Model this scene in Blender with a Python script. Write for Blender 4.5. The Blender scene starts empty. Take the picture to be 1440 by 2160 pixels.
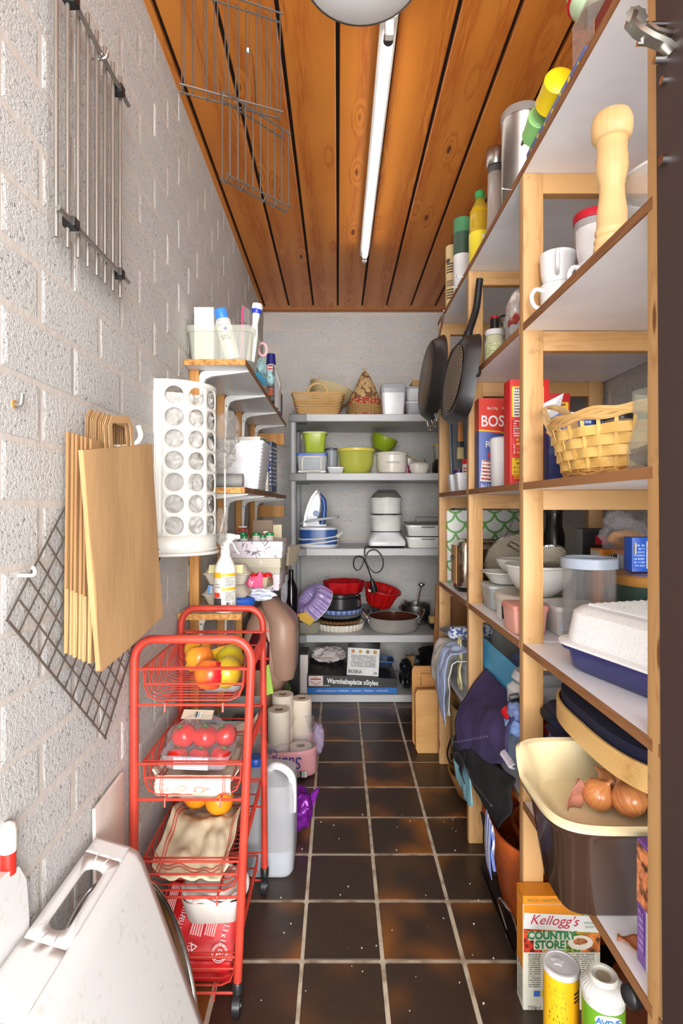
import bpy, bmesh, math, random
from math import pi, sin, cos, radians as R
from mathutils import Vector as V, Matrix, noise as NZ
random.seed(7)
D = bpy.data; SC = bpy.context.scene; COL = SC.collection

# ---------------------------------------------------------------- camera, daylight, exposure
K, CX, CY, CZ = 1163.0, 712.0, 1067.0, 1.3          # focal length in pixels of a 1440x2160 frame, horizon point, eye height
cam = D.cameras.new('camera'); co = D.objects.new('camera', cam); COL.objects.link(co)
cam.sensor_fit = 'HORIZONTAL'; cam.sensor_width = 36; cam.lens = K/1440*36
cam.shift_x = (720-CX)/1440; cam.shift_y = -(1080-CY)/1440
cam.clip_start = .02
co.location = (0, 0, CZ); co.rotation_euler = (R(90), 0, 0); SC.camera = co
wd = D.worlds.new('daylight'); SC.world = wd; wd.use_nodes = True
bg = wd.node_tree.nodes['Background']; bg.inputs[0].default_value = (.95, .975, 1, 1); bg.inputs[1].default_value = 3.3
def area(name, loc, rot, sx, sy, pw, col=(1, 1, 1)):
    l = D.lights.new(name, 'AREA'); l.shape = 'RECTANGLE'; l.size = sx; l.size_y = sy; l.energy = pw; l.color = col
    o = D.objects.new(name, l); COL.objects.link(o); o.location = loc; o.rotation_euler = rot; return o
su = D.lights.new('low_daylight', 'SUN'); su.energy = 1.0; su.angle = R(70); su.color = (1, .985, .96)
suo = D.objects.new('low_daylight', su); COL.objects.link(suo); suo.rotation_euler = (R(88), 0, R(17))
area('rear_fill', (.5, -5, 1.7), (R(89), 0, R(4)), 3.6, 2.4, 350, (1, .985, .96))  # added fill that brightens the far end; no known window stands there
area('doorway_daylight', (.15, -.75, 1.5), (R(90), 0, R(4)), 1.5, 2.3, 3, (1, .985, .96))
SC.view_settings.view_transform = 'Standard'; SC.view_settings.look = 'None'
SC.view_settings.gamma = 1; SC.view_settings.use_curve_mapping = False
SC.view_settings.exposure = .5

# ---------------------------------------------------------------- helpers
def fz(y): return .0292*y                            # the floor rises gently towards the back
def PX(px, Y): return (px-CX)*Y/K
def PZ(py, Y): return CZ+(CY-py)*Y/K
def lin(c):
    return tuple((v/255/12.92 if v/255 <= .04045 else ((v/255+.055)/1.055)**2.4) for v in c[:3])+(1,)

class Nt:
    def __init__(s, name):
        s.m = D.materials.new(name); s.m.use_nodes = True; s.t = s.m.node_tree
        s.b = s.t.nodes['Principled BSDF']; s.out = s.t.nodes['Material Output']
    def n(s, typ, ins=None, **kw):
        o = s.t.nodes.new(typ)
        for k, v in kw.items(): setattr(o, k, v)
        for k, v in (ins or {}).items():
            if isinstance(v, bpy.types.NodeSocket): s.t.links.new(v, o.inputs[k])
            else: o.inputs[k].default_value = v
        return o
    def l(s, a, b): s.t.links.new(a, b)
    def math(s, op, a, b=0.0, c=None):
        d = {0: a, 1: b}
        if c is not None: d[2] = c
        return s.n('ShaderNodeMath', d, operation=op).outputs[0]
    def mix(s, f, a, b):
        o = s.t.nodes.new('ShaderNodeMix'); o.data_type = 'RGBA'
        for i, v in ((0, f), (6, a), (7, b)):
            if isinstance(v, bpy.types.NodeSocket): s.l(v, o.inputs[i])
            else: o.inputs[i].default_value = v
        return o.outputs[2]
    def co(s, which='Object', scale=(1, 1, 1), rnd=0):
        v = s.n('ShaderNodeTexCoord').outputs[which]
        if rnd:
            r = s.n('ShaderNodeObjectInfo').outputs['Random']
            v = s.n('ShaderNodeVectorMath', {0: v, 1: s.n('ShaderNodeCombineXYZ', {0: s.math('MULTIPLY', r, rnd), 1: s.math('MULTIPLY', r, rnd*1.7), 2: s.math('MULTIPLY', r, rnd*.6)}).outputs[0]}, operation='ADD').outputs[0]
        return s.n('ShaderNodeVectorMath', {0: v, 1: scale}, operation='MULTIPLY').outputs[0]
    def noise(s, v, sc=5, det=3, rough=.5): return s.n('ShaderNodeTexNoise', {'Vector': v, 'Scale': sc, 'Detail': det, 'Roughness': rough}).outputs[0]
    def ss(s, x, a, b, lo=0.0, hi=1.0):
        return s.n('ShaderNodeMapRange', {0: x, 1: a, 2: b, 3: lo, 4: hi}, interpolation_type='SMOOTHSTEP').outputs[0]
    def bump(s, h, st=.3, d=.002):
        s.l(s.n('ShaderNodeBump', {'Height': h, 'Strength': st, 'Distance': d}).outputs[0], s.b.inputs['Normal'])
    def sep(s, v): return s.n('ShaderNodeSeparateXYZ', {0: v}).outputs
    def fin(s, col=None, rough=None, metal=None):
        for k, v in (('Base Color', col), ('Roughness', rough), ('Metallic', metal)):
            if v is None: continue
            if isinstance(v, bpy.types.NodeSocket): s.l(v, s.b.inputs[k])
            else: s.b.inputs[k].default_value = v
        return s.m
MC = {}
def pm(col, rough=.45, metal=0, var=.06, vs=6, bump=0, bs=200, coat=0, key=None):
    """plain procedural material: colour with slight wear, optional fine relief"""
    k = ('pm', tuple(col), rough, metal, var, vs, bump, bs, coat)
    if k in MC: return MC[k]
    s = Nt('mat_%02x%02x%02x' % tuple(int(c) for c in col[:3]))
    v = s.co(rnd=3)
    f = s.noise(v, vs, 4)
    c = s.mix(s.ss(f, .3, .7), lin([x*(1-var) for x in col]), lin([min(255, x*(1+var*.6)) for x in col]))
    if bump: s.bump(s.noise(v, bs, 2), bump, .001)
    if coat: s.b.inputs['Coat Weight'].default_value = coat
    MC[k] = s.fin(c, s.math('ADD', s.math('MULTIPLY', f, .12), rough-.06), metal); return MC[k]
def wood(c1, c2, axis='y', freq=60, rough=.5, knots=0, kc=(70, 35, 12), kx=5, ky=1.6, amp=5, rnd=9, wear=0):
    k = ('wood', tuple(c1), tuple(c2), axis, freq, rough, knots, kx, ky, amp, wear)
    if k in MC: return MC[k]
    s = Nt('wood_grain')
    st = {'x': (.07, 1, 1), 'y': (1, .07, 1), 'z': (1, 1, .07)}[axis]
    v = s.co(scale=st, rnd=rnd)
    big = s.noise(v, 14, 3); fine = s.noise(v, 150, 3)
    xyz = s.sep(v); acr = {'x': xyz[1], 'y': xyz[0], 'z': xyz[0]}[axis]
    ph = s.math('ADD', s.math('MULTIPLY', acr, freq), s.math('MULTIPLY', big, amp))
    if knots:
        kv = s.co(scale={'x': (ky, kx, kx), 'y': (kx, ky, kx), 'z': (kx, kx, ky)}[axis], rnd=rnd)
        vd = s.n('ShaderNodeTexVoronoi', {'Vector': kv, 'Scale': 1.0, 'Randomness': 1.0})
        d = vd.outputs['Distance']
        ph = s.math('ADD', ph, s.math('MULTIPLY', s.ss(d, .32, 0.0), knots))
    g = s.math('MULTIPLY_ADD', s.math('SINE', ph), .5, .5)
    c = s.mix(s.math('MULTIPLY', s.math('POWER', g, 1.6), s.ss(fine, .2, .75)), lin(c1), lin(c2))
    tone = s.noise(s.co(rnd=rnd), 2.5, 2)
    c = s.mix(s.ss(tone, .35, .75, 0, .35), c, lin(c2))
    if knots:
        c = s.mix(s.ss(d, .10, .05, 0, .9), c, lin(kc))
    if wear:
        c = s.mix(s.ss(s.noise(s.co(rnd=rnd), 22, 5), .6, .78, 0, wear), c, lin((95, 62, 34)))
    s.bump(fine, .12, .001)
    MC[k] = s.fin(c, s.math('MULTIPLY_ADD', g, .1, rough)); return MC[k]
def metalm(col=(190, 190, 188), rough=.3, brush=0):
    return pm(col, rough, 1, .08, 9, .05 if brush else 0, 60)
def clear(tint=(235, 238, 238), alpha=.3, rough=.12, bump=0, bs=30, name='clear_plastic', milky=.5):
    """thin clear plastic: part see-through, part shiny, part milky"""
    k = ('clear', tuple(tint), alpha, rough, bump, bs, milky)
    if k in MC: return MC[k]
    s = Nt(name)
    s.b.inputs['Base Color'].default_value = lin(tint); s.b.inputs['Roughness'].default_value = rough
    s.b.inputs['IOR'].default_value = 1.45
    if milky: s.b.inputs['Transmission Weight'].default_value = 0
    if bump: s.bump(s.noise(s.co(), bs, 3), bump, .01)
    lw = s.n('ShaderNodeLayerWeight', {'Blend': .35}).outputs['Facing']
    f = s.math('MULTIPLY_ADD', lw, .35 if alpha > .1 else .16, alpha)
    t = s.n('ShaderNodeBsdfTransparent', {0: lin([min(255, 255-(255-x)*.45) for x in tint])})
    mx = s.n('ShaderNodeMixShader', {0: f})
    s.l(t.outputs[0], mx.inputs[1]); s.l(s.b.outputs[0], mx.inputs[2]); s.l(mx.outputs[0], s.out.inputs[0])
    MC[k] = s.m; return s.m
def printlines(bgc, fgc, rows=14, fill=.55, key=0):
    """rows of unreadably small print on a label (flat print)"""
    k = ('pl', tuple(bgc), tuple(fgc), rows, fill, key)
    if k in MC: return MC[k]
    s = Nt('small_print')
    g = s.sep(s.co('Generated')); rv = s.math('MULTIPLY', g[2], rows)
    row = s.math('FLOOR', rv); fr = s.math('FRACT', rv)
    w = s.n('ShaderNodeTexNoise', {'Vector': s.n('ShaderNodeCombineXYZ', {0: s.math('MULTIPLY', g[0], 22), 1: s.math('MULTIPLY', row, 7.3), 2: float(key)}).outputs[0], 'Scale': 1.0, 'Detail': 1.0}).outputs[0]
    on = s.math('MULTIPLY', s.math('GREATER_THAN', fr, .45), s.math('GREATER_THAN', w, 1-fill))
    ed = s.math('MULTIPLY', s.math('GREATER_THAN', g[0], .05), s.math('LESS_THAN', g[0], .95))
    MC[k] = s.fin(s.mix(s.math('MULTIPLY', on, ed), lin(bgc), lin(fgc)), .5); return MC[k]
def barcode(k2=0):
    k = ('bar', k2)
    if k in MC: return MC[k]
    s = Nt('barcode_print'); g = s.sep(s.co('Generated'))
    w = s.n('ShaderNodeTexWhiteNoise', {'W': s.math('FLOOR', s.math('MULTIPLY', g[0], 26))}, noise_dimensions='1D').outputs[0]
    MC[k] = s.fin(s.mix(s.math('GREATER_THAN', w, .5), lin((235, 235, 230)), lin((40, 40, 45))), .5); return MC[k]

# ---- mesh builder
def circ(r, z, n, cx=0, cy=0, mod=None):
    return [V((cx+r*(mod(2*pi*i/n) if mod else 1)*cos(2*pi*i/n), cy+r*(mod(2*pi*i/n) if mod else 1)*sin(2*pi*i/n), z)) for i in range(n)]
def rr(w, d, r, z, n=4, cx=0, cy=0):
    r = max(1e-4, min(r, w/2-1e-4, d/2-1e-4)); o = []
    for k, (sx, sy) in enumerate(((1, 1), (-1, 1), (-1, -1), (1, -1))):
        for i in range(n+1):
            a = pi/2*k+pi/2*i/n
            o.append(V((cx+sx*(w/2-r)+r*cos(a), cy+sy*(d/2-r)+r*sin(a), z)))
    return o
class G:
    def __init__(s): s.b = bmesh.new(); s.M = Matrix()
    def at(s, loc=(0, 0, 0), rz=0, rx=0, ry=0):
        s.M = Matrix.Translation(V(loc)) @ Matrix.Rotation(rz, 4, 'Z') @ Matrix.Rotation(ry, 4, 'Y') @ Matrix.Rotation(rx, 4, 'X'); return s
    def loft(s, rings, c0=True, c1=True, closed=True, loop=False):
        vs = [[s.b.verts.new(s.M @ V(p)) for p in r] for r in rings]; n = len(vs[0])
        pr = list(zip(vs[:-1], vs[1:]))+([(vs[-1], vs[0])] if loop else [])
        for a, b in pr:
            for i in range(n if closed else n-1):
                j = (i+1) % n
                try: s.b.faces.new((a[i], a[j], b[j], b[i]))
                except ValueError: pass
        if c0 and closed and not loop: s.b.faces.new(vs[0][::-1])
        if c1 and closed and not loop: s.b.faces.new(vs[-1])
        return s
    def box(s, x0, x1, y0, y1, z0, z1, e=0):
        w, d = x1-x0, y1-y0; cx, cy = (x0+x1)/2, (y0+y1)/2
        if not e:
            return s.loft([[(x0, y0, z0), (x1, y0, z0), (x1, y1, z0), (x0, y1, z0)], [(x0, y0, z1), (x1, y0, z1), (x1, y1, z1), (x0, y1, z1)]])
        return s.loft([rr(w-2*e, d-2*e, e*.5, z0, 2, cx, cy), rr(w, d, e, z0+e, 2, cx, cy), rr(w, d, e, z1-e, 2, cx, cy), rr(w-2*e, d-2*e, e*.5, z1, 2, cx, cy)])
    def lathe(s, prof, n=28, cx=0, cy=0, mod=None, c0=True, c1=True):
        return s.loft([circ(max(r, 1e-4), z, n, cx, cy, mod) for r, z in prof], c0, c1)
    def bin(s, w, d, h, w2, d2, r=.02, t=.003, fl=.004, lip=0):
        """open container: (w,d) at the base, (w2,d2) at the rim"""
        q = [rr(w-.006, d-.006, r, 0), rr(w, d, r, .003), rr(w2, d2, r*1.2, h-lip)]
        if lip: q += [rr(w2+.012, d2+.012, r*1.3, h-lip), rr(w2+.012, d2+.012, r*1.3, h)]
        q += [rr(w2-2*t, d2-2*t, r*1.1, h), rr(w-2*t, d-2*t, r*.9, fl)]
        return s.loft(q)
    def cyl(s, p0, p1, r0, r1=None, n=12):
        p0, p1 = V(p0), V(p1); r1 = r0 if r1 is None else r1
        d = (p1-p0).normalized(); u = d.orthogonal().normalized(); w = d.cross(u)
        return s.loft([[p+(u*cos(2*pi*i/n)+w*sin(2*pi*i/n))*r for i in range(n)] for p, r in ((p0, r0), (p1, r1))])
    def tube(s, pts, r, n=6, closed=False):
        pts = [V(p) for p in pts]; m = len(pts); rings = []; u = None
        for i, p in enumerate(pts):
            a = pts[(i-1) % m] if closed or i else p
            c = pts[(i+1) % m] if closed or i < m-1 else p
            d = (c-a).normalized()
            if u is None: u = d.orthogonal().normalized()
            u = (u-d*u.dot(d)).normalized() if (u-d*u.dot(d)).length > 1e-6 else d.orthogonal().normalized()
            w = d.cross(u); rad = r[i] if isinstance(r, (list, tuple)) else r
            rings.append([p+(u*cos(2*pi*k/n)+w*sin(2*pi*k/n))*rad for k in range(n)])
        return s.loft(rings, loop=closed)
    def strip(s, pts, up, w, t=.002):
        """flat band along pts, width w along the vector up, thickness t"""
        pts = [V(p) for p in pts]; up = V(up).normalized(); rings = []
        for i, p in enumerate(pts):
            d = (pts[min(i+1, len(pts)-1)]-pts[max(i-1, 0)]).normalized(); nn = d.cross(up).normalized()
            rings.append([p+up*w/2+nn*t/2, p-up*w/2+nn*t/2, p-up*w/2-nn*t/2, p+up*w/2-nn*t/2])
        return s.loft(rings)
    def prism(s, pts, y0, y1, e=0):
        """outline in x,z extruded along y"""
        c = V((sum(p[0] for p in pts)/len(pts), 0, sum(p[1] for p in pts)/len(pts)))
        def ring(y, k): return [V((c.x+(p[0]-c.x)*k, y, c.z+(p[1]-c.z)*k)) for p in pts]
        if e: return s.loft([ring(y0, 1-e*3), ring(y0+(y1-y0)*.12, 1), ring(y1-(y1-y0)*.12, 1), ring(y1, 1-e*3)])
        return s.loft([ring(y0, 1), ring(y1, 1)])
    def grid(s, f, nu, nv, cu=False):
        vs = [[s.b.verts.new(s.M @ V(f(i/nu, j/nv))) for i in range(nu if cu else nu+1)] for j in range(nv+1)]
        m = len(vs[0])
        for j in range(nv):
            for i in range(m if cu else m-1):
                k = (i+1) % m; s.b.faces.new((vs[j][i], vs[j][k], vs[j+1][k], vs[j+1][i]))
        return s
    def blob(s, c, sc, amp=.25, fr=1.6, seed=0, sub=4, ridge=False):
        t = bmesh.new(); bmesh.ops.create_icosphere(t, subdivisions=sub, radius=1); mp = {}
        for v in t.verts:
            q = v.co*fr+V((seed*3.1, seed*1.7, seed))
            k = NZ.noise(q)*amp+NZ.noise(q*2.3)*amp*.5
            if ridge: k = (.5-abs(NZ.noise(q))*2)*amp+(.4-abs(NZ.noise(q*2.1)))*amp*.6
            p = v.co*(1+k); mp[v] = s.b.verts.new(s.M @ (V(c)+V((p.x*sc[0], p.y*sc[1], p.z*sc[2]))))
        for f in t.faces: s.b.faces.new([mp[v] for v in f.verts])
        t.free(); return s
def ob(name, g, mat, par=None, smooth=.7, sol=0):
    bm = g.b; bmesh.ops.recalc_face_normals(bm, faces=bm.faces)
    me = D.meshes.new(name); bm.to_mesh(me); bm.free()
    if smooth:
        me.shade_smooth(); me.set_sharp_from_angle(angle=smooth)
    if mat: me.materials.append(mat)
    o = D.objects.new(name, me); COL.objects.link(o)
    if par: o.parent = par
    if sol:
        m = o.modifiers.new('thickness', 'SOLIDIFY'); m.thickness = sol; m.offset = 0
    return o
def tag(o, label, cat, grp=None):
    o['label'] = label; o['category'] = cat
    if grp: o['group'] = grp
    return o
def pose(o, loc, rz=0, rx=0, ry=0): o.location = loc; o.rotation_euler = (rx, ry, rz); return o
def th(name, label, cat, loc, rz=0, grp=None, rx=0, ry=0):
    o = D.objects.new(name, None); COL.objects.link(o); o.empty_display_size = .03
    return tag(pose(o, loc, rz, rx, ry), label, cat, grp)
def one(name, g, mat, label, cat, loc=(0, 0, 0), rz=0, grp=None, rx=0, ry=0, **k):
    return tag(pose(ob(name, g, mat, **k), loc, rz, rx, ry), label, cat, grp)
def copy_tree(o, par=None):
    c = o.copy(); COL.objects.link(c); c.parent = par
    for ch in list(o.children): copy_tree(ch, c)
    return c
def tx(text, size, par, loc, mat, rz=0, rx=0, roll=0, al='CENTER', shear=0, bold=0, sx=1, name='lettering'):
    cu = D.curves.new('t', 'FONT'); cu.body = text; cu.size = size; cu.align_x = al; cu.align_y = 'CENTER'
    cu.shear = shear; cu.offset = bold; cu.resolution_u = 3
    t = D.objects.new('t', cu); COL.objects.link(t); bpy.context.view_layer.update()
    me = D.meshes.new_from_object(t.evaluated_get(bpy.context.evaluated_depsgraph_get()))
    D.objects.remove(t); D.curves.remove(cu)
    me.transform(Matrix.Rotation(R(90), 4, 'X') @ Matrix.Rotation(roll, 4, 'Z') @ Matrix.Diagonal((sx, 1, 1, 1)))
    me.materials.clear(); me.materials.append(mat)
    o = D.objects.new(name, me); COL.objects.link(o); o.parent = par; return pose(o, loc, rz, rx)
def plate(name, par, w, h, loc, mat, rz=0, rx=0, ry=0):
    """flat printed field facing -y before rotation"""
    g = G(); g.loft([[(-w/2, 0, -h/2), (w/2, 0, -h/2)], [(-w/2, 0, h/2), (w/2, 0, h/2)]], closed=False)
    o = ob(name, g, mat, par, smooth=0); return pose(o, loc, rz, rx, ry)
def band(name, par, r, z0, z1, mat, a0=0, a1=2*pi, n=28, cx=0, cy=0, r2=None):
    full = a1-a0 > 6.2; r2 = r if r2 is None else r2
    f = lambda u, v: (cx+(r+(r2-r)*v)*cos(a0+(a1-a0)*u), cy+(r+(r2-r)*v)*sin(a0+(a1-a0)*u), z0+(z1-z0)*v)
    return ob(name, G().grid(f, n, 1, full), mat, par)

# common materials
WHITE = pm((232, 232, 228), .35); OFFW = pm((225, 221, 210), .45); BLACK = pm((24, 24, 25), .4); DGREY = pm((70, 72, 74), .45)
CHROME = metalm((205, 205, 205), .16); STEEL = metalm((168, 166, 162), .32, 1); REDP = pm((196, 24, 30), .4)
LMELA = pm((243, 243, 246), .32, var=.03)
PINE = wood((202, 158, 104), (176, 130, 76), 'z', 70, .5, knots=9, kc=(112, 62, 26), kx=15, ky=3.2, wear=.4)
PINEX = wood((200, 154, 98), (176, 128, 72), 'x', 70, .5, knots=9, kc=(112, 62, 26), kx=15, ky=3.2)
EDGE = wood((158, 110, 68), (122, 78, 44), 'y', 90, .6, wear=.5)
INK = pm((35, 35, 38), .6); INKB = pm((28, 60, 140), .5); INKW = pm((240, 240, 238), .5); INKR = pm((205, 28, 60), .5)
CARD = pm((186, 148, 100), .8, bump=.1)
# ================================================================ the room
XL, XR, YB, ZC = -.527, .985, 3.9, 2.672
def struct(o): o['kind'] = 'structure'; return o
def concrete():
    s = Nt('rough_concrete_block')
    v = s.co(rnd=20)
    n1 = s.noise(v, 120, 4, .6); n2 = s.noise(v, 300, 2); n3 = s.noise(v, 5, 3)
    c = s.mix(n3, lin((205, 203, 199)), lin((188, 187, 185)))
    c = s.mix(s.ss(n1, .42, .3), c, lin((120, 118, 114)))
    c = s.mix(s.ss(n2, .58, .7, 0, .55), c, lin((245, 244, 240)))
    c = s.mix(s.ss(s.noise(s.co(rnd=31), 60, 3), .70, .78, 0, .6), c, lin((120, 110, 98)))
    s.bump(s.math('ADD', n1, s.math('MULTIPLY', n2, .5)), .8, .004)
    return s.fin(c, .92)
def mortar():
    s = Nt('smeared_mortar'); v = s.co(); n1 = s.noise(v, 40, 5); n2 = s.noise(v, 4, 2)
    c = s.mix(n2, lin((208, 199, 191)), lin((196, 188, 180))); c = s.mix(s.ss(n1, .62, .8, 0, .5), c, lin((160, 150, 140)))
    s.bump(n1, .5, .004); return s.fin(c, .9)
MB_, MM_ = concrete(), mortar()
BL, BH, JT = .2395, .1050, .0118
def block_meshes():
    out = []
    for k in range(5):
        rnd = random.Random(k); g = G(); w, h = (BL-JT)/2, (BH-JT)/2; j = lambda a: rnd.uniform(-a, a)
        def outline(m, z, a):
            pts = []
            for (x, y) in ((-1, -1), (-.35, -1), (.35, -1), (1, -1), (1, 0), (1, 1), (.35, 1), (-.35, 1), (-1, 1), (-1, 0)):
                pts.append((x*(w-m)+j(a), y*(h-m)+j(a), z+j(.0002)))
            return pts
        g.loft([outline(0, -.01, .0012), outline(0, .0002, .0014), outline(.008, .0019, .0024)], c0=False)
        o = ob('b', g, MB_, smooth=0); out.append(o.data); D.objects.remove(o)
    return out
BLK = block_meshes()
def block_wall(name, box, origin, ux, uz_n, length, z0, z1, seen, rot):
    """rough blocks laid in running bond on a mortar slab; each block in view is a part"""
    w = struct(ob(name, G().box(*box), MM_, smooth=0)); cells = []
    for r in range(int((z1-z0)/BH)+1):
        off = 0 if r % 2 else BL/2
        for c in range(-1, int(length/BL)+2):
            u = c*BL+off+BL/2
            if u < BL*.2 or u > length-BL*.2: continue
            p = V(origin)+V(ux)*u+V((0, 0, z0+r*BH+BH/2-V(origin).z))
            cells.append((seen(p), p, max(0, min(1, 1))))
    cells.sort(key=lambda t: -t[0]); rest = G()
    for i, (sz, p, _) in enumerate(cells):
        me = random.choice(BLK)
        jit = V(uz_n)*random.uniform(-.001, .0015)
        if i < 298:
            o = D.objects.new('concrete_block', me); COL.objects.link(o); o.parent = w; pose(o, p+jit, rot[2], rot[0], rot[1])
        else:
            rest.M = Matrix.Translation(p+jit) @ (Matrix.Rotation(rot[2], 4, 'Z') @ Matrix.Rotation(rot[0], 4, 'X'))
            n0 = {}
            for v in me.vertices: n0[v.index] = rest.b.verts.new(rest.M @ v.co)
            for f in me.polygons: rest.b.faces.new([n0[q] for q in f.vertices])
    if len(cells) > 298: ob('far_blocks', rest, MB_, w, smooth=0)['kind'] = 'stuff'
    else: rest.b.free()
    return w
def px_of(p): return CX+K*p.x/p.y, CY-K*(p.z-CZ)/p.y
def vis(p, x0, x1):
    if p.y < .2: return -1
    a, b = px_of(p)
    return 1/p.y**2*(1 if x0 < a < x1 and -80 < b < 2240 else 1e-3)
block_wall('wall_left', (XL-.09, XL, -.35, YB+.1, -.1, ZC+.05), (XL, .02, 0), (0, 1, 0), (1, 0, 0), YB-.02, .045, ZC, lambda p: vis(p, -70, 560), (R(90), 0, R(90)))
block_wall('wall_back', (XL-.09, XR+.1, YB, YB+.1, -.1, ZC+.05), (XL, YB, 0), (1, 0, 0), (0, -1, 0), XR-XL, .02, ZC, lambda p: 1, (R(90), 0, 0))
block_wall('wall_right', (XR, XR+.1, -.35, YB+.1, -.1, ZC+.05), (XR, YB, 0), (0, -1, 0), (-1, 0, 0), YB-.6, .045, ZC, lambda p: vis(p, 900, 1450), (R(90), 0, R(-90)))

def tile_mat():
    s = Nt('glazed_brown_tile'); ob_ = s.co(); rn = s.co(rnd=40)
    x, y, z = s.sep(ob_)[:3]
    ex = s.math('MAXIMUM', s.math('ABSOLUTE', x), s.math('ABSOLUTE', y))
    edge = s.ss(ex, .015, .112)
    patch = s.ss(s.noise(rn, 4.5, 1), .45, .75)
    r = s.n('ShaderNodeObjectInfo').outputs['Random']
    amber = s.math('MULTIPLY', s.math('MULTIPLY', edge, patch), s.math('MULTIPLY_ADD', r, .9, .1))  # amber glaze bleeding in near the tile edges
    c = s.mix(amber, lin((62, 48, 39)), lin((158, 96, 36)))
    c = s.mix(s.ss(s.noise(rn, 24, 4), .55, .75, 0, .35), c, lin((88, 66, 50)))
    sp = s.noise(rn, 120, 2); c = s.mix(s.ss(sp, .74, .78, 0, .5), c, lin((170, 160, 145)))
    s.bump(s.noise(rn, 30, 3), .12, .002)
    return s.fin(c, s.math('MULTIPLY_ADD', s.noise(rn, 15, 3), .25, .22))
s = Nt('tile_grout'); n_ = s.noise(s.co(), 18, 5); s.bump(s.noise(s.co(), 200, 3), .4, .002)
GROUT = s.fin(s.mix(s.ss(n_, .4, .75), lin((206, 194, 172)), lin((150, 132, 108))), .9)
floor = struct(ob('floor', G().box(XL-.08, XR+.08, -.35, YB+.1, -.12, 0), GROUT, smooth=0)); floor.rotation_euler = (math.atan(.0292), 0, 0)
TP = .2224; tg = G(); e_ = (TP-.0115)
tg.loft([rr(e_, e_, .004, -.01, 1), rr(e_, e_, .004, .0005, 1), rr(e_-.004, e_-.004, .003, .0024, 1)], c0=False)
TM = tile_mat(); t0 = ob('tile', tg, TM, floor, smooth=.4); first = True
for iy in range(-1, 17):
    for ix in range(-3, 6):
        x0, y0 = -.0982+ix*TP, .6286+iy*TP
        cx_, cy_ = x0+TP/2, y0+TP/2
        if cx_ < XL-.02 or cx_ > XR or cy_ > YB-.02: continue
        o = t0 if first else D.objects.new('tile', t0.data)
        if not first: COL.objects.link(o); o.parent = floor
        first = False
        pose(o, (cx_+random.uniform(-.0006, .0006), cy_, random.uniform(-.0004, .0005)), random.choice((0, pi/2, pi, -pi/2)))

BOARD = wood((214, 132, 48), (178, 90, 22), 'y', 46, .36, knots=14, kc=(78, 32, 10), kx=8.5, ky=2.6, amp=8, rnd=40)
ceil = struct(ob('ceiling', G().box(XL-.08, XR+.08, -.35, YB+.1, ZC+.016, ZC+.12), pm((20, 15, 12), .8), smooth=0))
BP = .1676
for k in range(-3, 6):
    x0, x1 = k*BP+.0062, (k+1)*BP-.0062
    x1 = min(x1, XR)
    if x1-x0 < .02: continue
    g = G(); g.loft([[(x0+.003, y, ZC), (x1-.003, y, ZC), (x1, y, ZC+.003), (x1, y, ZC+.02), (x0, y, ZC+.02), (x0, y, ZC+.003)] for y in (-.3, YB-.075)])
    ob('ceiling_board', g, BOARD, ceil, smooth=0)
ob('ceiling_board', G().box(XL-.001, -3*BP-.0062, -.3, YB-.075, ZC, ZC+.02), BOARD, ceil, smooth=0)
struct(ob('trim_1', G().box(XL, XR, YB-.075, YB, ZC-.004, ZC+.02), wood((196, 120, 48), (165, 88, 28), 'x', 46, .4), smooth=0))
for k in range(-2, 5):                                                # pale wedges closing the ends of the grooves
    ob('groove_plug', G().box(k*BP-.005, k*BP+.005, YB-.085, YB-.075, ZC+.001, ZC+.016), PINE, ceil, smooth=0)

# ---- fluorescent lamp
lamp = th('fluorescent_lamp', 'long white fluorescent tube lamp on the wooden ceiling', 'lamp', (.142, 1.5, ZC-.012), ry=0)
s = Nt('lamp_tube'); s.b.inputs['Emission Color'].default_value = (1, .98, .95, 1); s.b.inputs['Emission Strength'].default_value = 4.5
TUBE = s.fin(lin((238, 238, 240)), .25)
P_ = lambda name, g, m, par, **k: ob(name, g, m, par, **k)
P_('batten', G().prism([(-.024, .0), (-.024, -.022), (-.016, -.03), (.016, -.03), (.024, -.022), (.024, 0)], 0, 1.44), WHITE, lamp)
P_('tube', G().cyl((0, .04, -.052), (0, 1.40, -.052), .0135, n=16), TUBE, lamp)
for y in (.02, 1.42):
    P_('tube_holder', G().box(-.012, .012, y-.012, y+.012, -.07, -.028, .003), WHITE, lamp)
    P_('tube_end_cap', G().cyl((0, y+(.014 if y < 1 else -.014), -.052), (0, y+(.034 if y < 1 else -.034), -.052), .0142, n=16), DGREY if y < 1 else STEEL, lamp)

# ---- round glass shade near the entrance
sh = th('glass_lampshade', 'round milky glass lampshade with thin metal rim near the ceiling', 'lampshade', (.057, 1.25, 2.5))
s = Nt('milky_glass'); s.b.inputs['Transmission Weight'].default_value = .12; s.b.inputs['IOR'].default_value = 1.2
MILK = s.fin(lin((244, 245, 245)), .35)
P_('shade', G().lathe([(.0, -.012), (.06, -.010), (.11, -.004), (.132, .006), (.130, .012), (.108, .002), (.06, -.004), (0, -.006)], 40), MILK, sh)
P_('rim', G().tube([(.1345*cos(a*pi/20), .1345*sin(a*pi/20), .008) for a in range(40)], .0042, 6, True), metalm((190, 190, 186), .3), sh)
P_('stem', G().cyl((0, 0, -.008), (0, 0, .172), .007), CHROME, sh)
P_('ceiling_cup', G().lathe([(.05, .172), (.05, .165), (.03, .14), (.01, .135)], 20), WHITE, sh)

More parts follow.
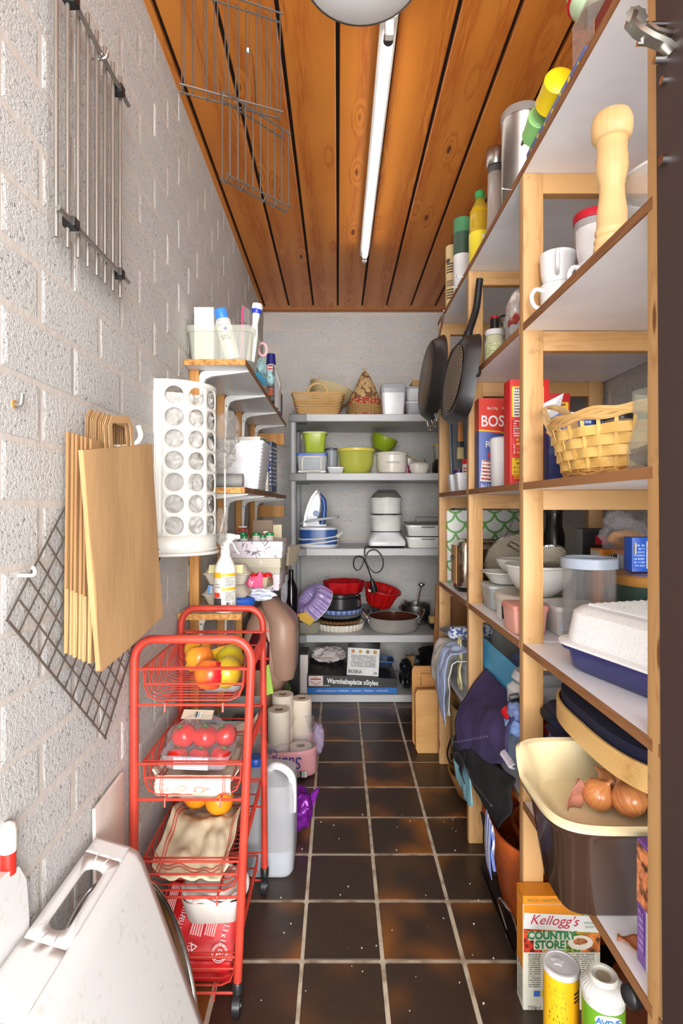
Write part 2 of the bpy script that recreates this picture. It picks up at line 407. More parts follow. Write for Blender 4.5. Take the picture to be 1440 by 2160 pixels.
# ================================================================ pine shelf rack on the right
rack = th('wooden_shelf_rack', 'tall pine rack with white melamine shelves along the right wall', 'shelf', (0, 0, 0))
R1, R2, R3, R4, R5 = 2.18, 1.772, 1.36, .943, .535
FY = (2.62, 2.035, 1.442, .840)                                        # frame depths, far to near
X0, X1 = .48, .972
for i, y in enumerate(FY):
    for x in (X0, X1-.052):
        P_('post', G().box(x, x+.052, y-.0155, y+.0155, fz(y)+.003, R1-.0185, .0015), PINE, rack)
    for z in (R1, R2, R3, R4, R5):
        P_('rail', G().box(X0+.052, X1-.052, y-.0135, y+.0135, z-.0185-.052, z-.0185, .001), PINEX, rack)
def shelf_board(y0, y1, z, x0=X0-.001):
    b = P_('shelf', G().box(x0+.003, X1, y0, y1, z-.018, z), LMELA, rack, smooth=0)
    P_('edge_band', G().box(x0, x0+.003, y0, y1, z-.0182, z+.0002), EDGE, b, smooth=0)
shelf_board(.3, 2.64, R1)
for z in (R2, R3, R4, R5):
    for a, c in zip(FY[:-1], FY[1:]): shelf_board(c+.001 if c < 1 else c+.0158, a-.0158, z)
    shelf_board(.3, FY[3]-.0158, z)
NAILM = metalm((225, 225, 225), .25)
for x, y in ((1080, 1.52), (978, 2.10), (966, 2.20)):
    z = R1-.01
    P_('nail', G().cyl((X0+.01, y, z), (X0-.026, y, z+.004), .0016, n=6).cyl((X0-.026, y, z+.004), (X0-.028, y, z+.004), .004, n=8), NAILM, rack)
lv = .0
# ---- dark door at the right edge, with a hook rack
door = th('door_1', 'dark brown open door', 'door', (0, 0, 0)); del door['category']; del door['label']; struct(door)
dg = G(); dg.loft([[(.4745+.02*0, y, 0.02), (.515, y, .02), (.498, y, 2.62), (.457, y, 2.62)] for y in (.12, .80)])
P_('leaf', dg, wood((62, 46, 42), (44, 34, 32), 'z', 60, .55), door, smooth=0)
hk = th('hook_rack', 'ornate silver hooks on bars beside the dark door, top right', 'hook rack', (.4645, .775, 1.965))
HM = metalm((196, 194, 186), .34)
for z in (.012, -.016):
    P_('bar', G().cyl((-.044, 0, z), (.006, 0, z), .0036, n=10), CHROME, hk)
P_('shell_hook', G().strip([(-.050, 0, .026), (-.056, -.004, .010), (-.046, -.008, -.006), (-.030, -.012, -.020), (-.012, -.014, -.030), (.0, -.010, -.034)], (0, 1, .2), .02, .007), HM, hk)
P_('shell_hook', G().strip([(-.034, -.004, .006), (-.026, -.010, -.008), (-.012, -.012, -.014), (.0, -.008, -.012)], (0, 1, .1), .016, .005), HM, hk)
P_('fan', G().lathe([(.0, -.004), (.010, -.002), (.015, .003), (.0, .004)], 18, mod=lambda a: 1+.08*cos(9*a)).at(), HM, hk).matrix_local = Matrix.Translation((-.048, -.004, .017)) @ Matrix.Rotation(R(90), 4, 'X')
for i, (z, r, ln) in enumerate(((1.926, .005, .018), (1.898, .0055, .008), (1.786, .0075, .010))):
    xs = .4575+(2.62-z)/2.6*.0175
    one('door_peg', G().cyl((-ln, 0, 0), (.004, 0, 0), r, n=12).lathe([(r*.2, 0), (r, .001)], 8), CHROME, ('silver pin below the ornate hooks on the dark door', 'small silver stud right under the pin on the dark door', 'lowest round silver knob on the dark door')[i], 'peg', (xs, .775, z), 0, 'silver pegs on the door')
# ================================================================ grey plastic shelving unit at the back wall
def P(name, g, m, par, **k): return ob(name, g, m, par, **k)
GP = pm((196, 198, 200), .45, var=.03); GPD = pm((128, 130, 128), .5, var=.04); GPT = pm((166, 168, 171), .4, var=.04)
U0, U1, UY0, UY1 = -.296, .815, 3.36, 3.855
UZ = (1.86, 1.50, 1.04, .511, .147)
unit = th('plastic_shelving_unit', 'grey plastic shelving unit with five shelves against the back wall', 'shelf', (U0, UY0, fz(3.36)))
b0 = fz(3.36)
for z in UZ:
    z -= b0
    b = P('shelf', G().box(0, U1-U0, 0, UY1-UY0, z-.045, z, .004), GP, unit)
    for sx in (0, 1):
        for sy in (0, 1):
            x = -.003 if sx == 0 else U1-U0-.108; y = -.003 if sy == 0 else UY1-UY0-.108
            P('corner_block', G().box(x, x+.111, y, y+.111, z-.05, z+.0008, .006), GPD, b)
lv = [b0-b0+.002]+[z-b0 for z in UZ[::-1]]
for sx in (.022, U1-U0-.022):
    for sy in (.024, UY1-UY0-.024):
        prev = .001
        for z in UZ[::-1]:
            z -= b0
            if z-.05 > prev+.002:
                P('post', G().lathe([(.0215, prev), (.0215, prev+.006), (.0195, prev+.02), (.0195, z-.06), (.021, z-.0495)], 18, sx, sy), GPT, unit)
            prev = z+.0008

def weave(par, w, d, h, w2, d2, r, rows, mat, amp=.0022, n=64, sr=None, x0=0, name='weave', nst=20):
    """woven basket wall: strands running round, in front of and behind the stakes"""
    g = G(); sr = sr or h/rows*.40
    ns = nst*2
    for k in range(rows):
        t = (k+.5)/rows; ring = rr(w+(w2-w)*t, d+(d2-d)*t, r, h*t, max(2, n//16))
        # resample to an even number of points
        L = [0]; m = len(ring)
        for i in range(m): L.append(L[-1]+(ring[(i+1) % m]-ring[i]).length)
        pts = []
        for q in range(ns):
            s_ = L[-1]*q/ns; i = max(j for j in range(m) if L[j] <= s_)
            p = ring[i].lerp(ring[(i+1) % m], (s_-L[i])/max(1e-6, L[i+1]-L[i]))
            nrm = V((p.x, p.y, 0)).normalized(); pts.append(p+nrm*(amp if (q+k) % 2 else -amp))
        g.tube(pts, sr, 5, True)
    return P(name, g, mat, par)
WICK = wood((214, 176, 118), (176, 132, 74), 'x', 40, .65); STRAW = wood((206, 190, 148), (168, 148, 100), 'x', 60, .75)
# -- top shelf, from the left
z = UZ[0]+.001
t = th('wicker_basket', 'small tan wicker basket with arched handles on top of the grey shelving unit', 'basket', (-.122, 3.47, z))
weave(t, .25, .17, .122, .315, .23, .03, 13, WICK, nst=26)
P('base', G().loft([rr(.24, .16, .03, 0), rr(.25, .17, .03, .006)]), WICK, t)
P('rim', G().tube(rr(.32, .235, .035, .126, 5), .006, 6, True), WICK, t)
for y in (-.115, .115): P('handle', G().tube([(-.062+.062*(1-cos(a*pi/12)), y, .122+.062*sin(a*pi/12)) for a in range(13)], .007, 8), WICK, t)
t = th('coil_basket', 'round coiled straw basket tilted behind the small wicker basket', 'basket', (-.070, 3.70, z+.13), ry=R(17))
g = G()
for k in range(9): g.tube([((.112+.042*sin(k/8*pi/2))*.93*cos(a*pi/22), (.112+.042*sin(k/8*pi/2))*.93*sin(a*pi/22), .008+k*.0125) for a in range(44)], .0078, 6, True)
P('coil_wall', g, STRAW, t); P('base', G().lathe([(.104, 0), (.104, .008)], 36), STRAW, t)
P('stitching', G().grid(lambda u, v: ((.1075+.0395*sin(v*pi/2)+.002*cos(60*2*pi*u+v*9))*cos(2*pi*u), (.1075+.0395*sin(v*pi/2)+.002*cos(60*2*pi*u+v*9))*sin(2*pi*u), .006+.104*v), 180, 9, True), STRAW, t)
# conical woven lid
s = Nt('woven_pattern'); gz = s.sep(s.co('Object')); zz = gz[2]
vo = s.n('ShaderNodeTexVoronoi', {'Vector': s.co(scale=(1, 1, 1)), 'Scale': 34.0}).outputs[0]
br = s.mix(s.ss(vo, .55, .68), lin((214, 182, 128)), lin((136, 96, 68)))
br = s.mix(s.ss(vo, .16, .08), br, lin((90, 60, 40)))
rd = s.mix(s.math('GREATER_THAN', s.noise(s.co(scale=(1, 1, .7)), 90, 1), .52), lin((176, 58, 42)), lin((206, 160, 112)))
st = s.mix(s.math('MULTIPLY_ADD', s.math('SINE', s.math('MULTIPLY', zz, 520)), .5, .5), lin((190, 158, 100)), lin((140, 106, 60)))
c = s.mix(s.math('GREATER_THAN', zz, .028), rd, st); c = s.mix(s.math('GREATER_THAN', zz, .088), c, rd); c = s.mix(s.math('GREATER_THAN', zz, .130), c, br)
s.bump(s.math('SINE', s.math('MULTIPLY', zz, 700)), .6, .003)
t = th('straw_cone_lid', 'cone shaped straw basket lid with brown pattern and red bands', 'basket', (.178, 3.60, z))
P('cone', G().lathe([(.122, 0), (.122, .05), (.112, .09), (.100, .125), (.085, .17), (.055, .24), (.02, .305), (.006, .315)], 40), s.fin(c, .8), t)
P('tip', G().lathe([(.006, .313), (.008, .325), (.004, .338), (.001, .342)], 10), WICK, t)
FROST = clear((226, 228, 230), .72, .35, milky=1, name='frosted_plastic'); FROSTG = clear((196, 200, 206), .6, .3, milky=1, name='grey_frosted_plastic')
t = th('square_canister', 'white square canister with frosted lid beside the straw cone', 'canister', (.343, 3.45, z))
P('body', G().loft([rr(.128, .128, .016, 0), rr(.146, .146, .018, .135), rr(.142, .142, .018, .135)]), pm((226, 228, 232), .3), t)
P('lid', G().loft([rr(.150, .150, .018, .136), rr(.154, .154, .018, .16), rr(.152, .152, .018, .16), rr(.150, .150, .018, .186), rr(.14, .14, .018, .19)]), FROSTG, t)
for k, (dz, m) in enumerate(((0, FROSTG), (.092, FROST))):
    t = th('food_box', ('frosted grey food box on the top grey shelf under another box', 'clear grey food box stacked on a frosted box, top grey shelf')[k], 'container', (.535, 3.50, z+dz), 0, 'food boxes on the top grey shelf')
    P('body', G().bin(.2, .15, .074, .215, .165, .02, .002), m, t)
    P('lid', G().loft([rr(.222, .172, .022, .0745), rr(.222, .172, .022, .086), rr(.2, .15, .02, .0905)]), pm((205, 208, 212), .3) if k == 0 else FROSTG, t)
t = th('cardboard_box', 'brown cardboard box behind the food boxes on the top shelf', 'box', (.62, 3.72, z))
P('box', G().box(-.13, .13, -.08, .08, 0, .262, .002), pm((150, 116, 70), .8), t)
P('flap', G().box(-.13, .13, -.083, -.0805, .23, .268), pm((192, 152, 98), .8), t)

# -- second shelf
z = UZ[1]+.001
LIME = pm((166, 186, 60), .3); LIMET = clear((204, 206, 92), .72, .3, milky=1, name='lime_plastic'); OLIVE = pm((140, 160, 30), .28)
t = th('storage_box', 'clear box with blue lid and white front handle under the lime bucket', 'container', (-.158, 3.46, z))
P('body', G().bin(.165, .15, .108, .185, .17, .02, .002), clear((215, 220, 226), .5, .25, milky=1), t)
P('lid', G().loft([rr(.195, .18, .02, .1085), rr(.195, .18, .02, .122), rr(.17, .16, .02, .125)]), pm((60, 96, 190), .4), t)
P('handle', G().tube([(x, -.092, zz) for x, zz in ((-.055, .012), (-.06, .03), (-.058, .088), (-.045, .098), (.04, .098), (.056, .088), (.056, .03), (.05, .012))], .006, 8, True), OFFW, t)
P('base_tray', G().box(-.085, .085, -.0805, -.078, .004, .014), OFFW, t)
t = th('lidded_bucket', 'lime green lidded bucket on the blue lidded box', 'container', (-.142, 3.46, z+.1265))
P('body', G().bin(.118, .118, .118, .14, .14, .03, .003), LIME, t)
P('lid', G().loft([rr(.152, .152, .035, .1185), rr(.156, .156, .035, .128), rr(.13, .13, .03, .133)]), pm((196, 208, 130), .35), t)
P('clip', G().tube([(-.078, 0, .12), (-.088, 0, .11), (-.084, 0, .085)], .004, 6), LIME, t)
t = th('tall_canister', 'tall grey see-through canister behind the lime bucket', 'canister', (-.04, 3.62, z))
P('body', G().lathe([(.036, 0), (.039, .15), (.041, .16), (.037, .16), (.034, .004)], 28), FROSTG, t)
P('lid', G().lathe([(.044, .1605), (.044, .172), (.03, .177), (0, .177)], 28), pm((92, 96, 106), .4), t)
t = th('food_tub', 'small clear tub with flat lid in front of the tall grey canister', 'container', (-.012, 3.43, z))
P('body', G().bin(.085, .06, .03, .1, .075, .012, .0015), FROST, t); P('lid', G().loft([rr(.106, .08, .014, .0305), rr(.106, .08, .014, .038), rr(.09, .07, .012, .041)]), pm((206, 208, 208), .3), t)
t = one('green_cover', G().lathe([(.075, 0), (.078, .004), (.078, .009), (.0, .009)], 32), pm((130, 170, 40), .35), 'flat green cover lying between the clear tub and the lime bowl', 'cover', (.005, 3.52, z))
t = th('spice_jar', 'small white jar with yellow base behind the lime bowl', 'jar', (.02, 3.66, z))
P('body', G().lathe([(.022, .05), (.022, .12), (.015, .13)], 16), OFFW, t); P('cap', G().lathe([(.024, 0), (.024, .0495)], 16), pm((235, 186, 40), .4), t)
t = th('mixing_bowl', 'lime green mixing bowl with yellow rim on the second grey shelf', 'bowl', (.116, 3.50, z))
P('bowl', G().lathe([(.07, 0), (.085, .01), (.106, .06), (.112, .13), (.117, .138), (.112, .138), (.106, .12), (.1, .06), (.08, .014), (0, .008)], 40), LIMET, t)
P('lid', G().lathe([(.119, .139), (.122, .149), (.122, .156), (.112, .158), (.106, .154), (0, .154)], 40), pm((226, 208, 84), .35), t)
P('contents', G().lathe([(.06, .012), (.078, .03), (0, .032)], 24), pm((120, 190, 190), .5), t)
t = th('tilted_bowl', 'olive green bowl tilted on top of a white pot', 'bowl', (.30, 3.71, z+.212), ry=R(22), rx=R(6)); t.scale = (.93, .93, .9)
P('bowl', G().lathe([(.045, -.05), (.06, -.045), (.09, .01), (.096, .06), (.101, .064), (.094, .064), (.086, .012), (.055, -.038), (0, -.04)], 36), OLIVE, t)
t = th('back_pot', 'white lidded pot under the tilted olive bowl, behind the white casserole', 'pot', (.285, 3.71, z))
P('pot', G().lathe([(.085, 0), (.09, .01), (.09, .128), (.086, .13), (0, .13)], 32), OFFW, t); P('lid', G().lathe([(.095, .1305), (.095, .138), (.06, .148), (0, .15)], 32), OFFW, t)
CRM = pm((228, 222, 212), .28)
t = th('casserole', 'white plastic casserole with flat lid and slot handles on the second grey shelf', 'pot', (.340, 3.475, z))
P('pot', G().lathe([(.075, 0), (.088, .008), (.095, .05), (.0965, .118), (.09, .118), (.085, .01), (0, .008)], 40), CRM, t)
P('lid', G().lathe([(.099, .1185), (.101, .127), (.094, .134), (.06, .137), (0, .137)], 40), CRM, t)
for zz in (.066, .118): P('handle', G().tube([(.1*sin(a), -.1*cos(a)-.008*(1-abs(a)/.45), zz) for a in (-.42, -.3, 0, .3, .42)], .0045, 6), CRM, t)
t = th('side_dish', 'small white oval lidded dish to the right of the white casserole', 'dish', (.506, 3.43, z))
P('dish', G().loft([rr(.09, .08, .035, 0, 6), rr(.118, .1, .045, .022, 6), rr(.126, .106, .05, .05, 6), rr(.11, .09, .04, .05, 6)]), CRM, t)
P('lid', G().loft([rr(.13, .11, .05, .0505, 6), rr(.13, .11, .05, .058, 6), rr(.11, .09, .045, .068, 6), rr(.05, .04, .02, .071, 6)]), CRM, t)
P('grip', G().box(-.025, .025, -.066, -.052, .05, .058, .003), CRM, t)
t = th('beet_jar', 'small jar of dark pink contents beside the casserole', 'jar', (.442, 3.52, z))
P('body', G().lathe([(.024, 0), (.026, .045), (.022, .05)], 20), pm((150, 60, 96), .3), t); P('lid', G().lathe([(.026, .0505), (.026, .06), (0, .06)], 20), pm((150, 70, 100), .4), t)
t = th('glass_tub', 'large clear tub holding a wooden stick, behind the small white dish', 'container', (.505, 3.66, z))
P('tub', G().bin(.12, .1, .11, .14, .11, .02, .002), clear((205, 208, 196), .45, .15), t)
one('wooden_stick', G().cyl((-.055, 0, .02), (.05, 0, -.02), .005, n=8), WICK, 'pale wooden stick lying across the clear tub', 'stick', (.475, 3.6, z+.118), ry=R(6))
t = th('yellow_lidded_box', 'clear box with yellow lid at the far right of the second grey shelf', 'container', (.675, 3.52, z+.092))
P('body', G().bin(.11, .1, .085, .125, .11, .02, .002), clear((214, 214, 206), .6, .3, milky=1), t); P('lid', G().loft([rr(.13, .115, .02, .0855), rr(.13, .115, .02, .097)]), pm((228, 190, 62), .4), t)
t = th('black_gadget', 'black gadget lying under the yellow lidded box', 'gadget', (.675, 3.50, z))
P('body', G().loft([rr(.13, .13, .03, 0), rr(.14, .14, .035, .03), rr(.14, .14, .035, .07), rr(.12, .12, .03, .0905)]), pm((30, 32, 36), .3), t); P('knob', G().lathe([(.02, 0), (.02, .02), (0, .022)], 16).at(), BLACK, t).matrix_local = Matrix.Translation((-.03, -.068, .04)) @ Matrix.Rotation(R(90), 4, 'X')

# -- third shelf
z = UZ[2]+.001
BLU = pm((44, 84, 150), .32); IW = pm((226, 228, 232), .3)
t = th('steam_station', 'blue and white steam iron base wound with white cable on the third grey shelf', 'iron base', (-.122, 3.50, z))
P('foot', G().loft([rr(.24, .19, .08, 0, 6), rr(.26, .2, .085, .01, 6), rr(.24, .19, .08, .018, 6)]), IW, t)
P('tank', G().loft([rr(.235, .185, .08, .018, 6), rr(.24, .19, .082, .11, 6)]), BLU, t)
P('top_plate', G().loft([rr(.245, .195, .082, .1105, 6), rr(.245, .195, .082, .122, 6), rr(.2, .16, .07, .13, 6)]), IW, t)
P('cable', G().tube([(x*1.0, y, zz) for x, y, zz in [(.126*cos(a*pi/14)*1.02, .1*sin(a*pi/14)*1.05, .062+.012*sin(a*pi/14*1.0+1)) for a in range(28)]], .005, 6, True), OFFW, t)
P('cable', G().tube([(.128*cos(a*pi/14)+.004, .104*sin(a*pi/14), .03+.016*cos(a*pi/14)) for a in range(28)], .005, 6, True), OFFW, t)
P('plug', G().cyl((.122, -.05, .07), (.148, -.08, .092), .014, .01), OFFW, t)
t = th('steam_iron', 'white and blue steam iron standing upright on its base', 'iron', (-.115, 3.50, z+.131))
P('body', G().prism([(-.092, .0), (-.085, .06), (-.068, .125), (-.045, .18), (-.018, .215), (-.004, .222), (.006, .2), (.012, .155), (.005, .09), (-.012, .045), (.005, .0)], -.055, .055, .06), IW, t)
P('soleplate', G().prism([(-.100, .0), (-.094, .06), (-.076, .128), (-.052, .184), (-.022, .222), (-.012, .226), (-.03, .19), (-.058, .13), (-.078, .06), (-.083, 0)], -.05, .05), STEEL, t)
P('handle', G().tube([(.0, 0, .2), (.026, 0, .165), (.032, 0, .11), (.026, 0, .05), (.012, 0, .004)], [.012, .016, .016, .017, .018], 10), BLU, t)
P('dial', G().cyl((-.02, -.058, .08), (-.02, -.05, .08), .02, n=16), BLU, t)
P('heel', G().box(-.095, .045, -.05, .05, 0, .012, .004), IW, t)
P('hose', G().tube([(-.118*cos(a*pi/12)+.0, -.07*sin(a*pi/12), .012+.045*sin(a*pi/24)) for a in range(0, 21)], .009, 8), pm((176, 180, 188), .4), t)
t = th('food_steamer', 'white electric food steamer with two stacked tiers on the third grey shelf', 'steamer', (.306, 3.49, z))
EN = pm((226, 228, 222), .22)
P('base', G().loft([rr(.225, .2, .02, .012), rr(.228, .205, .02, .03), rr(.222, .195, .02, .045), rr(.175, .165, .05, .082), rr(.168, .165, .08, .095)]), IW, t)
P('foot', G().loft([rr(.2, .18, .02, 0), rr(.226, .2, .02, .0118)]), BLACK, t)
for k, z0 in enumerate((.096, .205)):
    P('tier', G().lathe([(.09, z0), (.094, z0+.012), (.096, z0+.09), (.099, z0+.096), (.099, z0+.104), (.0, z0+.104)], 40), EN, t)
    P('tier_seam', G().tube([(.0965*cos(a*pi/20), .0965*sin(a*pi/20), z0+.003) for a in range(40)], .0028, 5, True), BLACK, t)
    P('tier_handle', G().tube([(.103*cos(a), .103*sin(a), z0+.098+.006*sin(3*a)) for a in [x*pi/10 for x in range(-11, 2)]], .004, 6), EN, t)
P('lid', G().lathe([(.097, .3095), (.092, .32), (.078, .338), (.05, .346), (0, .348)], 40), clear((120, 122, 112), .62, .12, name='smoked_glass'), t)
P('lid_handle', G().tube([(-.07, -.03, .334), (-.05, -.03, .352), (.05, -.03, .352), (.07, -.03, .334)], .008, 8), DGREY, t)
tn = [(.20, 3.44, z+.006), (.19, 3.40, z+.012), (.172, 3.362, z+.01), (.162, 3.335, z-.03), (.18, 3.335, z-.10), (.225, 3.33, z-.145), (.268, 3.33, z-.12), (.272, 3.33, z-.06), (.235, 3.335, z-.01), (.19, 3.335, z-.015),
      (.165, 3.33, z-.055), (.14, 3.33, z-.115), (.115, 3.33, z-.13), (.096, 3.33, z-.1), (.105, 3.33, z-.055), (.145, 3.328, z-.05), (.17, 3.328, z-.09), (.19, 3.328, z-.14), (.205, 3.328, z-.185)]
def spline(pts, n=6):
    pts = [V(p) for p in pts]; o = []
    for i in range(len(pts)-1):
        a, b, c, d = pts[max(i-1, 0)], pts[i], pts[i+1], pts[min(i+2, len(pts)-1)]
        for k in range(n):
            u = k/n; o.append(.5*((2*b)+(c-a)*u+(2*a-5*b+4*c-d)*u*u+(3*b-a-3*c+d)*u**3))
    return o+[pts[-1]]
off = V((.306, 3.49, z))
P('cable', G().tube([p-off for p in spline(tn)], .0042, 6), BLACK, t)
P('plug', G().cyl(V((.205, 3.328, z-.185))-off, V((.214, 3.328, z-.225))-off, .012, .016).cyl(V((.214, 3.328, z-.225))-off, V((.222, 3.328, z-.262))-off, .024, .02, 14), BLACK, t)
P('plug_pin', G().cyl(V((.205, 3.32, z-.25))-off, V((.182, 3.32, z-.245))-off, .0024).cyl(V((.207, 3.336, z-.262))-off, V((.184, 3.336, z-.257))-off, .0024), CHROME, t)
for k in range(2):
    t = th('enamel_dish', ('white rectangular enamel dish with bail handle, lower of two at the right', 'white rectangular enamel dish on top of another, with wire bail handle')[k], 'dish', (.562, 3.475, z+k*.073), 0, 'white enamel dishes on the third grey shelf')
    P('dish', G().bin(.25, .17, .066, .27, .19, .02, .003, lip=.008), EN, t)
    P('handle', G().tube([(-.05, -.1, .058), (-.05, -.116, .056), (.03, -.116, .056), (.03, -.1, .058)], .0028, 6), CHROME, t)
    P('inner_cover', G().loft([rr(.262, .182, .02, .062), rr(.262, .182, .02, .0635)]), EN, t)
t = th('glass_cover', 'rectangular glass cover with dark rim on the white enamel dishes', 'cover', (.566, 3.475, z+.1475))
P('pane', G().loft([rr(.27, .19, .02, .0), rr(.27, .19, .02, .006), rr(.24, .16, .02, .014)]), clear((170, 176, 168), .35, .08), t)
P('rim', G().tube(rr(.278, .198, .024, .004, 4), .004, 6, True), DGREY, t)
P('handle', G().tube([(-.075, 0, .014), (-.075, 0, .04), (.075, 0, .04), (.075, 0, .014)], .004, 6), pm((120, 120, 110), .4), t)

# -- fourth shelf: baking tins and pans
z = UZ[3]+.001
flu = lambda n, a=.02: (lambda t: 1+a*cos(n*t))
def tart(name, label, loc, r, h, mat, n, a=.025, rr_=.9, ry=0, rx=0):
    t = th(name, label, 'baking tin', loc, 0, None, rx, ry)
    P('shell', G().lathe([(r*rr_*.96, 0), (r*rr_, .002), (r, h), (r*1.015, h), (r*1.0, h+.001), (r*.97, h), (r*rr_*.97, .005), (0, .004)], n*6, mod=lambda q: 1+a*cos(n*q)), mat, t, smooth=1.2); return t
c0 = (.012, 3.565)
tart('quiche_dish', 'white fluted quiche dish at the bottom of the baking tin stack', (c0[0], c0[1], z), .158, .043, pm((228, 222, 208), .28), 36, .022, .93)
tart('fluted_tin', 'brown fluted tart tin lying in the white quiche dish', (c0[0]-.004, c0[1]+.0, z+.044), .143, .02, pm((176, 130, 84), .45), 34, .03, .9)
tart('flan_tin', 'black fluted flan tin between the brown and the grey tins', (c0[0]-.002, c0[1], z+.066), .140, .011, pm((38, 38, 42), .4), 36, .02, .92)
tart('grey_tin', 'grey fluted tart tin under the blue checked tin', (c0[0], c0[1], z+.079), .144, .024, pm((150, 154, 156), .35), 40, .02, .86)
s = Nt('blue_check_enamel'); g3 = s.sep(s.co())
ang = s.math('ARCTAN2', g3[1], g3[0]); cm = s.math('MULTIPLY', s.math('ADD', s.math('SIGN', s.math('SINE', s.math('MULTIPLY', ang, 26))), s.math('SIGN', s.math('SINE', s.math('MULTIPLY', g3[2], 420)))), .5)
CHK = s.fin(s.mix(s.math('MULTIPLY_ADD', cm, .5, .5), lin((62, 88, 170)), lin((168, 184, 222))), .3)
tart('check_tin', 'blue checked round baking tin in the middle of the stack', (c0[0]+.002, c0[1], z+.105), .146, .03, CHK, 30, .008, .95)
for k, (dz, r, h) in enumerate(((.137, .132, .07), (.209, .122, .022))):
    t = th('springform_tin', ('black springform cake tin above the blue checked tin', 'shallow black cake tin under the red flower mould')[k], 'baking tin', (c0[0]+.005, c0[1]+.005, z+dz), 0, 'black springform tins in the stack')
    P('ring', G().lathe([(r, 0), (r, h-.004), (r+.005, h), (r-.002, h), (r-.003, .003), (0, .003)], 48), pm((46, 44, 46), .25), t)
    P('clasp', G().box(-.012, .012, -r-.012, -r-.001, h*.2, h*.8, .002).at(), STEEL, t, ).rotation_euler = (0, 0, R(60))
tart('flower_mould', 'red flower shaped silicone mould on top of the tin stack', (c0[0]+.028, c0[1], z+.232), .128, .072, pm((186, 20, 26), .35), 8, .07, .86)
t = th('bundt_tin', 'lilac fluted ring cake tin leaning on the left of the tin stack', 'baking tin', (-.162, 3.47, z+.19), 0, None, rx=R(24), ry=R(-46))
LIL = pm((172, 152, 208), .25)
P('shell', G().lathe([(.128, -.045), (.132, -.045), (.128, -.04), (.118, 0), (.105, .03), (.085, .042), (.06, .03), (.045, -.03), (.04, -.03), (.055, .034), (.085, .047), (.11, .035), (.122, 0)][::-1], 128, mod=lambda q: 1+.05*cos(17*q)-.02, c0=False, c1=False), LIL, t, smooth=1.3)
P('rim', G().tube([(.131*cos(a*pi/24), .131*sin(a*pi/24), -.046) for a in range(48)], .004, 6, True), pm((210, 205, 210), .3), t)
one('wire_ring', G().tube([(.12*cos(a*pi/24), .12*sin(a*pi/24), 0) for a in range(48)], .0035, 6, True), pm((206, 202, 190), .4), 'thin pale wire ring standing behind the lilac cake tin', 'ring', (-.095, 3.76, z+.13), 0, None, rx=R(80))
t = th('clear_cutter_box', 'low clear box with yellow cutters below the lilac tin', 'container', (-.178, 3.452, z))
P('tray', G().bin(.12, .12, .07, .14, .14, .02, .002), clear((196, 192, 176), .35, .12), t)
one('yellow_cutter', G().prism([(-.05, 0), (.01, .012), (.06, -.04), (.03, -.07), (-.04, -.03)], -.01, .01), pm((222, 176, 30), .4), 'yellow plastic cutter poking out of the clear box under the lilac tin', 'cutter', (-.202, 3.372, z+.128), rz=R(10))
one('yellow_funnel', G().loft([rr(.05, .05, .004, 0), rr(.014, .014, .003, .06)]), pm((222, 180, 40), .4), 'yellow wedge lying inside the clear box on the fourth shelf', 'funnel', (-.165, 3.44, z+.005), rx=R(4))
t = th('red_bundt_mould', 'red fluted silicone cake mould tilted on the muffin tin', 'baking tin', (.280, 3.645, z+.180), 0, None, rx=R(8), ry=R(13))
P('shell', G().lathe([(.035, -.055), (.062, -.056), (.078, -.045), (.108, .045), (.122, .06), (.124, .068), (.118, .066), (.102, .045), (.07, -.035), (.04, -.04), (.03, -.04)], 96, mod=lambda q: 1+.045*cos(16*q)), pm((196, 22, 24), .32), t, smooth=1.2)
P('rim', G().lathe([(.118, .052), (.128, .058), (.128, .07), (.118, .068)], 48, c0=False, c1=False), pm((186, 20, 24), .35), t)
t = th('muffin_tin', 'grey muffin tin under the red cake mould', 'baking tin', (.225, 3.765, z))
P('plate', G().box(-.075, .075, -.085, .085, .1, .103, .001), pm((92, 92, 92), .3, .6), t)
for x in (-.036, .036):
    for y in (-.042, .042): P('cup', G().lathe([(.024, .06), (.034, .0995), (.03, .0995), (.02, .064)], 20, x, y), pm((92, 92, 92), .3, .6), t)
for x in (-.065, .065): P('support_foot', G().box(x-.006, x+.006, -.08, .08, 0, .0998), pm((80, 80, 80), .4, .6), t)
t = th('saute_pan', 'wide grey saute pan with two loop handles at the front of the fourth shelf', 'pan', (.355, 3.52, z))
PANG = pm((172, 170, 162), .35, .2)
P('pan', G().lathe([(.135, 0), (.148, .008), (.156, .03), (.158, .085), (.160, .088), (.154, .088), (.150, .03), (.140, .012), (0, .010)], 56), PANG, t)
P('interior', G().lathe([(.149, .0135), (.1535, .086), (.1525, .086), (.147, .0145), (0, .0125)], 56), pm((88, 46, 36), .15), t)
for sx in (-1, 1):
    P('handle', G().tube(spline([(sx*.156, -.035, .06), (sx*.176, -.035, .085), (sx*.196, -.02, .118), (sx*.198, .0, .124), (sx*.196, .02, .118), (sx*.176, .035, .085), (sx*.156, .035, .06)], 4), .0055, 8), CHROME, t)
    P('rivet_plate', G().box(sx*.158-.003, sx*.158+.003, -.045, .045, .045, .072, .002), CHROME, t)
t = th('sauce_pot', 'stainless steel pot with kitchen tools inside, behind the wide pan', 'pot', (.525, 3.718, z)); t.scale = (.88, .88, 1)
P('pot', G().lathe([(.1, 0), (.108, .01), (.11, .125), (.113, .128), (.106, .126), (.103, .012), (0, .01)], 44), STEEL, t)
P('handle', G().tube([(-.108, -.02, .11), (-.128, -.02, .1), (-.128, .02, .1), (-.108, .02, .11)], .005, 6), CHROME, t)
t = th('masher', 'steel masher with round knob handle standing in the steel pot', 'kitchen tool', (.515, 3.705, z+.02))
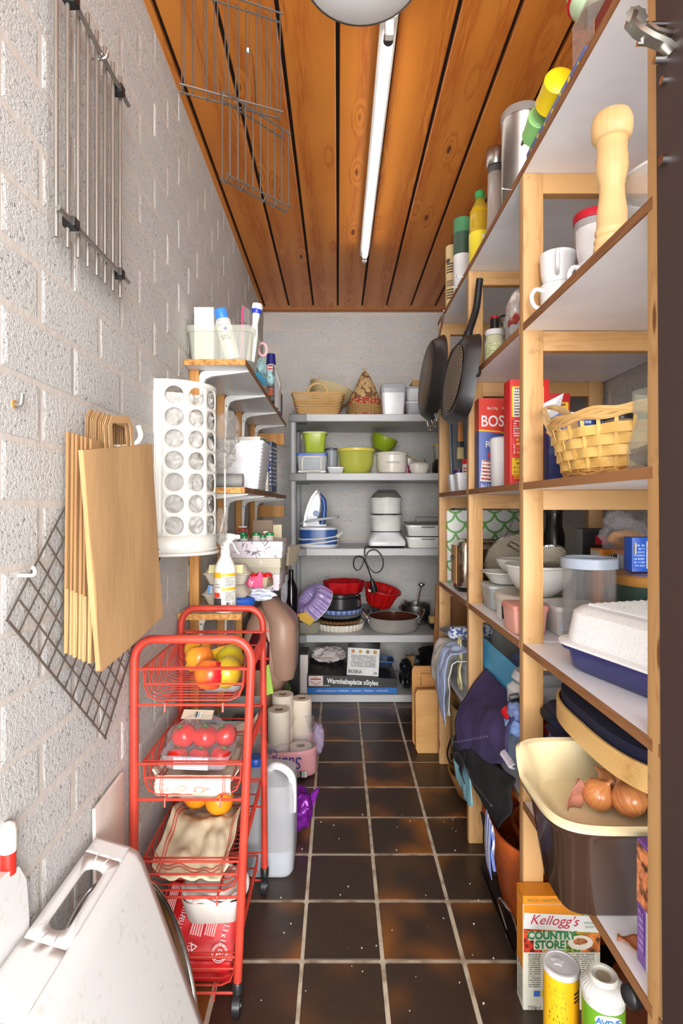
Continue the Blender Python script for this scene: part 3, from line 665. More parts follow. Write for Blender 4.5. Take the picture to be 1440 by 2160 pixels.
P('shaft', G().cyl((0, 0, .0), (.045, 0, .225), .0045, n=8), CHROME, t); P('knob', G().lathe([(.006, .222), (.024, .236), (.022, .246), (.0, .252)], 18, .047, 0), STEEL, t); P('plate', G().lathe([(.03, -.006), (.03, .0)], 18), STEEL, t)
t = th('whisk_head', 'steel mixer beater leaning out of the steel pot', 'kitchen tool', (.485, 3.69, z+.055), ry=R(-22))
for a in (0, 60, 120): P('wire', G().tube(spline([(0, 0, .11), (.026*cos(R(a)), .026*sin(R(a)), .07), (.02*cos(R(a)), .02*sin(R(a)), .02), (0, 0, 0), (-.02*cos(R(a)), -.02*sin(R(a)), .02), (-.026*cos(R(a)), -.026*sin(R(a)), .07), (0, 0, .11)], 4), .0024, 5), CHROME, t)
t = th('frying_pan', 'black frying pan with green contents at the far right of the fourth shelf', 'pan', (.700, 3.55, z))
P('pan', G().lathe([(.10, 0), (.128, .04), (.132, .042), (.126, .042), (.098, .006), (0, .005)], 40), BLACK, t)
P('green_cloth', G().blob((-.03, 0, .055), (.06, .06, .036), .25, 1.8, 4), pm((150, 180, 40), .6), t)
one('sponge', G().box(-.03, .03, -.02, .02, 0, .045, .005), pm((214, 180, 110), .8, bump=.4), 'yellow sponge block on the green cloth in the black pan', 'sponge', (.610, 3.50, z+.044), rz=R(10))

# -- bottom shelf
z = UZ[4]+.001
t = th('white_box', 'narrow white box standing upright at the left of the bottom grey shelf', 'box', (-.208, 3.42, z))
P('box', G().box(-.024, .024, -.03, .16, 0, .235, .001), pm((224, 214, 208), .6), t); P('spine', G().box(-.0235, .0235, -.029, .159, .2352, .2362), pm((120, 118, 116), .6), t)
t = th('hotplate_box', 'long flat black box with big white lettering and a blue strip along its foot', 'box', (.088, 3.375, z))
BX = pm((28, 27, 28), .35)
P('box', G().prism([(-.275, 0), (.275, 0), (.275, .092), (-.275, .122)], 0, .30), BX, t)
P('lid_flap', G().loft([[(-.265, .004, .122), (-.05, .004, .111), (-.05, .006, .113), (-.265, .006, .124)], [(-.265, .2, .165), (-.05, .2, .15), (-.05, .202, .152), (-.265, .202, .167)]]), BX, t, smooth=0)
plate('blue_strip', t, .548, .036, (0, -.0006, .021), pm((42, 112, 190), .4))
plate('logo_field', t, .088, .062, (-.222, -.0006, .080), pm((226, 214, 208), .5))
P('logo_diamond', G().loft([[(-.036, 0, 0), (0, 0, -.026), (.036, 0, 0), (0, 0, .026)], [(-.031, 0, 0), (0, 0, -.022), (.031, 0, 0), (0, 0, .022)]], False, False), INKR, t, smooth=0).location = (-.222, -.0012, .080)
plate('logo_print', t, .07, .014, (-.222, -.0018, .088), printlines((226, 214, 208), (190, 60, 50), 1, .9, 9))
tx('Warmhalteplatte »Style«', .042, t, (.004, -.001, .073), INKW, bold=.0012, sx=.74, roll=R(-2.6))
tx('tabellier', .013, t, (-.155, -.001, .053), INKW)
tx('wellness warming tray  •  chauffe-plats  •  ovaal plate  •  calientador  •  scaldavivande', .0128, t, (0, -.0012, .021), INKW)
t = th('appliance_box', 'white printed box with black top standing on the long black box', 'box', (.153, 3.40, z+.1048), rz=R(-1), ry=R(3.1))
P('box', G().box(-.098, .098, 0, .13, 0, .19, .001), pm((226, 226, 224), .5), t)
P('top', G().box(-.0985, .0985, -.0006, .1306, .168, .203, .001), BX, t)
tx('BOSKA', .029, t, (-.048, -.001, .022), INK, bold=.0006, sx=.9)
plate('small_print', t, .17, .075, (0, -.0008, .088), printlines((226, 226, 224), (120, 120, 120), 9, .6, 3))
for k, cc in enumerate(((190, 120, 60), (206, 160, 70), (150, 120, 90), (190, 140, 50))):
    P('pictogram', G().lathe([(.012, 0), (.012, .0006)], 6+k), pm(cc, .5), t, smooth=0).matrix_local = Matrix.Translation((-.066+k*.045, -.0002, .148)) @ Matrix.Rotation(R(90), 4, 'X')
plate('ce_mark', t, .024, .014, (.078, -.001, .018), printlines((226, 226, 224), (70, 70, 70), 3, .8, 5))
one('crumpled_bag', G().blob((0, 0, .058), (.10, .06, .045), .35, 1.9, 8, ridge=True), pm((196, 186, 182), .55), 'crumpled pale grey plastic bag on the long black box', 'bag', (-.055, 3.53, z+.145))
t = th('blue_rim_tray', 'dark tray with blue rim lying flat behind the white lettered box', 'tray', (.285, 3.60, z+.112), ry=R(3))
P('tray', G().bin(.12, .11, .04, .15, .14, .03, .003), pm((60, 66, 84), .3), t); P('rim', G().tube(rr(.15, .14, .03, .042, 4), .005, 6, True), pm((70, 110, 180), .4), t)
one('black_bag', G().blob((0, 0, .1), (.04, .075, .082), .3, 1.8, 12, ridge=True), pm((26, 26, 28), .3), 'shiny black plastic bag at the right end of the long black box', 'bag', (.43, 3.47, z-.002))
one('wooden_block', G().box(-.025, .025, -.02, .02, 0, .17, .002), PINE, 'small pine block behind the black plastic bag', 'block', (.475, 3.62, z))
for k, (r, h, dz, x) in enumerate(((.125, .115, 0, .62), (.118, .105, .116, .64))):
    t = th('cooking_pot', ('black cooking pot with red edged grip, lower one at the right of the bottom shelf', 'black lidded cooking pot stacked on another black pot')[k], 'pot', (x, 3.55, z+dz), 0, 'black cooking pots')
    P('pot', G().lathe([(r*.9, 0), (r, .01), (r, h-.004), (r+.004, h), (r-.004, h), (0, h-.012)], 40), pm((28, 28, 30), .35), t)
    for a in (R(205), R(25)):
        P('grip', G().tube([(r*cos(a+d)*m, r*sin(a+d)*m, h-.03) for d, m in ((-.28, .99), (-.22, 1.2), (0, 1.3), (.22, 1.2), (.28, .99))], .008, 8), BLACK, t)
t = th('oven_glove_tag', 'red edged black oven cloth hanging over the lower black pot', 'cloth', (.50, 3.43, z))
P('cloth', G().strip(spline([(.03, .0, .15), (-.01, -.012, .135), (-.02, -.016, .1), (.0, -.02, .05), (.05, -.02, .01)], 4), (0, 1, 0), .05, .008), BLACK, t)
P('hem', G().tube(spline([(.028, -.027, .15), (-.014, -.04, .135), (-.026, -.043, .1), (-.006, -.046, .05), (.046, -.046, .012)], 4), .005, 6), REDP, t)
# ================================================================ left wall: bracket shelves
LB = th('bracket_shelves', 'three white chipboard shelves on white brackets along the left wall', 'shelf', (0, 0, 0))
S1, S2, S3 = 1.799, 1.363, .947
SX = -.315
s = Nt('raw_chipboard'); n1 = s.noise(s.co(), 90, 4, .7); s.bump(n1, .3, .002)
CHIP = s.fin(s.mix(s.ss(n1, .35, .65), lin((214, 160, 92)), lin((160, 104, 50))), .85)
for z, y0, y1 in ((S1, 1.875, 3.352), (S2, 1.86, 3.352), (S3, 1.80, 3.30)):
    b = P('shelf', G().box(XL+.005, SX, y0+.002, y1, z-.0195, z), LMELA if z > 1 else pm((214, 196, 164), .5), LB, smooth=0)
    P('cut_edge', G().box(XL+.005, SX, y0, y0+.002, z-.0195, z), CHIP, b, smooth=0)
    P('front_band', G().box(SX, SX+.002, y0, y1, z-.0195, z), EDGE, b, smooth=0)
UPY = (1.945, 2.385, 2.82, 3.26)
UPW = wood((206, 150, 84), (176, 116, 56), 'z', 80, .6)
for i, y in enumerate(UPY):
    P('upright', G().box(XL+.005, XL+.037, y-.002, y+.034, .9 if i > 3 else fz(y)+.002, S1-.02, .001), UPW, LB)
    for z, a in ((S1, .175), (S2, .172), (S3, .172)):
        if z == S3 and i == 0: pass
        x = XL+.037; g = G(); yb = y+.016; zt = z-.0205
        g.prism([(x, zt-.185), (x+.006, zt-.185), (x+.014, zt-.05), (x+.022, zt-.03), (x+.045, zt-.02), (x+a, zt-.004), (x+a, zt), (x+.02, zt), (x+.006, zt-.006), (x, zt-.02)], yb-.010, yb+.010)
        P('bracket', g, WHITE, LB, smooth=.5)
        P('screw', G().cyl((x+.007, yb-.012, zt-.045), (x+.007, yb-.009, zt-.045), .003, n=8), DGREY, LB)
P('wall_batten', G().box(XL+.01, SX-.01, 3.335, 3.352, S1-.13, S1-.06, .001), UPW, LB)
P('wall_batten', G().box(XL+.01, SX-.01, 3.335, 3.352, S2-.13, S2-.06, .001), UPW, LB)

# ---- on the upper left shelf
z = S1+.0008
t = th('storage_tub', 'milky plastic tub full of household bottles at the front of the upper left shelf', 'container', (-.405, 1.985, z))
TUBM = clear((234, 236, 226), .2, .3, milky=1, name='milky_tub')
P('tub', G().bin(.205, .185, .118, .222, .20, .025, .0025, lip=.022), TUBM, t)
t = th('white_carton', 'plain white carton standing at the left in the milky tub', 'box', (-.466, 1.955, z+.006))
P('carton', G().box(-.034, .034, -.034, .034, 0, .184, .001), pm((236, 234, 228), .6), t); P('flap', G().box(-.034, .034, -.0355, -.0342, .165, .186), pm((228, 226, 220), .6), t)
t = th('spray_can', 'white spray can with light blue cap leaning in the milky tub', 'spray can', (-.368, 1.93, z+.012), ry=R(-13), rx=R(8))
P('can', G().lathe([(.0265, 0), (.027, .004), (.027, .128), (.024, .137), (.021, .141)], 28), pm((226, 226, 222), .3, .2), t)
P('cap', G().lathe([(.0225, .1412), (.0225, .168), (.02, .174), (0, .175)], 24), pm((58, 130, 222), .35), t)
band('label', t, .0274, .088, .116, pm((226, 226, 234), .4), R(190), R(340), 20, r2=.0274)
band('label_print', t, .0272, .117, .134, barcode(3), 0, 2*pi, 28, r2=.0252)
tx('STL', .02, t, (0, -.0285, .073), DGREY, bold=.0004)
P('emblem', G().lathe([(.006, 0), (.006, .0005)], 10), pm((90, 80, 180), .4), t, smooth=0).matrix_local = Matrix.Translation((.006, -.0276, .102)) @ Matrix.Rotation(R(90), 4, 'X')
FILM = clear((240, 238, 242), .09, .12, .6, 40, 'plastic_film')
def pouch(par, w, h, bulge, mat, seed, name='bag'):
    f = lambda sgn: (lambda u, v: ((u-.5)*w*(1-.15*v*(1-v)), sgn*bulge*sin(pi*u)*(1-v*.8)+.006*NZ.noise(V((u*4, v*5, seed)))*sin(pi*u), v*h))
    g = G().grid(f(-1), 12, 14).grid(f(1), 12, 14); return P(name, g, mat, par)
t = th('zip_bag', 'clear zip bag with a pink seal sticking out of the milky tub', 'bag', (-.336, 2.02, z+.01), rz=R(62), ry=R(7))
pouch(t, .10, .215, .016, FILM, 3)
P('seal', G().tube([(-.043+.006*sin(v*6), -.004, .02+.19*v) for v in [k/10 for k in range(11)]], .0035, 6), pm((222, 70, 120), .4), t)
t = th('blue_capped_bottle', 'white dispenser with bright blue frayed cap at the right in the milky tub', 'bottle', (-.310, 1.96, z+.012), ry=R(7))
P('body', G().loft([rr(.03, .026, .01, 0), rr(.032, .028, .012, .09), rr(.020, .018, .008, .135), rr(.026, .022, .01, .165), rr(.026, .022, .01, .172)]), WHITE, t)
P('cap', G().lathe([(.0165, .1725), (.018, .18), (.0165, .2), (.014, .203), (0, .203)], 20), pm((44, 66, 200), .35), t)
P('tamper_seal', G().lathe([(.0185, .186), (.019, .198), (.017, .206)], 24, mod=lambda q: 1+.06*sin(7*q), c0=False, c1=False), WHITE, t)
t = th('brown_bottle', 'small dark brown bottle behind the spray can', 'bottle', (-.350, 2.045, z+.006))
P('body', G().lathe([(.02, 0), (.022, .01), (.022, .12), (.012, .14), (.012, .15)], 18), pm((70, 50, 40), .2), t); P('cap', G().lathe([(.013, .1505), (.013, .172), (0, .174)], 16), pm((66, 54, 50), .4), t)
one('white_bottle_cap', G().loft([rr(.012, .01, .003, 0), rr(.016, .012, .004, .09), rr(.012, .01, .003, .182)]), pm((214, 214, 214), .4), 'thin pale plastic strip standing behind the white carton', 'strip', (-.421, 2.03, z+.006), ry=R(-4))
one('pink_band', G().tube([(.016*cos(a*pi/10), 0, .024*sin(a*pi/10)) for a in range(20)], .005, 8, True), pm((226, 176, 182), .6), 'pale pink loop hanging at the right side of the milky tub', 'loop', (-.288, 2.115, z+.10), rz=R(20))
t = th('detergent_bottle', 'white detergent bottle with dark blue screw cap behind the tub', 'bottle', (-.342, 2.83, z))
P('body', G().lathe([(.04, 0), (.044, .01), (.044, .15), (.03, .2), (.018, .215), (.018, .225)], 24), clear((210, 210, 214), .7, .3, milky=1), t)
P('cap', G().lathe([(.025, .2255), (.021, .278), (0, .279)], 22), pm((30, 34, 120), .35), t)
t = th('face_mask', 'crumpled pale blue face mask lying on a beige tub', 'mask', (-.322, 2.32, z+.046))
P('cloth', G().blob((0, 0, .032), (.028, .075, .040), .35, 1.5, 21).blob((.022, .11, .016), (.022, .05, .030), .35, 1.5, 25), pm((178, 218, 224), .7), t)
P('ear_loop', G().tube(spline([(.02, .02, .05), (.045, .05, .06), (.055, .10, .03), (.066, .12, -.02), (.05, .15, -.03)]), .0015, 5), WHITE, t)
t = th('beige_tub', 'small beige lidded tub under the pale blue mask', 'container', (-.33, 2.33, z))
P('body', G().bin(.05, .09, .03, .056, .1, .012, .002), pm((202, 194, 170), .5), t); P('lid', G().loft([rr(.06, .104, .014, .0305), rr(.06, .104, .014, .038)]), pm((196, 186, 160), .5), t)
one('blue_pouch', G().blob((0, 0, 0), (.022, .12, .018), .08, 1, 2), pm((70, 180, 226), .3), 'glossy sky blue oval pouch on the edge of the upper left shelf', 'pouch', (-.318, 2.26, z+.0185), rz=R(-5))
one('clear_bag', G().blob((0, 0, .04), (.026, .065, .038), .3, 1.8, 17, ridge=True), FILM, 'clear plastic bag with print under the sky blue pouch', 'bag', (-.335, 2.535, z+.016))
t = th('firelighter_box', 'slim black and red printed box among the bottles on the upper left shelf', 'box', (-.322, 2.665, z))
P('box', G().box(-.014, .014, -.04, .04, 0, .175, .001), pm((38, 36, 40), .4), t)
plate('red_lettering', t, .024, .05, (0, -.0404, .10), printlines((38, 36, 40), (214, 60, 50), 4, .8, 2)); plate('flame_picture', t, .024, .035, (0, -.0404, .045), pm((206, 96, 40), .5, var=.5, vs=60))
plate('top_print', t, .026, .04, (0, -.0404, .15), printlines((222, 222, 226), (190, 40, 60), 3, .7, 8))
plate('side_print', t, .07, .15, (.0144, 0, .09), printlines((224, 224, 228), (60, 70, 150), 7, .6, 4), rz=R(90))
t = th('cleaner_bottle', 'white cleaner bottle with pale label at the far end of the upper left shelf', 'bottle', (-.336, 2.93, z))
P('body', G().loft([rr(.06, .09, .025, 0, 5), rr(.064, .096, .028, .01, 5), rr(.064, .096, .028, .15, 5), rr(.05, .07, .022, .195, 5), rr(.022, .022, .01, .215, 5), rr(.022, .022, .01, .24, 5)]), clear((224, 224, 220), .8, .3, milky=1), t)
plate('label', t, .045, .11, (.002, -.0485, .085), printlines((232, 232, 228), (120, 124, 120), 12, .5, 6)); plate('label_head', t, .045, .02, (.002, -.0487, .125), pm((150, 190, 170), .5))
t = th('slim_bottle', 'slim grey bottle with black cap beside the cleaner bottle', 'bottle', (-.328, 3.10, z))
P('body', G().lathe([(.016, 0), (.018, .01), (.018, .12), (.008, .14), (.008, .15)], 16), pm((80, 80, 110), .3), t); P('cap', G().lathe([(.010, .1505), (.010, .175), (0, .176)], 14), BLACK, t)

# ---- on the middle left shelf
z = S2+.0008
WW = pm((230, 231, 234), .5)
t = th('white_basket', 'white woven rectangular basket on the middle left shelf', 'basket', (-.383, 2.16, z))
for face, (ax, ay, bx, by, n) in enumerate(((-.072, -.105, .088, -.105, 11), (.088, -.105, .088, .105, 13), (.088, .105, -.072, .105, 11), (-.072, .105, -.072, -.105, 13))): pass
weave(t, .165, .205, .172, .208, .245, .012, 26, WW, .0016, nst=44, sr=.0036)
P('liner', G().bin(.15, .19, .168, .192, .228, .012, .002), pm((220, 221, 224), .6), t)
P('rim', G().tube(rr(.212, .25, .016, .174, 3), .0055, 6, True), WW, t)
P('base', G().loft([rr(.16, .20, .012, 0), rr(.168, .208, .012, .006)]), WW, t)
one('rolled_mat', G().cyl((-.075, 0, 0), (.075, 0, 0), .0235, n=24).tube([(.0755, .018*cos(a*.5)*(1-a/28), .018*sin(a*.5)*(1-a/28)) for a in range(24)], .0012, 4), pm((128, 126, 122), .6), 'rolled grey mat lying in front of the white basket', 'mat', (-.402, 1.905, z+.0238))
t = th('green_carton', 'green and white carton standing behind the white basket', 'box', (-.372, 2.345, z), rz=R(-12))
P('carton', G().box(-.055, .055, -.03, .05, 0, .225, .001), pm((58, 158, 66), .45), t); P('top', G().box(-.055, .055, -.0306, .0506, .21, .2262), pm((224, 222, 212), .5), t)
plate('white_band', t, .11, .03, (0, -.0306, .18), pm((120, 196, 120), .5))
one('blue_folder', G().box(-.07, .07, -.003, .003, 0, .195, .001), pm((140, 186, 196), .5), 'pale blue flat pack leaning in the top of the white basket', 'pack', (-.42, 2.19, z+.006), rx=R(-4))
for k, (x, y, h, c1, rzz) in enumerate(((-.338, 2.45, .155, (54, 92, 200), -14), (-.318, 2.60, .235, (36, 50, 96), -8), (-.335, 2.40, .055, (96, 120, 214), 0))):
    t = th('printed_box', ('medium blue box beside the white basket, in front of the dark blue one', 'tall dark blue box with white print at the far end of the basket', 'low lilac blue box with white back at the shelf edge')[k], 'box', (x, y, z), R(rzz), 'blue boxes on the middle left shelf')
    P('box', G().box(-.02, .02, -.045, .045, 0, h, .001), pm(c1, .45), t)
    plate('print', t, .036, h*.8, (0, -.0456, h*.5), printlines(c1, (220, 224, 236), 9+k, .55, k)); plate('print', t, .08, h*.8, (.0206, 0, h*.5), printlines(c1, (214, 218, 230), 10, .5, k+4), R(90))
    if k == 2: P('back', G().box(.0208, .035, -.03, .03, 0, .085, .001), OFFW, t)
one('film_wrap', G().blob((0, 0, .014), (.04, .09, .009), .4, 2, 31, ridge=True), FILM, 'flattened clear wrapper under the right side of the white basket', 'wrapper', (-.325, 2.33, z))

# ---- on the lower left shelf
z = S3+.0008
t = th('spray_bottle', 'white trigger spray bottle with orange label at the front of the lower left shelf', 'bottle', (-.376, 1.845, z))
P('body', G().lathe([(.033, 0), (.0365, .006), (.0365, .135), (.034, .15), (.018, .183), (.016, .187)], 36), pm((236, 234, 228), .3), t)
P('collar', G().lathe([(.0165, .1872), (.0165, .207), (.014, .209)], 24), WHITE, t)
P('trigger_head', G().loft([rr(.03, .024, .01, .2092, 4, .0), rr(.034, .026, .012, .222, 4, -.002), rr(.058, .026, .012, .236, 4, -.002), rr(.074, .026, .012, .246, 4, .003), rr(.066, .022, .01, .257, 4, .002), rr(.04, .016, .007, .2605, 4, -.002)]), clear((232, 232, 228), .8, .3, milky=1), t)
P('nozzle', G().cyl((.038, 0, .248), (.05, 0, .248), .0085, .007), WHITE, t)
P('trigger', G().strip(spline([(.018, 0, .236), (.03, 0, .222), (.036, 0, .208), (.048, 0, .192)], 4), (0, 1, 0), .014, .004), WHITE, t)
a0, a1, am = R(196), R(350), R(262)
band('label', t, .0369, .012, .132, pm((226, 222, 214), .4), a0, a1, 24)
band('label_orange', t, .0372, .114, .1325, pm((240, 178, 36), .4), a0, am-.04, 14); band('label_orange', t, .0372, .12, .13, pm((240, 178, 36), .4), am+.04, a1, 14)
band('label_orange', t, .0372, .074, .083, pm((240, 178, 36), .4), am+.04, a1, 14); band('label_foot', t, .0372, .006, .014, pm((240, 178, 36), .4), a0, am, 14)
band('label_picture', t, .0371, .014, .048, pm((70, 66, 66), .5), a0, am-.02, 14); band('label_badge', t, .0373, .05, .066, pm((226, 62, 46), .4), R(212), R(252), 8)
for zz, h, k in ((.087, .03, 1), (.040, .03, 2)):
    plate('label_text', t, .034, h, (.0212, -.0322, zz+.014), printlines((226, 222, 214), (120, 116, 112), 7, .6, k), rz=R(33))
plate('barcode', t, .022, .022, (.0195, -.0332, .025), barcode(1), rz=R(31))
tx('natur', .0075, t, (-.0185, -.0334, .094), DGREY, rz=R(-30)); tx('reiniger', .0075, t, (-.0185, -.0334, .085), DGREY, rz=R(-30))
EGG = pm((200, 190, 172), .85, bump=.25, bs=150)
def egg_carton(label, loc, rz, lid):
    t = th('egg_carton', label, 'egg box', loc, rz, 'egg cartons on the lower left shelf')
    P('base', G().loft([rr(.125, .08, .015, 0), rr(.155, .11, .02, .034), rr(.168, .12, .022, .036), rr(.168, .12, .022, .039)]), EGG, t)
    P('lid', G().loft([rr(.166, .118, .022, .0395), rr(.152, .105, .02, .043), rr(.126, .08, .03, .068), rr(.10, .055, .025, .071)]), EGG, t)
    P('tab', G().box(-.02, .02, -.068, -.06, .03, .046, .003), EGG, t)
    if lid == 0:
        plate('label_frame', t, .1, .032, (-.01, -.0486, .056), pm((104, 160, 214), .6), rx=R(-27)); plate('label', t, .088, .026, (-.006, -.0500, .056), printlines((230, 224, 222), (120, 110, 110), 5, .6, 9), rx=R(-27))
    else:
        plate('label', t, .12, .03, (0, -.0486, .056), pm((236, 230, 168), .6), rx=R(-27)); P('egg_picture', G().lathe([(.008, 0), (.008, .0006)], 12), pm((206, 130, 60), .6), t, smooth=0).matrix_local = Matrix.Translation((-.02, -.0508, .056)) @ Matrix.Rotation(R(63), 4, 'X')
egg_carton('grey egg carton with blue framed label, lower of the two behind the spray bottle', (-.400, 2.0, z), 0, 0)
egg_carton('grey egg carton with yellow label stacked on the other egg carton', (-.396, 2.0, z+.0725), 0, 1)
# floral boxes
s = Nt('floral_paper'); v = s.co(); w1 = s.noise(v, 30, 2)
vv = s.n('ShaderNodeTexVoronoi', {'Vector': s.co(scale=(1, 1, .6)), 'Scale': 46.0}, feature='DISTANCE_TO_EDGE').outputs[0]
FLOR = s.fin(s.mix(s.math('MULTIPLY', s.ss(vv, .05, .02), s.ss(w1, .48, .56)), lin((226, 214, 222)), lin((96, 90, 96))), .55)
for k, (h, m, dx) in enumerate(((.068, FLOR, .0), (.066, pm((198, 190, 168), .6), .004), (.069, FLOR, .012))):
    zz = z+(0, .0686, .1352)[k]
    t = th('gift_box', ('pale floral gift box at the bottom of the stack on the lower left shelf', 'plain beige gift box in the middle of the gift box stack', 'pale floral gift box on top of the stack under the green lidded jars')[k], 'box', (-.362+dx, 2.42, zz), 0, 'gift boxes on the lower left shelf')
    P('box', G().box(-.12, .118, -.13, .13, 0, h*.6, .001), m, t); P('lid', G().box(-.123, .121, -.133, .133, h*.38, h, .0015), m, t)
    if k == 1:
        for xx in (-.07, .04): P('button', G().lathe([(.009, 0), (.009, .002)], 14), pm((206, 198, 180), .5), t).matrix_local = Matrix.Translation((xx, -.1332, .048)) @ Matrix.Rotation(R(90), 4, 'X')
zt = z+.1352+.0692
JL = pm((24, 122, 66), .35)
for k, (x, y) in enumerate(((-.44, 2.335), (-.405, 2.36), (-.395, 2.325), (-.345, 2.335), (-.322, 2.37), (-.288, 2.335))):
    h = .011 if k in (0, 2, 4) else .022
    t = th('spice_pot', ('leftmost green lidded spice pot on the floral box', 'green lidded spice pot, second from the left at the back', 'flat green lidded pot in the middle front of the floral box', 'tall green lidded pot right of the middle on the floral box', 'flat green lidded pot between two taller ones on the right', 'rightmost green lidded spice pot on the floral box')[k], 'jar', (x, y, zt), 0, 'green lidded spice pots')
    P('pot', G().lathe([(.0155, 0), (.0165, .002), (.0165, h)], 18), clear((206, 200, 190), .7, .3, milky=1), t); P('lid', G().lathe([(.018, h+.0003), (.018, h+.011), (.0165, h+.0125), (0, h+.0125)], 20), JL, t)
t = th('red_capped_jar', 'small red jar with white cap among the green lidded pots', 'jar', (-.315, 2.415, zt)); P('jar', G().lathe([(.014, 0), (.014, .026)], 16), REDP, t); P('lid', G().lathe([(.013, .0263), (.013, .037), (0, .038)], 16), OFFW, t)
t = th('sauce_sachet', 'small red and white net of sachets behind the green lidded pots', 'pack', (-.42, 2.44, zt)); P('net', G().blob((0, 0, .025), (.03, .03, .028), .3, 2, 5), pm((170, 84, 70), .6, var=.4, vs=80), t); P('label', G().box(-.018, .018, -.012, .012, .052, .058, .002), OFFW, t)
one('brown_folder', G().box(-.045, .045, -.006, .006, 0, .085, .002), pm((132, 112, 92), .7), 'brown card wallet leaning at the back of the gift box stack', 'wallet', (-.338, 2.49, zt), rx=R(-14), rz=R(8))
one('beige_block', G().box(-.02, .02, -.015, .015, 0, .062, .002), pm((196, 186, 150), .6), 'narrow beige block standing right of the brown card wallet', 'block', (-.275, 2.53, zt))
t = th('tomato_punnet', 'pink cardboard punnet of small red tomatoes beside the egg cartons', 'punnet', (-.312, 2.13, z+.040), rz=R(-8))
PK = pm((224, 86, 132), .5)
P('tray', G().bin(.095, .07, .042, .11, .085, .008, .0018), pm((176, 156, 130), .7), t)
P('front_panel', G().prism([(-.052, .002), (.034, .002), (.036, .04), (.03, .062), (.022, .062), (.014, .046), (-.006, .042), (-.016, .055), (-.026, .064), (-.052, .064)], -.0445, -.0425), PK, t)
P('side_panel', G().box(.0555, .057, -.03, .03, .004, .03), pm((170, 150, 124), .7), t)
tx('ly', .03, t, (-.012, -.0451, .022), INKW, shear=.3, roll=R(8)); 
for i in range(5):
    q = ((-.01, -.02), (.022, -.02), (-.02, .012), (.012, .014), (.04, .01))[i]
    tm = th('tomato', ('small red tomato behind the cut-out of the pink punnet', 'small red tomato at the right front of the pink punnet', 'small red tomato at the back left of the pink punnet', 'small red tomato at the back middle of the pink punnet', 'small red tomato at the back right of the pink punnet')[i], 'tomato', (-.312+q[0], 2.13+q[1], z+.040+.036), 0, 'tomatoes in the pink punnet')
    P('fruit', G().lathe([(.001, -.019), (.012, -.016), (.019, -.004), (.019, .006), (.012, .017), (.002, .015)], 18), pm((206, 28, 24), .2), tm); P('stem', G().lathe([(.004, .0155), (.002, .0185)], 6), pm((70, 110, 40), .6), tm)
t = th('blue_bag_roll', 'roll of blue and white plastic bags under the pink punnet', 'bag roll', (-.33, 2.06, z)); 
P('roll', G().cyl((-.07, 0, .020), (.05, .03, .020), .0195, n=18), pm((40, 130, 190), .35), t); P('loose_film', G().blob((.03, .0, .022), (.06, .035, .02), .5, 1.7, 9, ridge=True), pm((206, 214, 230), .35), t)
one('blue_case', G().loft([rr(.08, .05, .02, 0), rr(.09, .056, .024, .008), rr(.088, .054, .024, .022), rr(.07, .04, .018, .028)]), pm((34, 92, 190), .3), 'blue oval plastic case at the edge of the lower left shelf', 'case', (-.338, 1.955, z), rz=R(20))
t = th('newsprint_box', 'small box covered in script print poking out right of the gift boxes', 'box', (-.262, 2.80, z+.055), rz=R(-20))
NEWS = printlines((196, 184, 160), (120, 108, 90), 12, .6, 7)
P('box', G().loft([rr(.07, .10, .002, 0), rr(.10, .14, .002, .095)], True, False), pm((188, 176, 152), .7), t, sol=.002)
plate('script', t, .075, .085, (-.0, -.0615, .048), NEWS, rx=R(-12))
for x in (-.03,): P('foot', G().box(-.11, .0, -.02, .02, -.054, -.0005), pm((120, 100, 80), .7), t)
one('grey_cloth_bag', G().blob((0, 0, 0), (.018, .03, .085), .35, 1.9, 44, ridge=True), pm((176, 176, 182), .6), 'crumpled grey white bag hanging below the script printed box', 'bag', (-.285, 2.93, z-.075))

# ---- tan domed appliance below the shelf
t = th('domed_appliance', 'tan plastic domed appliance with a dark red window standing behind the red cart', 'appliance', (-.345, 2.885, fz(2.885))); t.scale = (1.06, 1.06, .945)
TAN = pm((198, 158, 136), .4); dz0 = .40
sec = [(0.0, .05), (.10, .055), (.26, .075), (.34, .105), (.36, .118), (.44, .128), (.58, .125), (.66, .105), (.72, .072), (.75, .03)]
P('body', G().loft([rr(2*r*.86, 2*r*1.0, r*.6, h, 6, -.02) for h, r in sec]), TAN, t)
P('visor', G().loft([rr(2*r*.55, 2*r*1.12, r*.5, h, 6, .058-.06*max(0, h-.66)/.1) for h, r in [(.355, .098), (.40, .118), (.56, .130), (.66, .122), (.73, .10), (.785, .06), (.80, .03)]]), TAN, t)
P('window', G().loft([rr(.085, .03, .014, .42, 6, -.045, -.118), rr(.10, .03, .014, .44, 6, -.045, -.122), rr(.10, .03, .014, .56, 6, -.045, -.122), rr(.06, .03, .014, .62, 6, -.045, -.108)]), pm((84, 22, 30), .12), t)
P('seam', G().tube(rr(.222, .258, .078, .56, 6, -.02), .002, 4, True), pm((110, 84, 70), .5), t)
P('foot', G().loft([rr(.22, .26, .05, 0), rr(.22, .26, .05, .02), rr(.1, .1, .04, .03)]), pm((60, 50, 46), .5), t)
P('brace', G().box(.04, .07, .03, .06, .03, .36, .003), pm((110, 84, 56), .6), t)
one('dark_bottle', G().lathe([(.036, 0), (.038, .02), (.038, .2), (.014, .26), (.014, .31), (0, .31)], 20), pm((22, 20, 24), .12), 'dark glass bottle behind the tan domed appliance, beside the grey unit', 'bottle', (-.27, 3.2, .62), ry=0)
one('bottle_stand', G().box(-.05, .05, -.06, .06, 0, .55, .003), pm((34, 30, 28), .6), 'dark narrow stand under the dark glass bottle', 'stand', (-.275, 3.2, fz(3.2)))
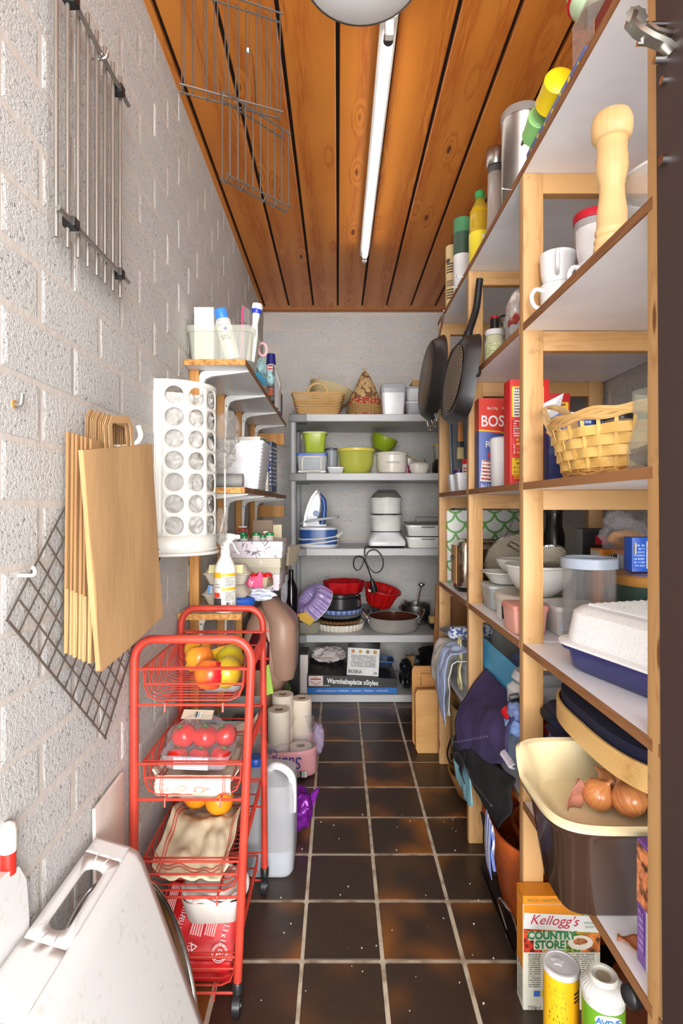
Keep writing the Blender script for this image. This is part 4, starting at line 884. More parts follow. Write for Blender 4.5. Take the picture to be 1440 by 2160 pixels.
one('green_garden_bag', G().blob((0, 0, .12), (.05, .032, .11), .25, 1.8, 51, ridge=True), pm((96, 130, 70), .4, var=.4, vs=14), 'green and grey printed bag on the floor behind the toilet rolls', 'bag', (-.31, 3.092, fz(3.09)))
one('lime_leaflet', G().prism([(-.025, 0), (.03, .015), (.008, .13), (-.015, .11)], -.002, .002), pm((160, 206, 60), .5), 'lime green leaflet seen between the cart posts behind the fruit', 'leaflet', (-.292, 2.25, .52), rx=R(-10))
t = th('clear_crate', 'clear plastic crate with grey contents on the floor between cart and wall', 'crate', (-.385, 2.225, fz(2.225)))
P('crate', G().bin(.13, .24, .42, .165, .28, .03, .003), clear((200, 200, 198), .4, .2), t); P('contents', G().box(-.055, .055, -.10, .10, .01, .36, .01), pm((70, 68, 70), .6, var=.4, vs=20), t)
# ================================================================ things hanging on the left wall
SS = pm((150, 144, 137), .3, .6); WIREG = pm((100, 92, 85), .4, .4)
t = th('rod_rack', 'steel rack of eight upright rods hooked flat on the left wall', 'rack', (XL+.030, .974, 1.775))
for k in range(8):
    P('rod', G().cyl((0, .0408*k, 0), (0, .0408*k, .505), .0042, n=12), SS, t)
for zz in (.046, .458):
    P('cross_bar', G().cyl((.0095, -.012, zz), (.0095, .312, zz), .0048, n=10), SS, t)
    for yy in (.044, .263): P('clip', G().box(-.007, .017, yy-.011, yy+.011, zz-.010, zz+.010, .002), BLACK, t)
P('hook', G().tube(spline([(-.022, .166, .452), (.004, .166, .448), (.018, .166, .452), (.022, .166, .466)], 4), .0034, 8), CHROME, t)
t = th('wall_hook', 'bare silver screw hook in the left wall above the paper bags', 'hook', (XL, .892, PZ(852, .89)))
P('arm', G().tube(spline([(.002, 0, 0), (.013, 0, -.001), (.016, .0, .004), (.017, 0, .016)], 4), .0036, 8), SS, t); P('wall_plug', G().cyl((.0, 0, 0), (.005, 0, 0), .007), pm((196, 140, 70), .7), t)
t = th('bag_hook', 'white coated hook holding the paper bags on the left wall', 'hook', (XL, 1.20, 1.428))
P('arm', G().tube(spline([(.002, 0, 0), (.05, 0, .0), (.082, 0, .004), (.098, 0, .022), (.093, 0, .046)], 5), .0055, 10), pm((240, 236, 226), .35), t)
t = th('grid_hook', 'small white screw eye holding the wire grid on the left wall', 'hook', (XL, .905, 1.186))
P('arm', G().tube(spline([(.0, 0, 0), (.026, 0, 0), (.03, 0, .008), (.026, 0, .014)], 4), .003, 8), pm((214, 210, 200), .4), t)
# wire grid standing on its corner
t = th('wire_grid', 'square wire grid hung cornerwise on the left wall behind the paper bags', 'grid', (XL+.013, 1.217, .786))
a_ = V((0, -.361, .335)); b_ = V((0, .38, .366))
for k in range(13):
    q = a_*(k/12); P('wire', G().cyl(q, q+b_, .0017 if k % 12 else .0022, n=6), WIREG, t)
for k in range(14):
    q = b_*(k/13)+V((.003, 0, 0)); P('wire', G().cyl(q, q+a_, .0017 if k % 13 else .0022, n=6), WIREG, t)
# paper bags
s = Nt('brown_kraft_paper'); v = s.co(rnd=5); n1 = s.noise(s.co(scale=(1, 1, .15), rnd=5), 60, 3); n2 = s.noise(s.co(scale=(1, 1, .35), rnd=5), 14, 3)
s.bump(s.math('ADD', s.math('MULTIPLY', n1, .25), s.math('MULTIPLY', n2, 2)), .4, .004)
KRAFT = s.fin(s.mix(n1, lin((188, 149, 104)), lin((180, 140, 95))), .75)
def paper_bag(label, loc, w, h, thick, roll, seed, rz=R(90), tilt=0):
    t = th('paper_bag', label, 'paper bag', loc, rz, 'brown paper carrier bags'); t.rotation_euler = (tilt, 0, rz)
    M = Matrix.Rotation(roll, 4, 'Y')
    def f(y0, sg):
        return lambda u, v: M @ V(((u-.5)*w, y0+sg*(.004 if seed == 0 else .0008)*NZ.noise(V((u*3, v*2.5, seed)))+sg*(.003 if seed == 0 else .0006)*sin(pi*u), -h*v))
    rings = []
    g = G(); n = 10
    front = f(-thick/2, -1); back = f(thick/2, 1)
    g.grid(lambda u, v: front(u, v), n, 14).grid(lambda u, v: back(u, v), n, 14)
    for uu in (0, 1): g.grid(lambda a, v: front(uu, v).lerp(back(uu, v), a)+(M @ V((.006*(1 if uu == 0 else -1)*sin(pi*a), 0, 0))), 2, 14)
    for vv in (1,): g.grid(lambda u, a: front(u, vv).lerp(back(u, vv), a), n, 1)
    P('sack', g, KRAFT, t, smooth=.9)
    fold = G(); fold.M = M
    fold.loft([[(-w/2*.985, -thick/2-.0012, -h), (w/2*.985, -thick/2-.0012, -h), (w/2*.985, thick/2, -h), (-w/2*.985, thick/2, -h)],
               [(-w/2*.985, -thick/2-.0022, -h+.07), (w/2*.985, -thick/2-.0022, -h+.07), (w/2*.985, thick/2, -h+.07), (-w/2*.985, thick/2, -h+.07)],
               [(-w/2*.985, -thick/2-.0016, -h+.12), (w/2*.985, -thick/2-.0016, -h+.12), (w/2*.985, thick/2, -h+.12), (-w/2*.985, thick/2, -h+.12)]])
    if seed > 0: P('bottom_fold', fold, KRAFT, t, smooth=0)
    else: fold.b.free()
    for yy in (-thick/2+.0005, thick/2-.0005):
        pts = [(-.048, yy, -.03), (-.046, yy, .040), (-.036, yy, .053), (.036, yy, .053), (.046, yy, .040), (.048, yy, -.03)]
        hd = G(); hd.M = M; hd.strip(pts, (0, 1, 0), .0012, .014); P('handle', hd, KRAFT, t, smooth=0)
    return t
NB = 6
for k in range(NB):
    paper_bag(('innermost folded brown paper bag of the bundle, flat against the wall', 'folded brown paper bag, second from the wall in the bundle', 'folded brown paper bag, third from the wall in the bundle', 'folded brown paper bag, fourth from the wall in the bundle', 'folded brown paper bag, fifth from the wall in the bundle', 'outermost folded brown paper bag of the bundle, just behind the askew one')[k], (XL+.020+.0098*k, 1.165+.003*(k % 2)-.003*k, 1.437-.003*k), .262, .415, .0046, R(1.2), 3+k)
paper_bag('large brown paper carrier bag hanging askew in front of the bundle', (XL+.094, 1.098, 1.418), .295, .405, .010, R(-8.5), 0, rz=R(86))
# bag dispenser
t = th('bag_dispenser', 'white half round bag dispenser with rows of holes on the left wall', 'dispenser', (XL+.004, 1.70, PZ(1168, 1.62)))
HH = .505
def dsp(u, z, k=1.0): a = R(-2)+u*R(184); return V((.146*k*sin(a), -.125*k*cos(a), z))
g = G(); NC, NR = 6, 8
cw = 1/ (NC+.35); ch = (HH-.02)/NR
us = lambda c: .055+c*(.89/NC)
for r in range(7):
    z0 = .052+r*.0628; z1 = z0+.0628; zc = (z0+z1)/2
    for c in range(NC):
        u0, u1 = us(c), us(c+1); uc = (u0+u1)/2; n = 24
        inn, outr = [], []
        for i in range(n):
            a = 2*pi*i/n; ca, sa = cos(a), sin(a); m = max(abs(ca), abs(sa))
            inn.append(g.b.verts.new(dsp(uc+ca*.0265/.46, zc+sa*.0265)))
            outr.append(g.b.verts.new(dsp(uc+ca/m*(u1-u0)/2, zc+sa/m*(z1-z0)/2)))
        for i in range(n):
            j = (i+1) % n; g.b.faces.new((inn[i], inn[j], outr[j], outr[i]))
zt_, zb_ = .052+7*.0628, .052
for u0, u1, z0, z1 in ((0, 1, 0, zb_), (0, 1, zt_, HH), (0, us(0), zb_, zt_), (us(NC), 1, zb_, zt_)):
    g.grid(lambda u, v: dsp(u0+(u1-u0)*u, z0+(z1-z0)*v), 24 if u1-u0 > .5 else 3, 2 if z1-z0 < .2 else 16)
bmesh.ops.remove_doubles(g.b, verts=g.b.verts, dist=.0004)
DISP = pm((216, 214, 206), .35, var=.02)
P('shell', g, DISP, t, smooth=1.2, sol=.0025)
P('base_ring', G().tube([dsp(k/24, -.001, 1.03) for k in range(25)], .005, 8), DISP, t)
P('base_ring', G().tube([dsp(k/24, .012, 1.015) for k in range(25)], .003, 8), DISP, t)
P('back_plate', G().box(0, .003, -.13, .13, 0, HH), DISP, t)
P('stored_bags', G().grid(lambda u, v: dsp(u, .03+v*.44, .88+.16*NZ.noise(V((u*11, v*16, 2)))+.08*NZ.noise(V((u*31, v*37, 2)))), 70, 110), clear((222, 219, 214), .55, .16, .5, 50, 'crumpled_bag_film'), t, smooth=3)
for p, sc, sd in (((.165, .075, .38), (.035, .05, .055), 61), ((.15, .09, .31), (.035, .045, .04), 62), ((.145, .08, .07), (.018, .03, .05), 63)):
    P('protruding_bag', G().blob(p, sc, .6, 1.8, sd, ridge=True), clear((232, 230, 226), .09, .1, .6, 60, 'bag_film'), t, smooth=3)
P('wall_bracket', G().tube([(.13, .115, .02), (.155, .10, .12), (.155, .10, .36)], .003, 6), DISP, t)

# ---- wire racks hanging from the ceiling
def hang(label, p0, p1, z0, z1, n, dbl, rack_name='hanging_rack'):
    t = th(rack_name, label, 'rack', (p0[0], p0[1], z0)); w = V((p1[0]-p0[0], p1[1]-p0[1], 0)); L = w.length; u = w/L; nn = V((u.y, -u.x, 0)); h = z1-z0
    for lay in range(dbl):
        o = nn*.028*lay
        for k in range(n):
            q = u*(L*(k+.12*lay)/(n-1+.12)); 
            P('wire', G().tube([q+o*.99+V((0, 0, .012)), q+o+V((0, 0, h))], .0017, 5), WIREG, t)
        for zz in (.012, h*.97): P('frame_wire', G().tube([o+V((0, 0, zz))-u*.008, o+u*L+V((0, 0, zz))+u*.008], .0026, 6), WIREG, t)
    for k in (0, .25, .62, .8, 1):
        q = u*L*k; P('end_link', G().tube(spline([q+V((0, 0, .012)), q+nn*.01+V((0, 0, .0)), q+nn*.028*(dbl-1)+V((0, 0, .012))], 4), .0022, 5), WIREG, t)
    return t, u, L
tu, u_, L_ = hang('upper dark wire rack hanging below the wooden ceiling, top left', (-.398, 1.407), (-.164, 1.50), 2.343, 2.626, 10, 2)
for q in (.2, .8):
    P('ceiling_hook', G().tube([u_*L_*q+V((0, 0, .275)), u_*L_*q+V((0, 0, ZC-2.343-.001))], .002, 6), WIREG, tu)
tl, u2, L2 = hang('lower dark wire rack hooked under the upper one', (-.297, 1.42), (-.158, 1.565), 2.128, 2.352, 9, 2)
for q in (0, 1): P('top_hook', G().tube(spline([u2*L2*q+V((0, 0, .217)), u2*L2*q+V((.004, -.008, .235)), u2*L2*q+V((.0, -.014, .226))], 4), .002, 5), WIREG, tl)
t = th('wire_hook', 'bright wire hook with white tip between the two hanging racks', 'hook', (-.228, 1.475, 2.352))
P('shaft', G().tube(spline([(.0, 0, -.006), (.008, 0, .02), (.004, 0, .1), (.0, 0, .15), (-.009, 0, .168), (-.014, 0, .16)], 5), .0024, 6), CHROME, t); P('tip', G().lathe([(.0, -.006), (.006, -.002), (.006, .004), (.0, .007)], 12, -.012, 0), WHITE, t).location.z = .165

# ================================================================ red trolley
RED = pm((198, 66, 50), .38, var=.08, vs=14); REDW = pm((196, 62, 48), .42, var=.1, vs=30)
cart = th('red_trolley', 'red wire basket trolley on black castors in front of the left wall', 'trolley', (0, 0, 0))
def uframe(y, xl, xr, xlb, xrb, ztop, rad):
    pts = [(xlb, y, fz(y)+.075), (xl, y, ztop-.055)]
    for k in range(7): a = pi-k*pi/12; pts.append((xl+.048+.048*cos(a), y, ztop-.055+.055*sin(a)))
    for k in range(7): a = pi/2-k*pi/12; pts.append((xr-.048+.048*cos(a), y, ztop-.055+.055*sin(a)))
    pts += [(xrb, y, fz(y)+.075)]
    P('frame', G().tube(pts, rad, 14), RED, cart)
    for x in (xlb, xrb):
        P('ferrule', G().lathe([(.013, .052), (.0135, .076), (.012, .078)], 14, x, y), pm((40, 40, 42), .35), cart).location.z = fz(y)
        c = P('castor', G().cyl((x-.009, y-.008, .0265), (x+.009, y-.008, .0265), .0262, n=22).cyl((x-.012, y-.008, .0265), (x+.012, y-.008, .0265), .01, n=12).loft([rr(.02, .02, .008, .05, 3, x, y), rr(.024, .026, .01, .03, 3, x, y-.004)]), pm((34, 34, 37), .28), cart); c.location.z = fz(y)
uframe(1.372, -.506, -.2145, -.507, -.249, .968, .0108)
uframe(1.785, -.507, -.242, -.506, -.236, .968, .0104)
BX0, BX1, BY0, BY1 = -.489, -.247, 1.388, 1.772
TZ = (.893, .657, .414, .176)
for k, zt in enumerate(TZ):
    x1s = BX1+(.012, .006, -.002, -.010)[k]; h = .082; zb = zt-h; g = G(); wr = .0019
    n = 19
    for i in range(n):
        y = BY0+(BY1-BY0)*i/(n-1)
        g.tube([(BX0, y, zt), (BX0+.004, y, zb+.034), (BX0+.014, y, zb+.010), (BX0+.036, y, zb), (x1s-.036, y, zb), (x1s-.014, y, zb+.010), (x1s-.004, y, zb+.034), (x1s, y, zt)], wr if 0 < i < n-1 else .0026, 5)
    P('basket_wires', g, REDW, cart)
    P('basket_rim', G().tube([(BX0, BY0, zt), (x1s, BY0, zt), (x1s, BY1, zt), (BX0, BY1, zt)], .003, 6, True), RED, cart)
    for y in (BY0, BY1):
        P('end_wire', G().tube([(BX0+.002, y, zt-.041), (x1s-.002, y, zt-.041)], .0027, 6), RED, cart)
        yy = 1.372 if y == BY0 else 1.785
        P('carrier_bar', G().tube([(BX0-.010, yy, zb-.006), (x1s+.012, yy, zb-.006)], .0034, 6), RED, cart)
        P('carrier_bar', G().tube([(BX0-.010, yy, zt+.001), (x1s+.012, yy, zt+.001)], .003, 6), RED, cart)
    for x in (BX0+.06, x1s-.05):
        P('long_wire', G().tube([(x, BY0-.022, zb-.022), (x, BY0-.019, zb-.003), (x, BY1+.012, zb-.003), (x, BY1+.014, zb-.014)], .0026, 6), RED, cart)
# fruit on the top tier
def fruitmat(name, cols, sc=8):
    s = Nt(name); g = s.sep(s.co('Object')); n = s.noise(s.co(scale=(1, 1, .3), rnd=4), 40, 3); n0 = s.noise(s.co(rnd=4), sc*2, 2)
    c = s.mix(s.ss(s.math('ADD', s.math('MULTIPLY', g[0], 9), n0), .25, .8), lin(cols[0]), lin(cols[1]))
    c = s.mix(s.ss(n, .5, .8, 0, .5), c, lin(cols[2])); return s.fin(c, .25)
def apple(label, loc, r, m, rx=0, ry=0, rz=0):
    t = th('apple', label, 'apple', loc, rz, 'apples on the trolley', rx, ry)
    P('fruit', G().lathe([(.001, -r*.78), (r*.3, -r*.88), (r*.62, -r*.76), (r*.9, -r*.3), (r, .1*r), (r*.92, r*.5), (r*.66, r*.82), (r*.35, r*.88), (r*.14, r*.76), (.001, r*.62)], 28, mod=lambda q: 1+.018*cos(5*q)), m, t, smooth=3)
    P('stem', G().tube([(0, 0, r*.6), (.002, 0, r*.85), (.006, 0, r*1.05)], .0016, 6), pm((90, 60, 30), .7), t)
A1 = fruitmat('red_apple_skin', ((236, 120, 40), (196, 26, 44), (244, 176, 60))); A2 = fruitmat('yellow_apple_skin', ((230, 160, 44), (226, 120, 48), (240, 200, 90)))
zf = TZ[0]-.082+.005
apple('large red and orange apple at the front of the top tier', (-.332, 1.434, zf+.045), .0415, A1, R(-14), R(6))
apple('yellow orange apple behind the red one on the top tier', (-.384, 1.53, zf+.060), .038, A2, R(-10), R(-4))
apple('orange apple at the very back left of the top tier', (-.418, 1.655, zf+.052), .041, A2, R(6), R(-12), R(60))
PE = fruitmat('pear_skin', ((196, 182, 36), (188, 150, 40), (150, 140, 30)))
for k, (loc, rx, ry) in enumerate((((-.292, 1.455, zf+.046), R(-78), R(12)), ((-.305, 1.56, zf+.048), R(-76), R(20)))):
    t = th('pear', ('yellow green pear beside the red apple', 'second yellow green pear right behind the front pear')[k], 'pear', loc, 0, 'pears on the trolley', rx, ry)
    P('fruit', G().lathe([(.001, -.04), (.018, -.040), (.034, -.026), (.040, -.004), (.036, .018), (.026, .038), (.019, .052), (.011, .062), (.001, .062)], 24), PE, t, smooth=3); P('stem', G().tube([(0, 0, .06), (.003, 0, .075), (.008, 0, .084)], .0017, 6), pm((80, 60, 30), .7), t)
t = th('banana', 'yellow banana curving between the apples and the pears', 'banana', (-.345, 1.59, zf+.052))
bp = spline([(-.075, -.06, -.018), (-.03, -.03, .0), (.015, .01, .010), (.045, .05, .008), (.04, .085, -.002), (.02, .105, -.012)], 5)
P('fruit', G().tube(bp, [.006]+[.0165]*(len(bp)-3)+[.011, .005], 6), fruitmat('banana_skin', ((232, 190, 50), (226, 178, 44), (190, 140, 40))), t, smooth=.9); P('stem', G().cyl(bp[-1], V(bp[-1])+V((-.012, .012, -.006)), .005, .0045, 8), pm((120, 90, 40), .7), t)
t = th('plastic_punnet', 'low clear punnet with dark contents under the fruit', 'punnet', (-.305, 1.50, zf-.001)); P('tray', G().bin(.10, .12, .018, .115, .14, .015, .0015), clear((190, 190, 190), .4, .1), t)
# towels and what lies on them
def towelmat(base, stripe, key=0):
    s = Nt('tea_towel_cloth'); g = s.sep(s.co('Generated'))
    def st(c):
        e = s.math('MINIMUM', c, s.math('SUBTRACT', 1.0, c)); 
        return s.math('ADD', s.math('LESS_THAN', s.math('ABSOLUTE', s.math('SUBTRACT', e, .075)), .008), s.math('LESS_THAN', s.math('ABSOLUTE', s.math('SUBTRACT', e, .102)), .008))
    m = s.math('MINIMUM', s.math('ADD', st(g[0]), st(g[1])), 1.0)
    n = s.noise(s.co(), 10, 4); s.bump(s.math('ADD', s.noise(s.co(), 500, 1), s.math('MULTIPLY', s.noise(s.co(scale=(.3, 1, 1)), 60, 2), .8)), .5, .002)
    c = s.mix(s.ss(n, .35, .7), lin(base), lin([x*.86 for x in base])); c = s.mix(s.ss(n, .66, .74, 0, .3), c, lin((120, 90, 50)))
    return s.fin(s.mix(s.math('MULTIPLY', m, .8), c, lin(stripe)), .9)
def towel(label, z, xa, xb, ya, yb, seed, mat, front, amp=.012, hump=.02):
    def f(u, v):
        x = xa+(xb-xa)*u; y = ya+(yb-ya)*v
        e = min(u, 1-u, 1); zz = z+.004+hump*max(0, .5-abs(v-.5))*1.2+amp*(NZ.noise(V((u*3+seed, v*4, seed)))+.6*NZ.noise(V((u*7+seed, v*9+u*3, seed))))*min(1, 4*min(u, 1-u)+.2)
        side = max(0, abs(u-.5)-.38)*.55; zz += side*.55
        if v < .12: zz += front*(.12-v)/.12
        if v > .9: zz += .03*(v-.9)/.1
        return (x+.008*NZ.noise(V((v*5, seed, 1))), y, max(zz, z+.003))
    return one('tea_towel', G().grid(f, 36, 44), mat, label, 'tea towel', grp='tea towels on the trolley', sol=.0022, smooth=3)
TW1, TW2 = towelmat((226, 212, 190), (190, 60, 60)), towelmat((222, 204, 172), (196, 64, 58))
zt2 = TZ[1]-.082+.003
towel('cream tea towel with red stripes under the tomato pack', zt2, BX0+.018, BX1-.004, BY0+.012, BY1-.03, 2, TW1, .012, .014, .04)
one('tea_towel_edge', G().grid(lambda u, v: (BX0+.03+.19*u, BY0+.004-.010*sin(v*pi)+.004*NZ.noise(V((u*6, v*3, 7))), zt2+.012-.03*v*(1-.5*abs(u-.45))+.012*NZ.noise(V((u*5, v, 3)))*v+.03*(1-v)), 30, 8), TW1, 'white red striped towel edge hanging out at the front of the second tier', 'tea towel', sol=.002, smooth=3)
t = th('tomato_pack', 'film wrapped tray of six red tomatoes on the second tier', 'pack', (-.366, 1.482, zt2+.040), R(-4), None, R(3))
P('tray', G().bin(.16, .11, .040, .185, .125, .014, .002), clear((232, 230, 236), .12, .15, milky=1), t)
plate('print', t, .09, .030, (-.008, -.0632, .022), printlines((222, 220, 226), (150, 146, 160), 6, .5, 1), rx=R(-10))
plate('price_label', t, .085, .03, (-.02, .035, .108), pm((214, 196, 170), .6), rx=R(-60)); plate('label_code', t, .02, .018, (-.018, .0335, .1085), barcode(5), rx=R(-60))
P('film', G().blob((0, 0, .058), (.092, .066, .056), .14, 2.2, 71, sub=5), clear((240, 238, 242), .04, .06, .7, 45, 'cling_film'), t, smooth=3)
TOM = pm((206, 34, 24), .18, var=.12, vs=12)
for k, (x, y, zz, r) in enumerate(((-.060, -.028, .026, .029), (.0, -.030, .026, .029), (.060, -.024, .027, .028), (-.052, .012, .068, .033), (.008, .014, .064, .033), (.066, .02, .066, .031))):
    tm = th('tomato', ('lower left', 'lower middle', 'lower right', 'upper left', 'upper middle', 'upper right')[k]+' red tomato in the film wrapped tray', 'tomato', (-.366+x*.94, 1.482+y, zt2+.040+zz-.010), R(50*k), 'tomatoes in the wrapped tray', R(20*(k % 3-1)), R(14*(k % 2)))
    P('fruit', G().lathe([(.001, -r*.86), (r*.5, -r*.8), (r*.92, -r*.3), (r, .1*r), (r*.85, r*.6), (r*.45, r*.86), (r*.1, r*.78), (.001, r*.72)], 24, mod=lambda q: 1+.02*cos(5*q)), TOM, tm, smooth=3)
    P('calyx', G().lathe([(.0, r*.82), (r*.3, r*.9), (r*.1, r*.94), (.0, r*1.1)], 10, mod=lambda q: 1+.6*cos(5*q)), pm((70, 120, 40), .6), tm)
zt3 = TZ[2]-.082+.003
towel('beige tea towel with red stripes spread over the third tier', zt3+.014, BX0+.02, BX1-.03, BY0+.006, BY1-.03, 9, TW2, .0, .022, .09)
for k, (x, y) in enumerate(((-.418, 1.635), (-.345, 1.61))):
    t = th('orange', ('orange fruit at the back left of the third tier', 'orange fruit at the back right of the third tier')[k], 'orange', (x, y, zt3+.106+(.006 if k == 0 else 0)), 0, 'oranges on the third tier'); P('fruit', G().blob((0, 0, 0), (.041, .041, .039), .02, 1, k), pm((236, 148, 24), .35, bump=.3, bs=300), t, smooth=3); P('navel', G().lathe([(.004, .0335), (.002, .0355)], 8), pm((120, 120, 50), .6), t)
t = th('foam_tray', 'white moulded tray hanging low under the towel on the third tier', 'tray', (-.318, 1.44, zt3-.090), R(3), None, R(6))
P('tray', G().bin(.14, .09, .07, .165, .12, .03, .003), pm((222, 214, 206), .5), t)
P('wavy_rim', G().tube([(.082*cos(a*pi/24)*1.0, .06*sin(a*pi/24), .072+.008*sin(a*pi/4)) for a in range(48)], .006, 6, True), pm((216, 204, 196), .5), t)
P('lid_rings', G().tube([(.05*cos(a*pi/16), .036*sin(a*pi/16), .077) for a in range(32)], .005, 6, True), pm((206, 196, 188), .5), t)
P('tray_cover', G().loft([rr(.15, .105, .03, .0705), rr(.15, .105, .03, .074)]), pm((222, 214, 206), .5), t)
# fire blanket pouch
zt4 = TZ[3]-.082+.003
RB = pm((206, 24, 30), .45, var=.08, vs=9)
t = th('red_pouch', 'red fire blanket pouch with white print lying on the lowest tier', 'pouch', (-.368, 1.43, zt4+.026), R(-3), None, R(52)); t.scale = (.82, .86, .9)
def pf(sg):
    return lambda u, v: ((u-.5)*.235, .0+.22*v, sg*(.018*sin(pi*u)**.5*sin(pi*v)**.5)+.006*NZ.noise(V((u*4, v*5, sg*3))))
g = G(); g.grid(pf(1), 20, 20).grid(pf(-1), 20, 20); P('pouch', g, RB, t, smooth=3)
P('fold', G().grid(lambda u, v: ((u-.5)*.232, -.0-.05*v, -.012-.03*v+.008*NZ.noise(V((u*5, v*2, 4)))), 20, 6), RB, t, smooth=3, sol=.006)
def laid(o, x, y, roll): o.rotation_euler = (R(-90), 0, R(roll)); o.location = (x, y, .0245); return o
PR = INKW
for txt, x, y, sz, sx in (('® BLUSDEKEN, 1.1 x 1.1 m.', .092, .105, .026, .62), ('COUVERTURE ANTI-FEU 1.1 x 1.1 m', -.055, .125, .024, .58)):
    o = tx(txt, sz, t, (0, 0, 0), PR, bold=.0002, sx=sx); laid(o, x, y, 262 if x > 0 else 260)
for k, (x, w) in enumerate(((.045, .036), (.0, .040), (-.105, .03))):
    pl = plate('small_print', t, .14, w, (0, 0, 0), printlines((206, 24, 30), (232, 190, 186), 5, .75, 20+k)); laid(pl, x, .12, 262)
o = tx('TÜV', .016, t, (0, 0, 0), PR); laid(o, -.022, .028, 262)
P('triangle_mark', G().loft([[(-.011, -.009, .0), (.011, -.009, 0), (.0, .011, 0)], [(-.006, -.006, .0), (.006, -.006, 0), (.0, .0055, 0)]], False, False), PR, t, smooth=0).matrix_local = Matrix.Translation((-.005, .030, .0248)) @ Matrix.Rotation(R(-80), 4, 'Z')
for rr_ in (.022, .018): P('ring_mark', G().tube([(rr_*1.1*cos(a*pi/16), rr_*sin(a*pi/16), 0) for a in range(32)], .0011, 4, True), PR, t).location = (.078, .018, .0235)
P('hand_mark', G().tube([(.068, .012, .0245), (.074, .024, .0245), (.08, .014, .0245), (.085, .025, .0245), (.09, .015, .0245)], .0016, 4), PR, t)
one('red_roll_bag', G().blob((0, 0, .03), (.05, .07, .035), .3, 1.7, 33), RB, 'folded dark red bag at the back of the lowest tier', 'bag', (-.36, 1.66, zt4+.006))
# ================================================================ floor, left side
# toilet paper
TP_ = pm((232, 220, 202), .85, bump=.15, bs=120)
fy = lambda y: fz(y)+.003
def roll(label, loc, r, h, rx=0, ry=0):
    t = th('paper_roll', label, 'paper roll', loc, 0, 'paper rolls on the floor', rx, ry)
    P('paper', G().lathe([(.02, 0), (r-.002, 0), (r, .003), (r, h-.003), (r-.002, h), (.0205, h), (.02, h-.03), (.02, .03)], 32, c0=False, c1=False), TP_, t)
    P('core', G().lathe([(.0195, h-.001), (.018, h-.001), (.018, .001), (.0195, .001)], 20, c0=False, c1=False), pm((150, 122, 92), .8), t)
z0 = fy(2.55)
roll('lower paper roll standing inside the torn pink pack', (-.278, 2.55, z0+.006), .052, .125); roll('front paper roll stacked on another in the pink pack', (-.272, 2.55, z0+.132), .052, .150)
roll('paper roll standing behind the front stack', (-.268, 2.67, z0+.006), .052, .15); roll('tallest paper roll, behind and above the front one', (-.266, 2.672, z0+.157), .052, .155)
roll('short paper roll partly hidden right of the stack', (-.178, 2.72, z0+.006), .05, .27); roll('paper roll lying low in the clear film at the right', (-.172, 2.56, z0+.006), .052, .105)
roll('paper roll hidden at the left end of the pink pack', (-.385, 2.55, z0+.006), .05, .125)
t = th('toilet_roll_pack', 'torn pink toilet roll pack with upside down blue lettering', 'pack', (-.255, 2.585, fy(2.58)))
PKF = clear((236, 170, 176), .8, .25, .5, 25, 'pink_film', milky=1)
def sack(u, v):
    a = 2*pi*u; q = 1/max(abs(cos(a))**4+abs(sin(a))**4, 1e-6)**.25
    return (.158*q*cos(a)*(1+.03*NZ.noise(V((u*9, v*4, 1)))), -.0+.115*q*sin(a)*(1+.04*NZ.noise(V((u*11, v*3, 6)))), .004+(.115+.02*NZ.noise(V((u*5, 2, 2))))*v)
P('pink_wrap', G().grid(sack, 72, 10, True), PKF, t, smooth=3, sol=.0012)
def sack2(u, v):
    p = sack(u, 1); k = 1-.22*v+.05*NZ.noise(V((u*10, v*4, 12))); return (p[0]*k+.02*v, p[1]*k, p[2]+.10*v*(.5+.5*cos(2*pi*(u-.05)))+.012*NZ.noise(V((u*16, v*5, 4)))*v)
P('clear_wrap', G().grid(sack2, 90, 12, True), clear((236, 232, 240), .10, .08, .7, 40, 'torn_film'), t, smooth=3)
P('gusset_tip', G().blob((.165, .0, .135), (.022, .03, .06), .6, 1.7, 81, ridge=True), clear((214, 196, 226), .35, .1), t, smooth=3)
tx('Sublime', .075, t, (-.005, -.124, .075), INKB, roll=pi, sx=.85, shear=.1); tx('Comfort', .05, t, (-.075, -.1245, .118), pm((70, 90, 170), .5), roll=pi, sx=.7)
plate('mark', t, .03, .028, (.055, -.1235, .022), pm((110, 130, 60), .5)); plate('code', t, .04, .028, (.098, -.1225, .022), barcode(7))
# jerrycan
t = th('jerrycan', 'translucent white jerrycan with some liquid, behind the right post of the trolley', 'jerrycan', (-.232, 1.945, fy(1.84)))
JC = clear((232, 234, 238), .34, .32, milky=1, name='jerrycan_plastic')
P('body', G().loft([rr(.15, .2, .03, 0, 5), rr(.165, .215, .04, .01, 5), rr(.168, .218, .042, .05, 5), rr(.168, .218, .042, .26, 5), rr(.16, .2, .04, .30, 5), rr(.09, .12, .03, .325, 5, -.03), rr(.05, .07, .02, .330, 5, -.035)]), JC, t)
P('liquid', G().loft([rr(.155, .205, .036, .006, 5), rr(.16, .21, .038, .05, 5), rr(.16, .21, .038, .085, 5)]), pm((176, 182, 192), .15), t)
P('handle', G().tube(spline([(-.01, -.02, .318), (.012, -.04, .345), (.045, -.055, .345), (.074, -.06, .318), (.079, -.06, .26), (.078, -.06, .2)], 5), .0135, 10), pm((228, 229, 232), .35), t)
P('neck', G().lathe([(.026, .325), (.026, .345)], 18, -.055, .0), JC, t); P('cap', G().lathe([(.03, .334), (.03, .356), (.027, .36), (0, .36)], 20, -.055, 0), pm((36, 90, 190), .35), t)
t = th('purple_pack', 'shiny purple foil pack on the floor behind the jerrycan', 'pack', (-.150, 2.10, fy(2.10)), R(20))
P('foil', G().blob((0, 0, .085), (.048, .05, .075), .3, 1.5, 91, ridge=True), pm((116, 30, 140), .22, .3, bump=.3, bs=40), t, smooth=1.2)
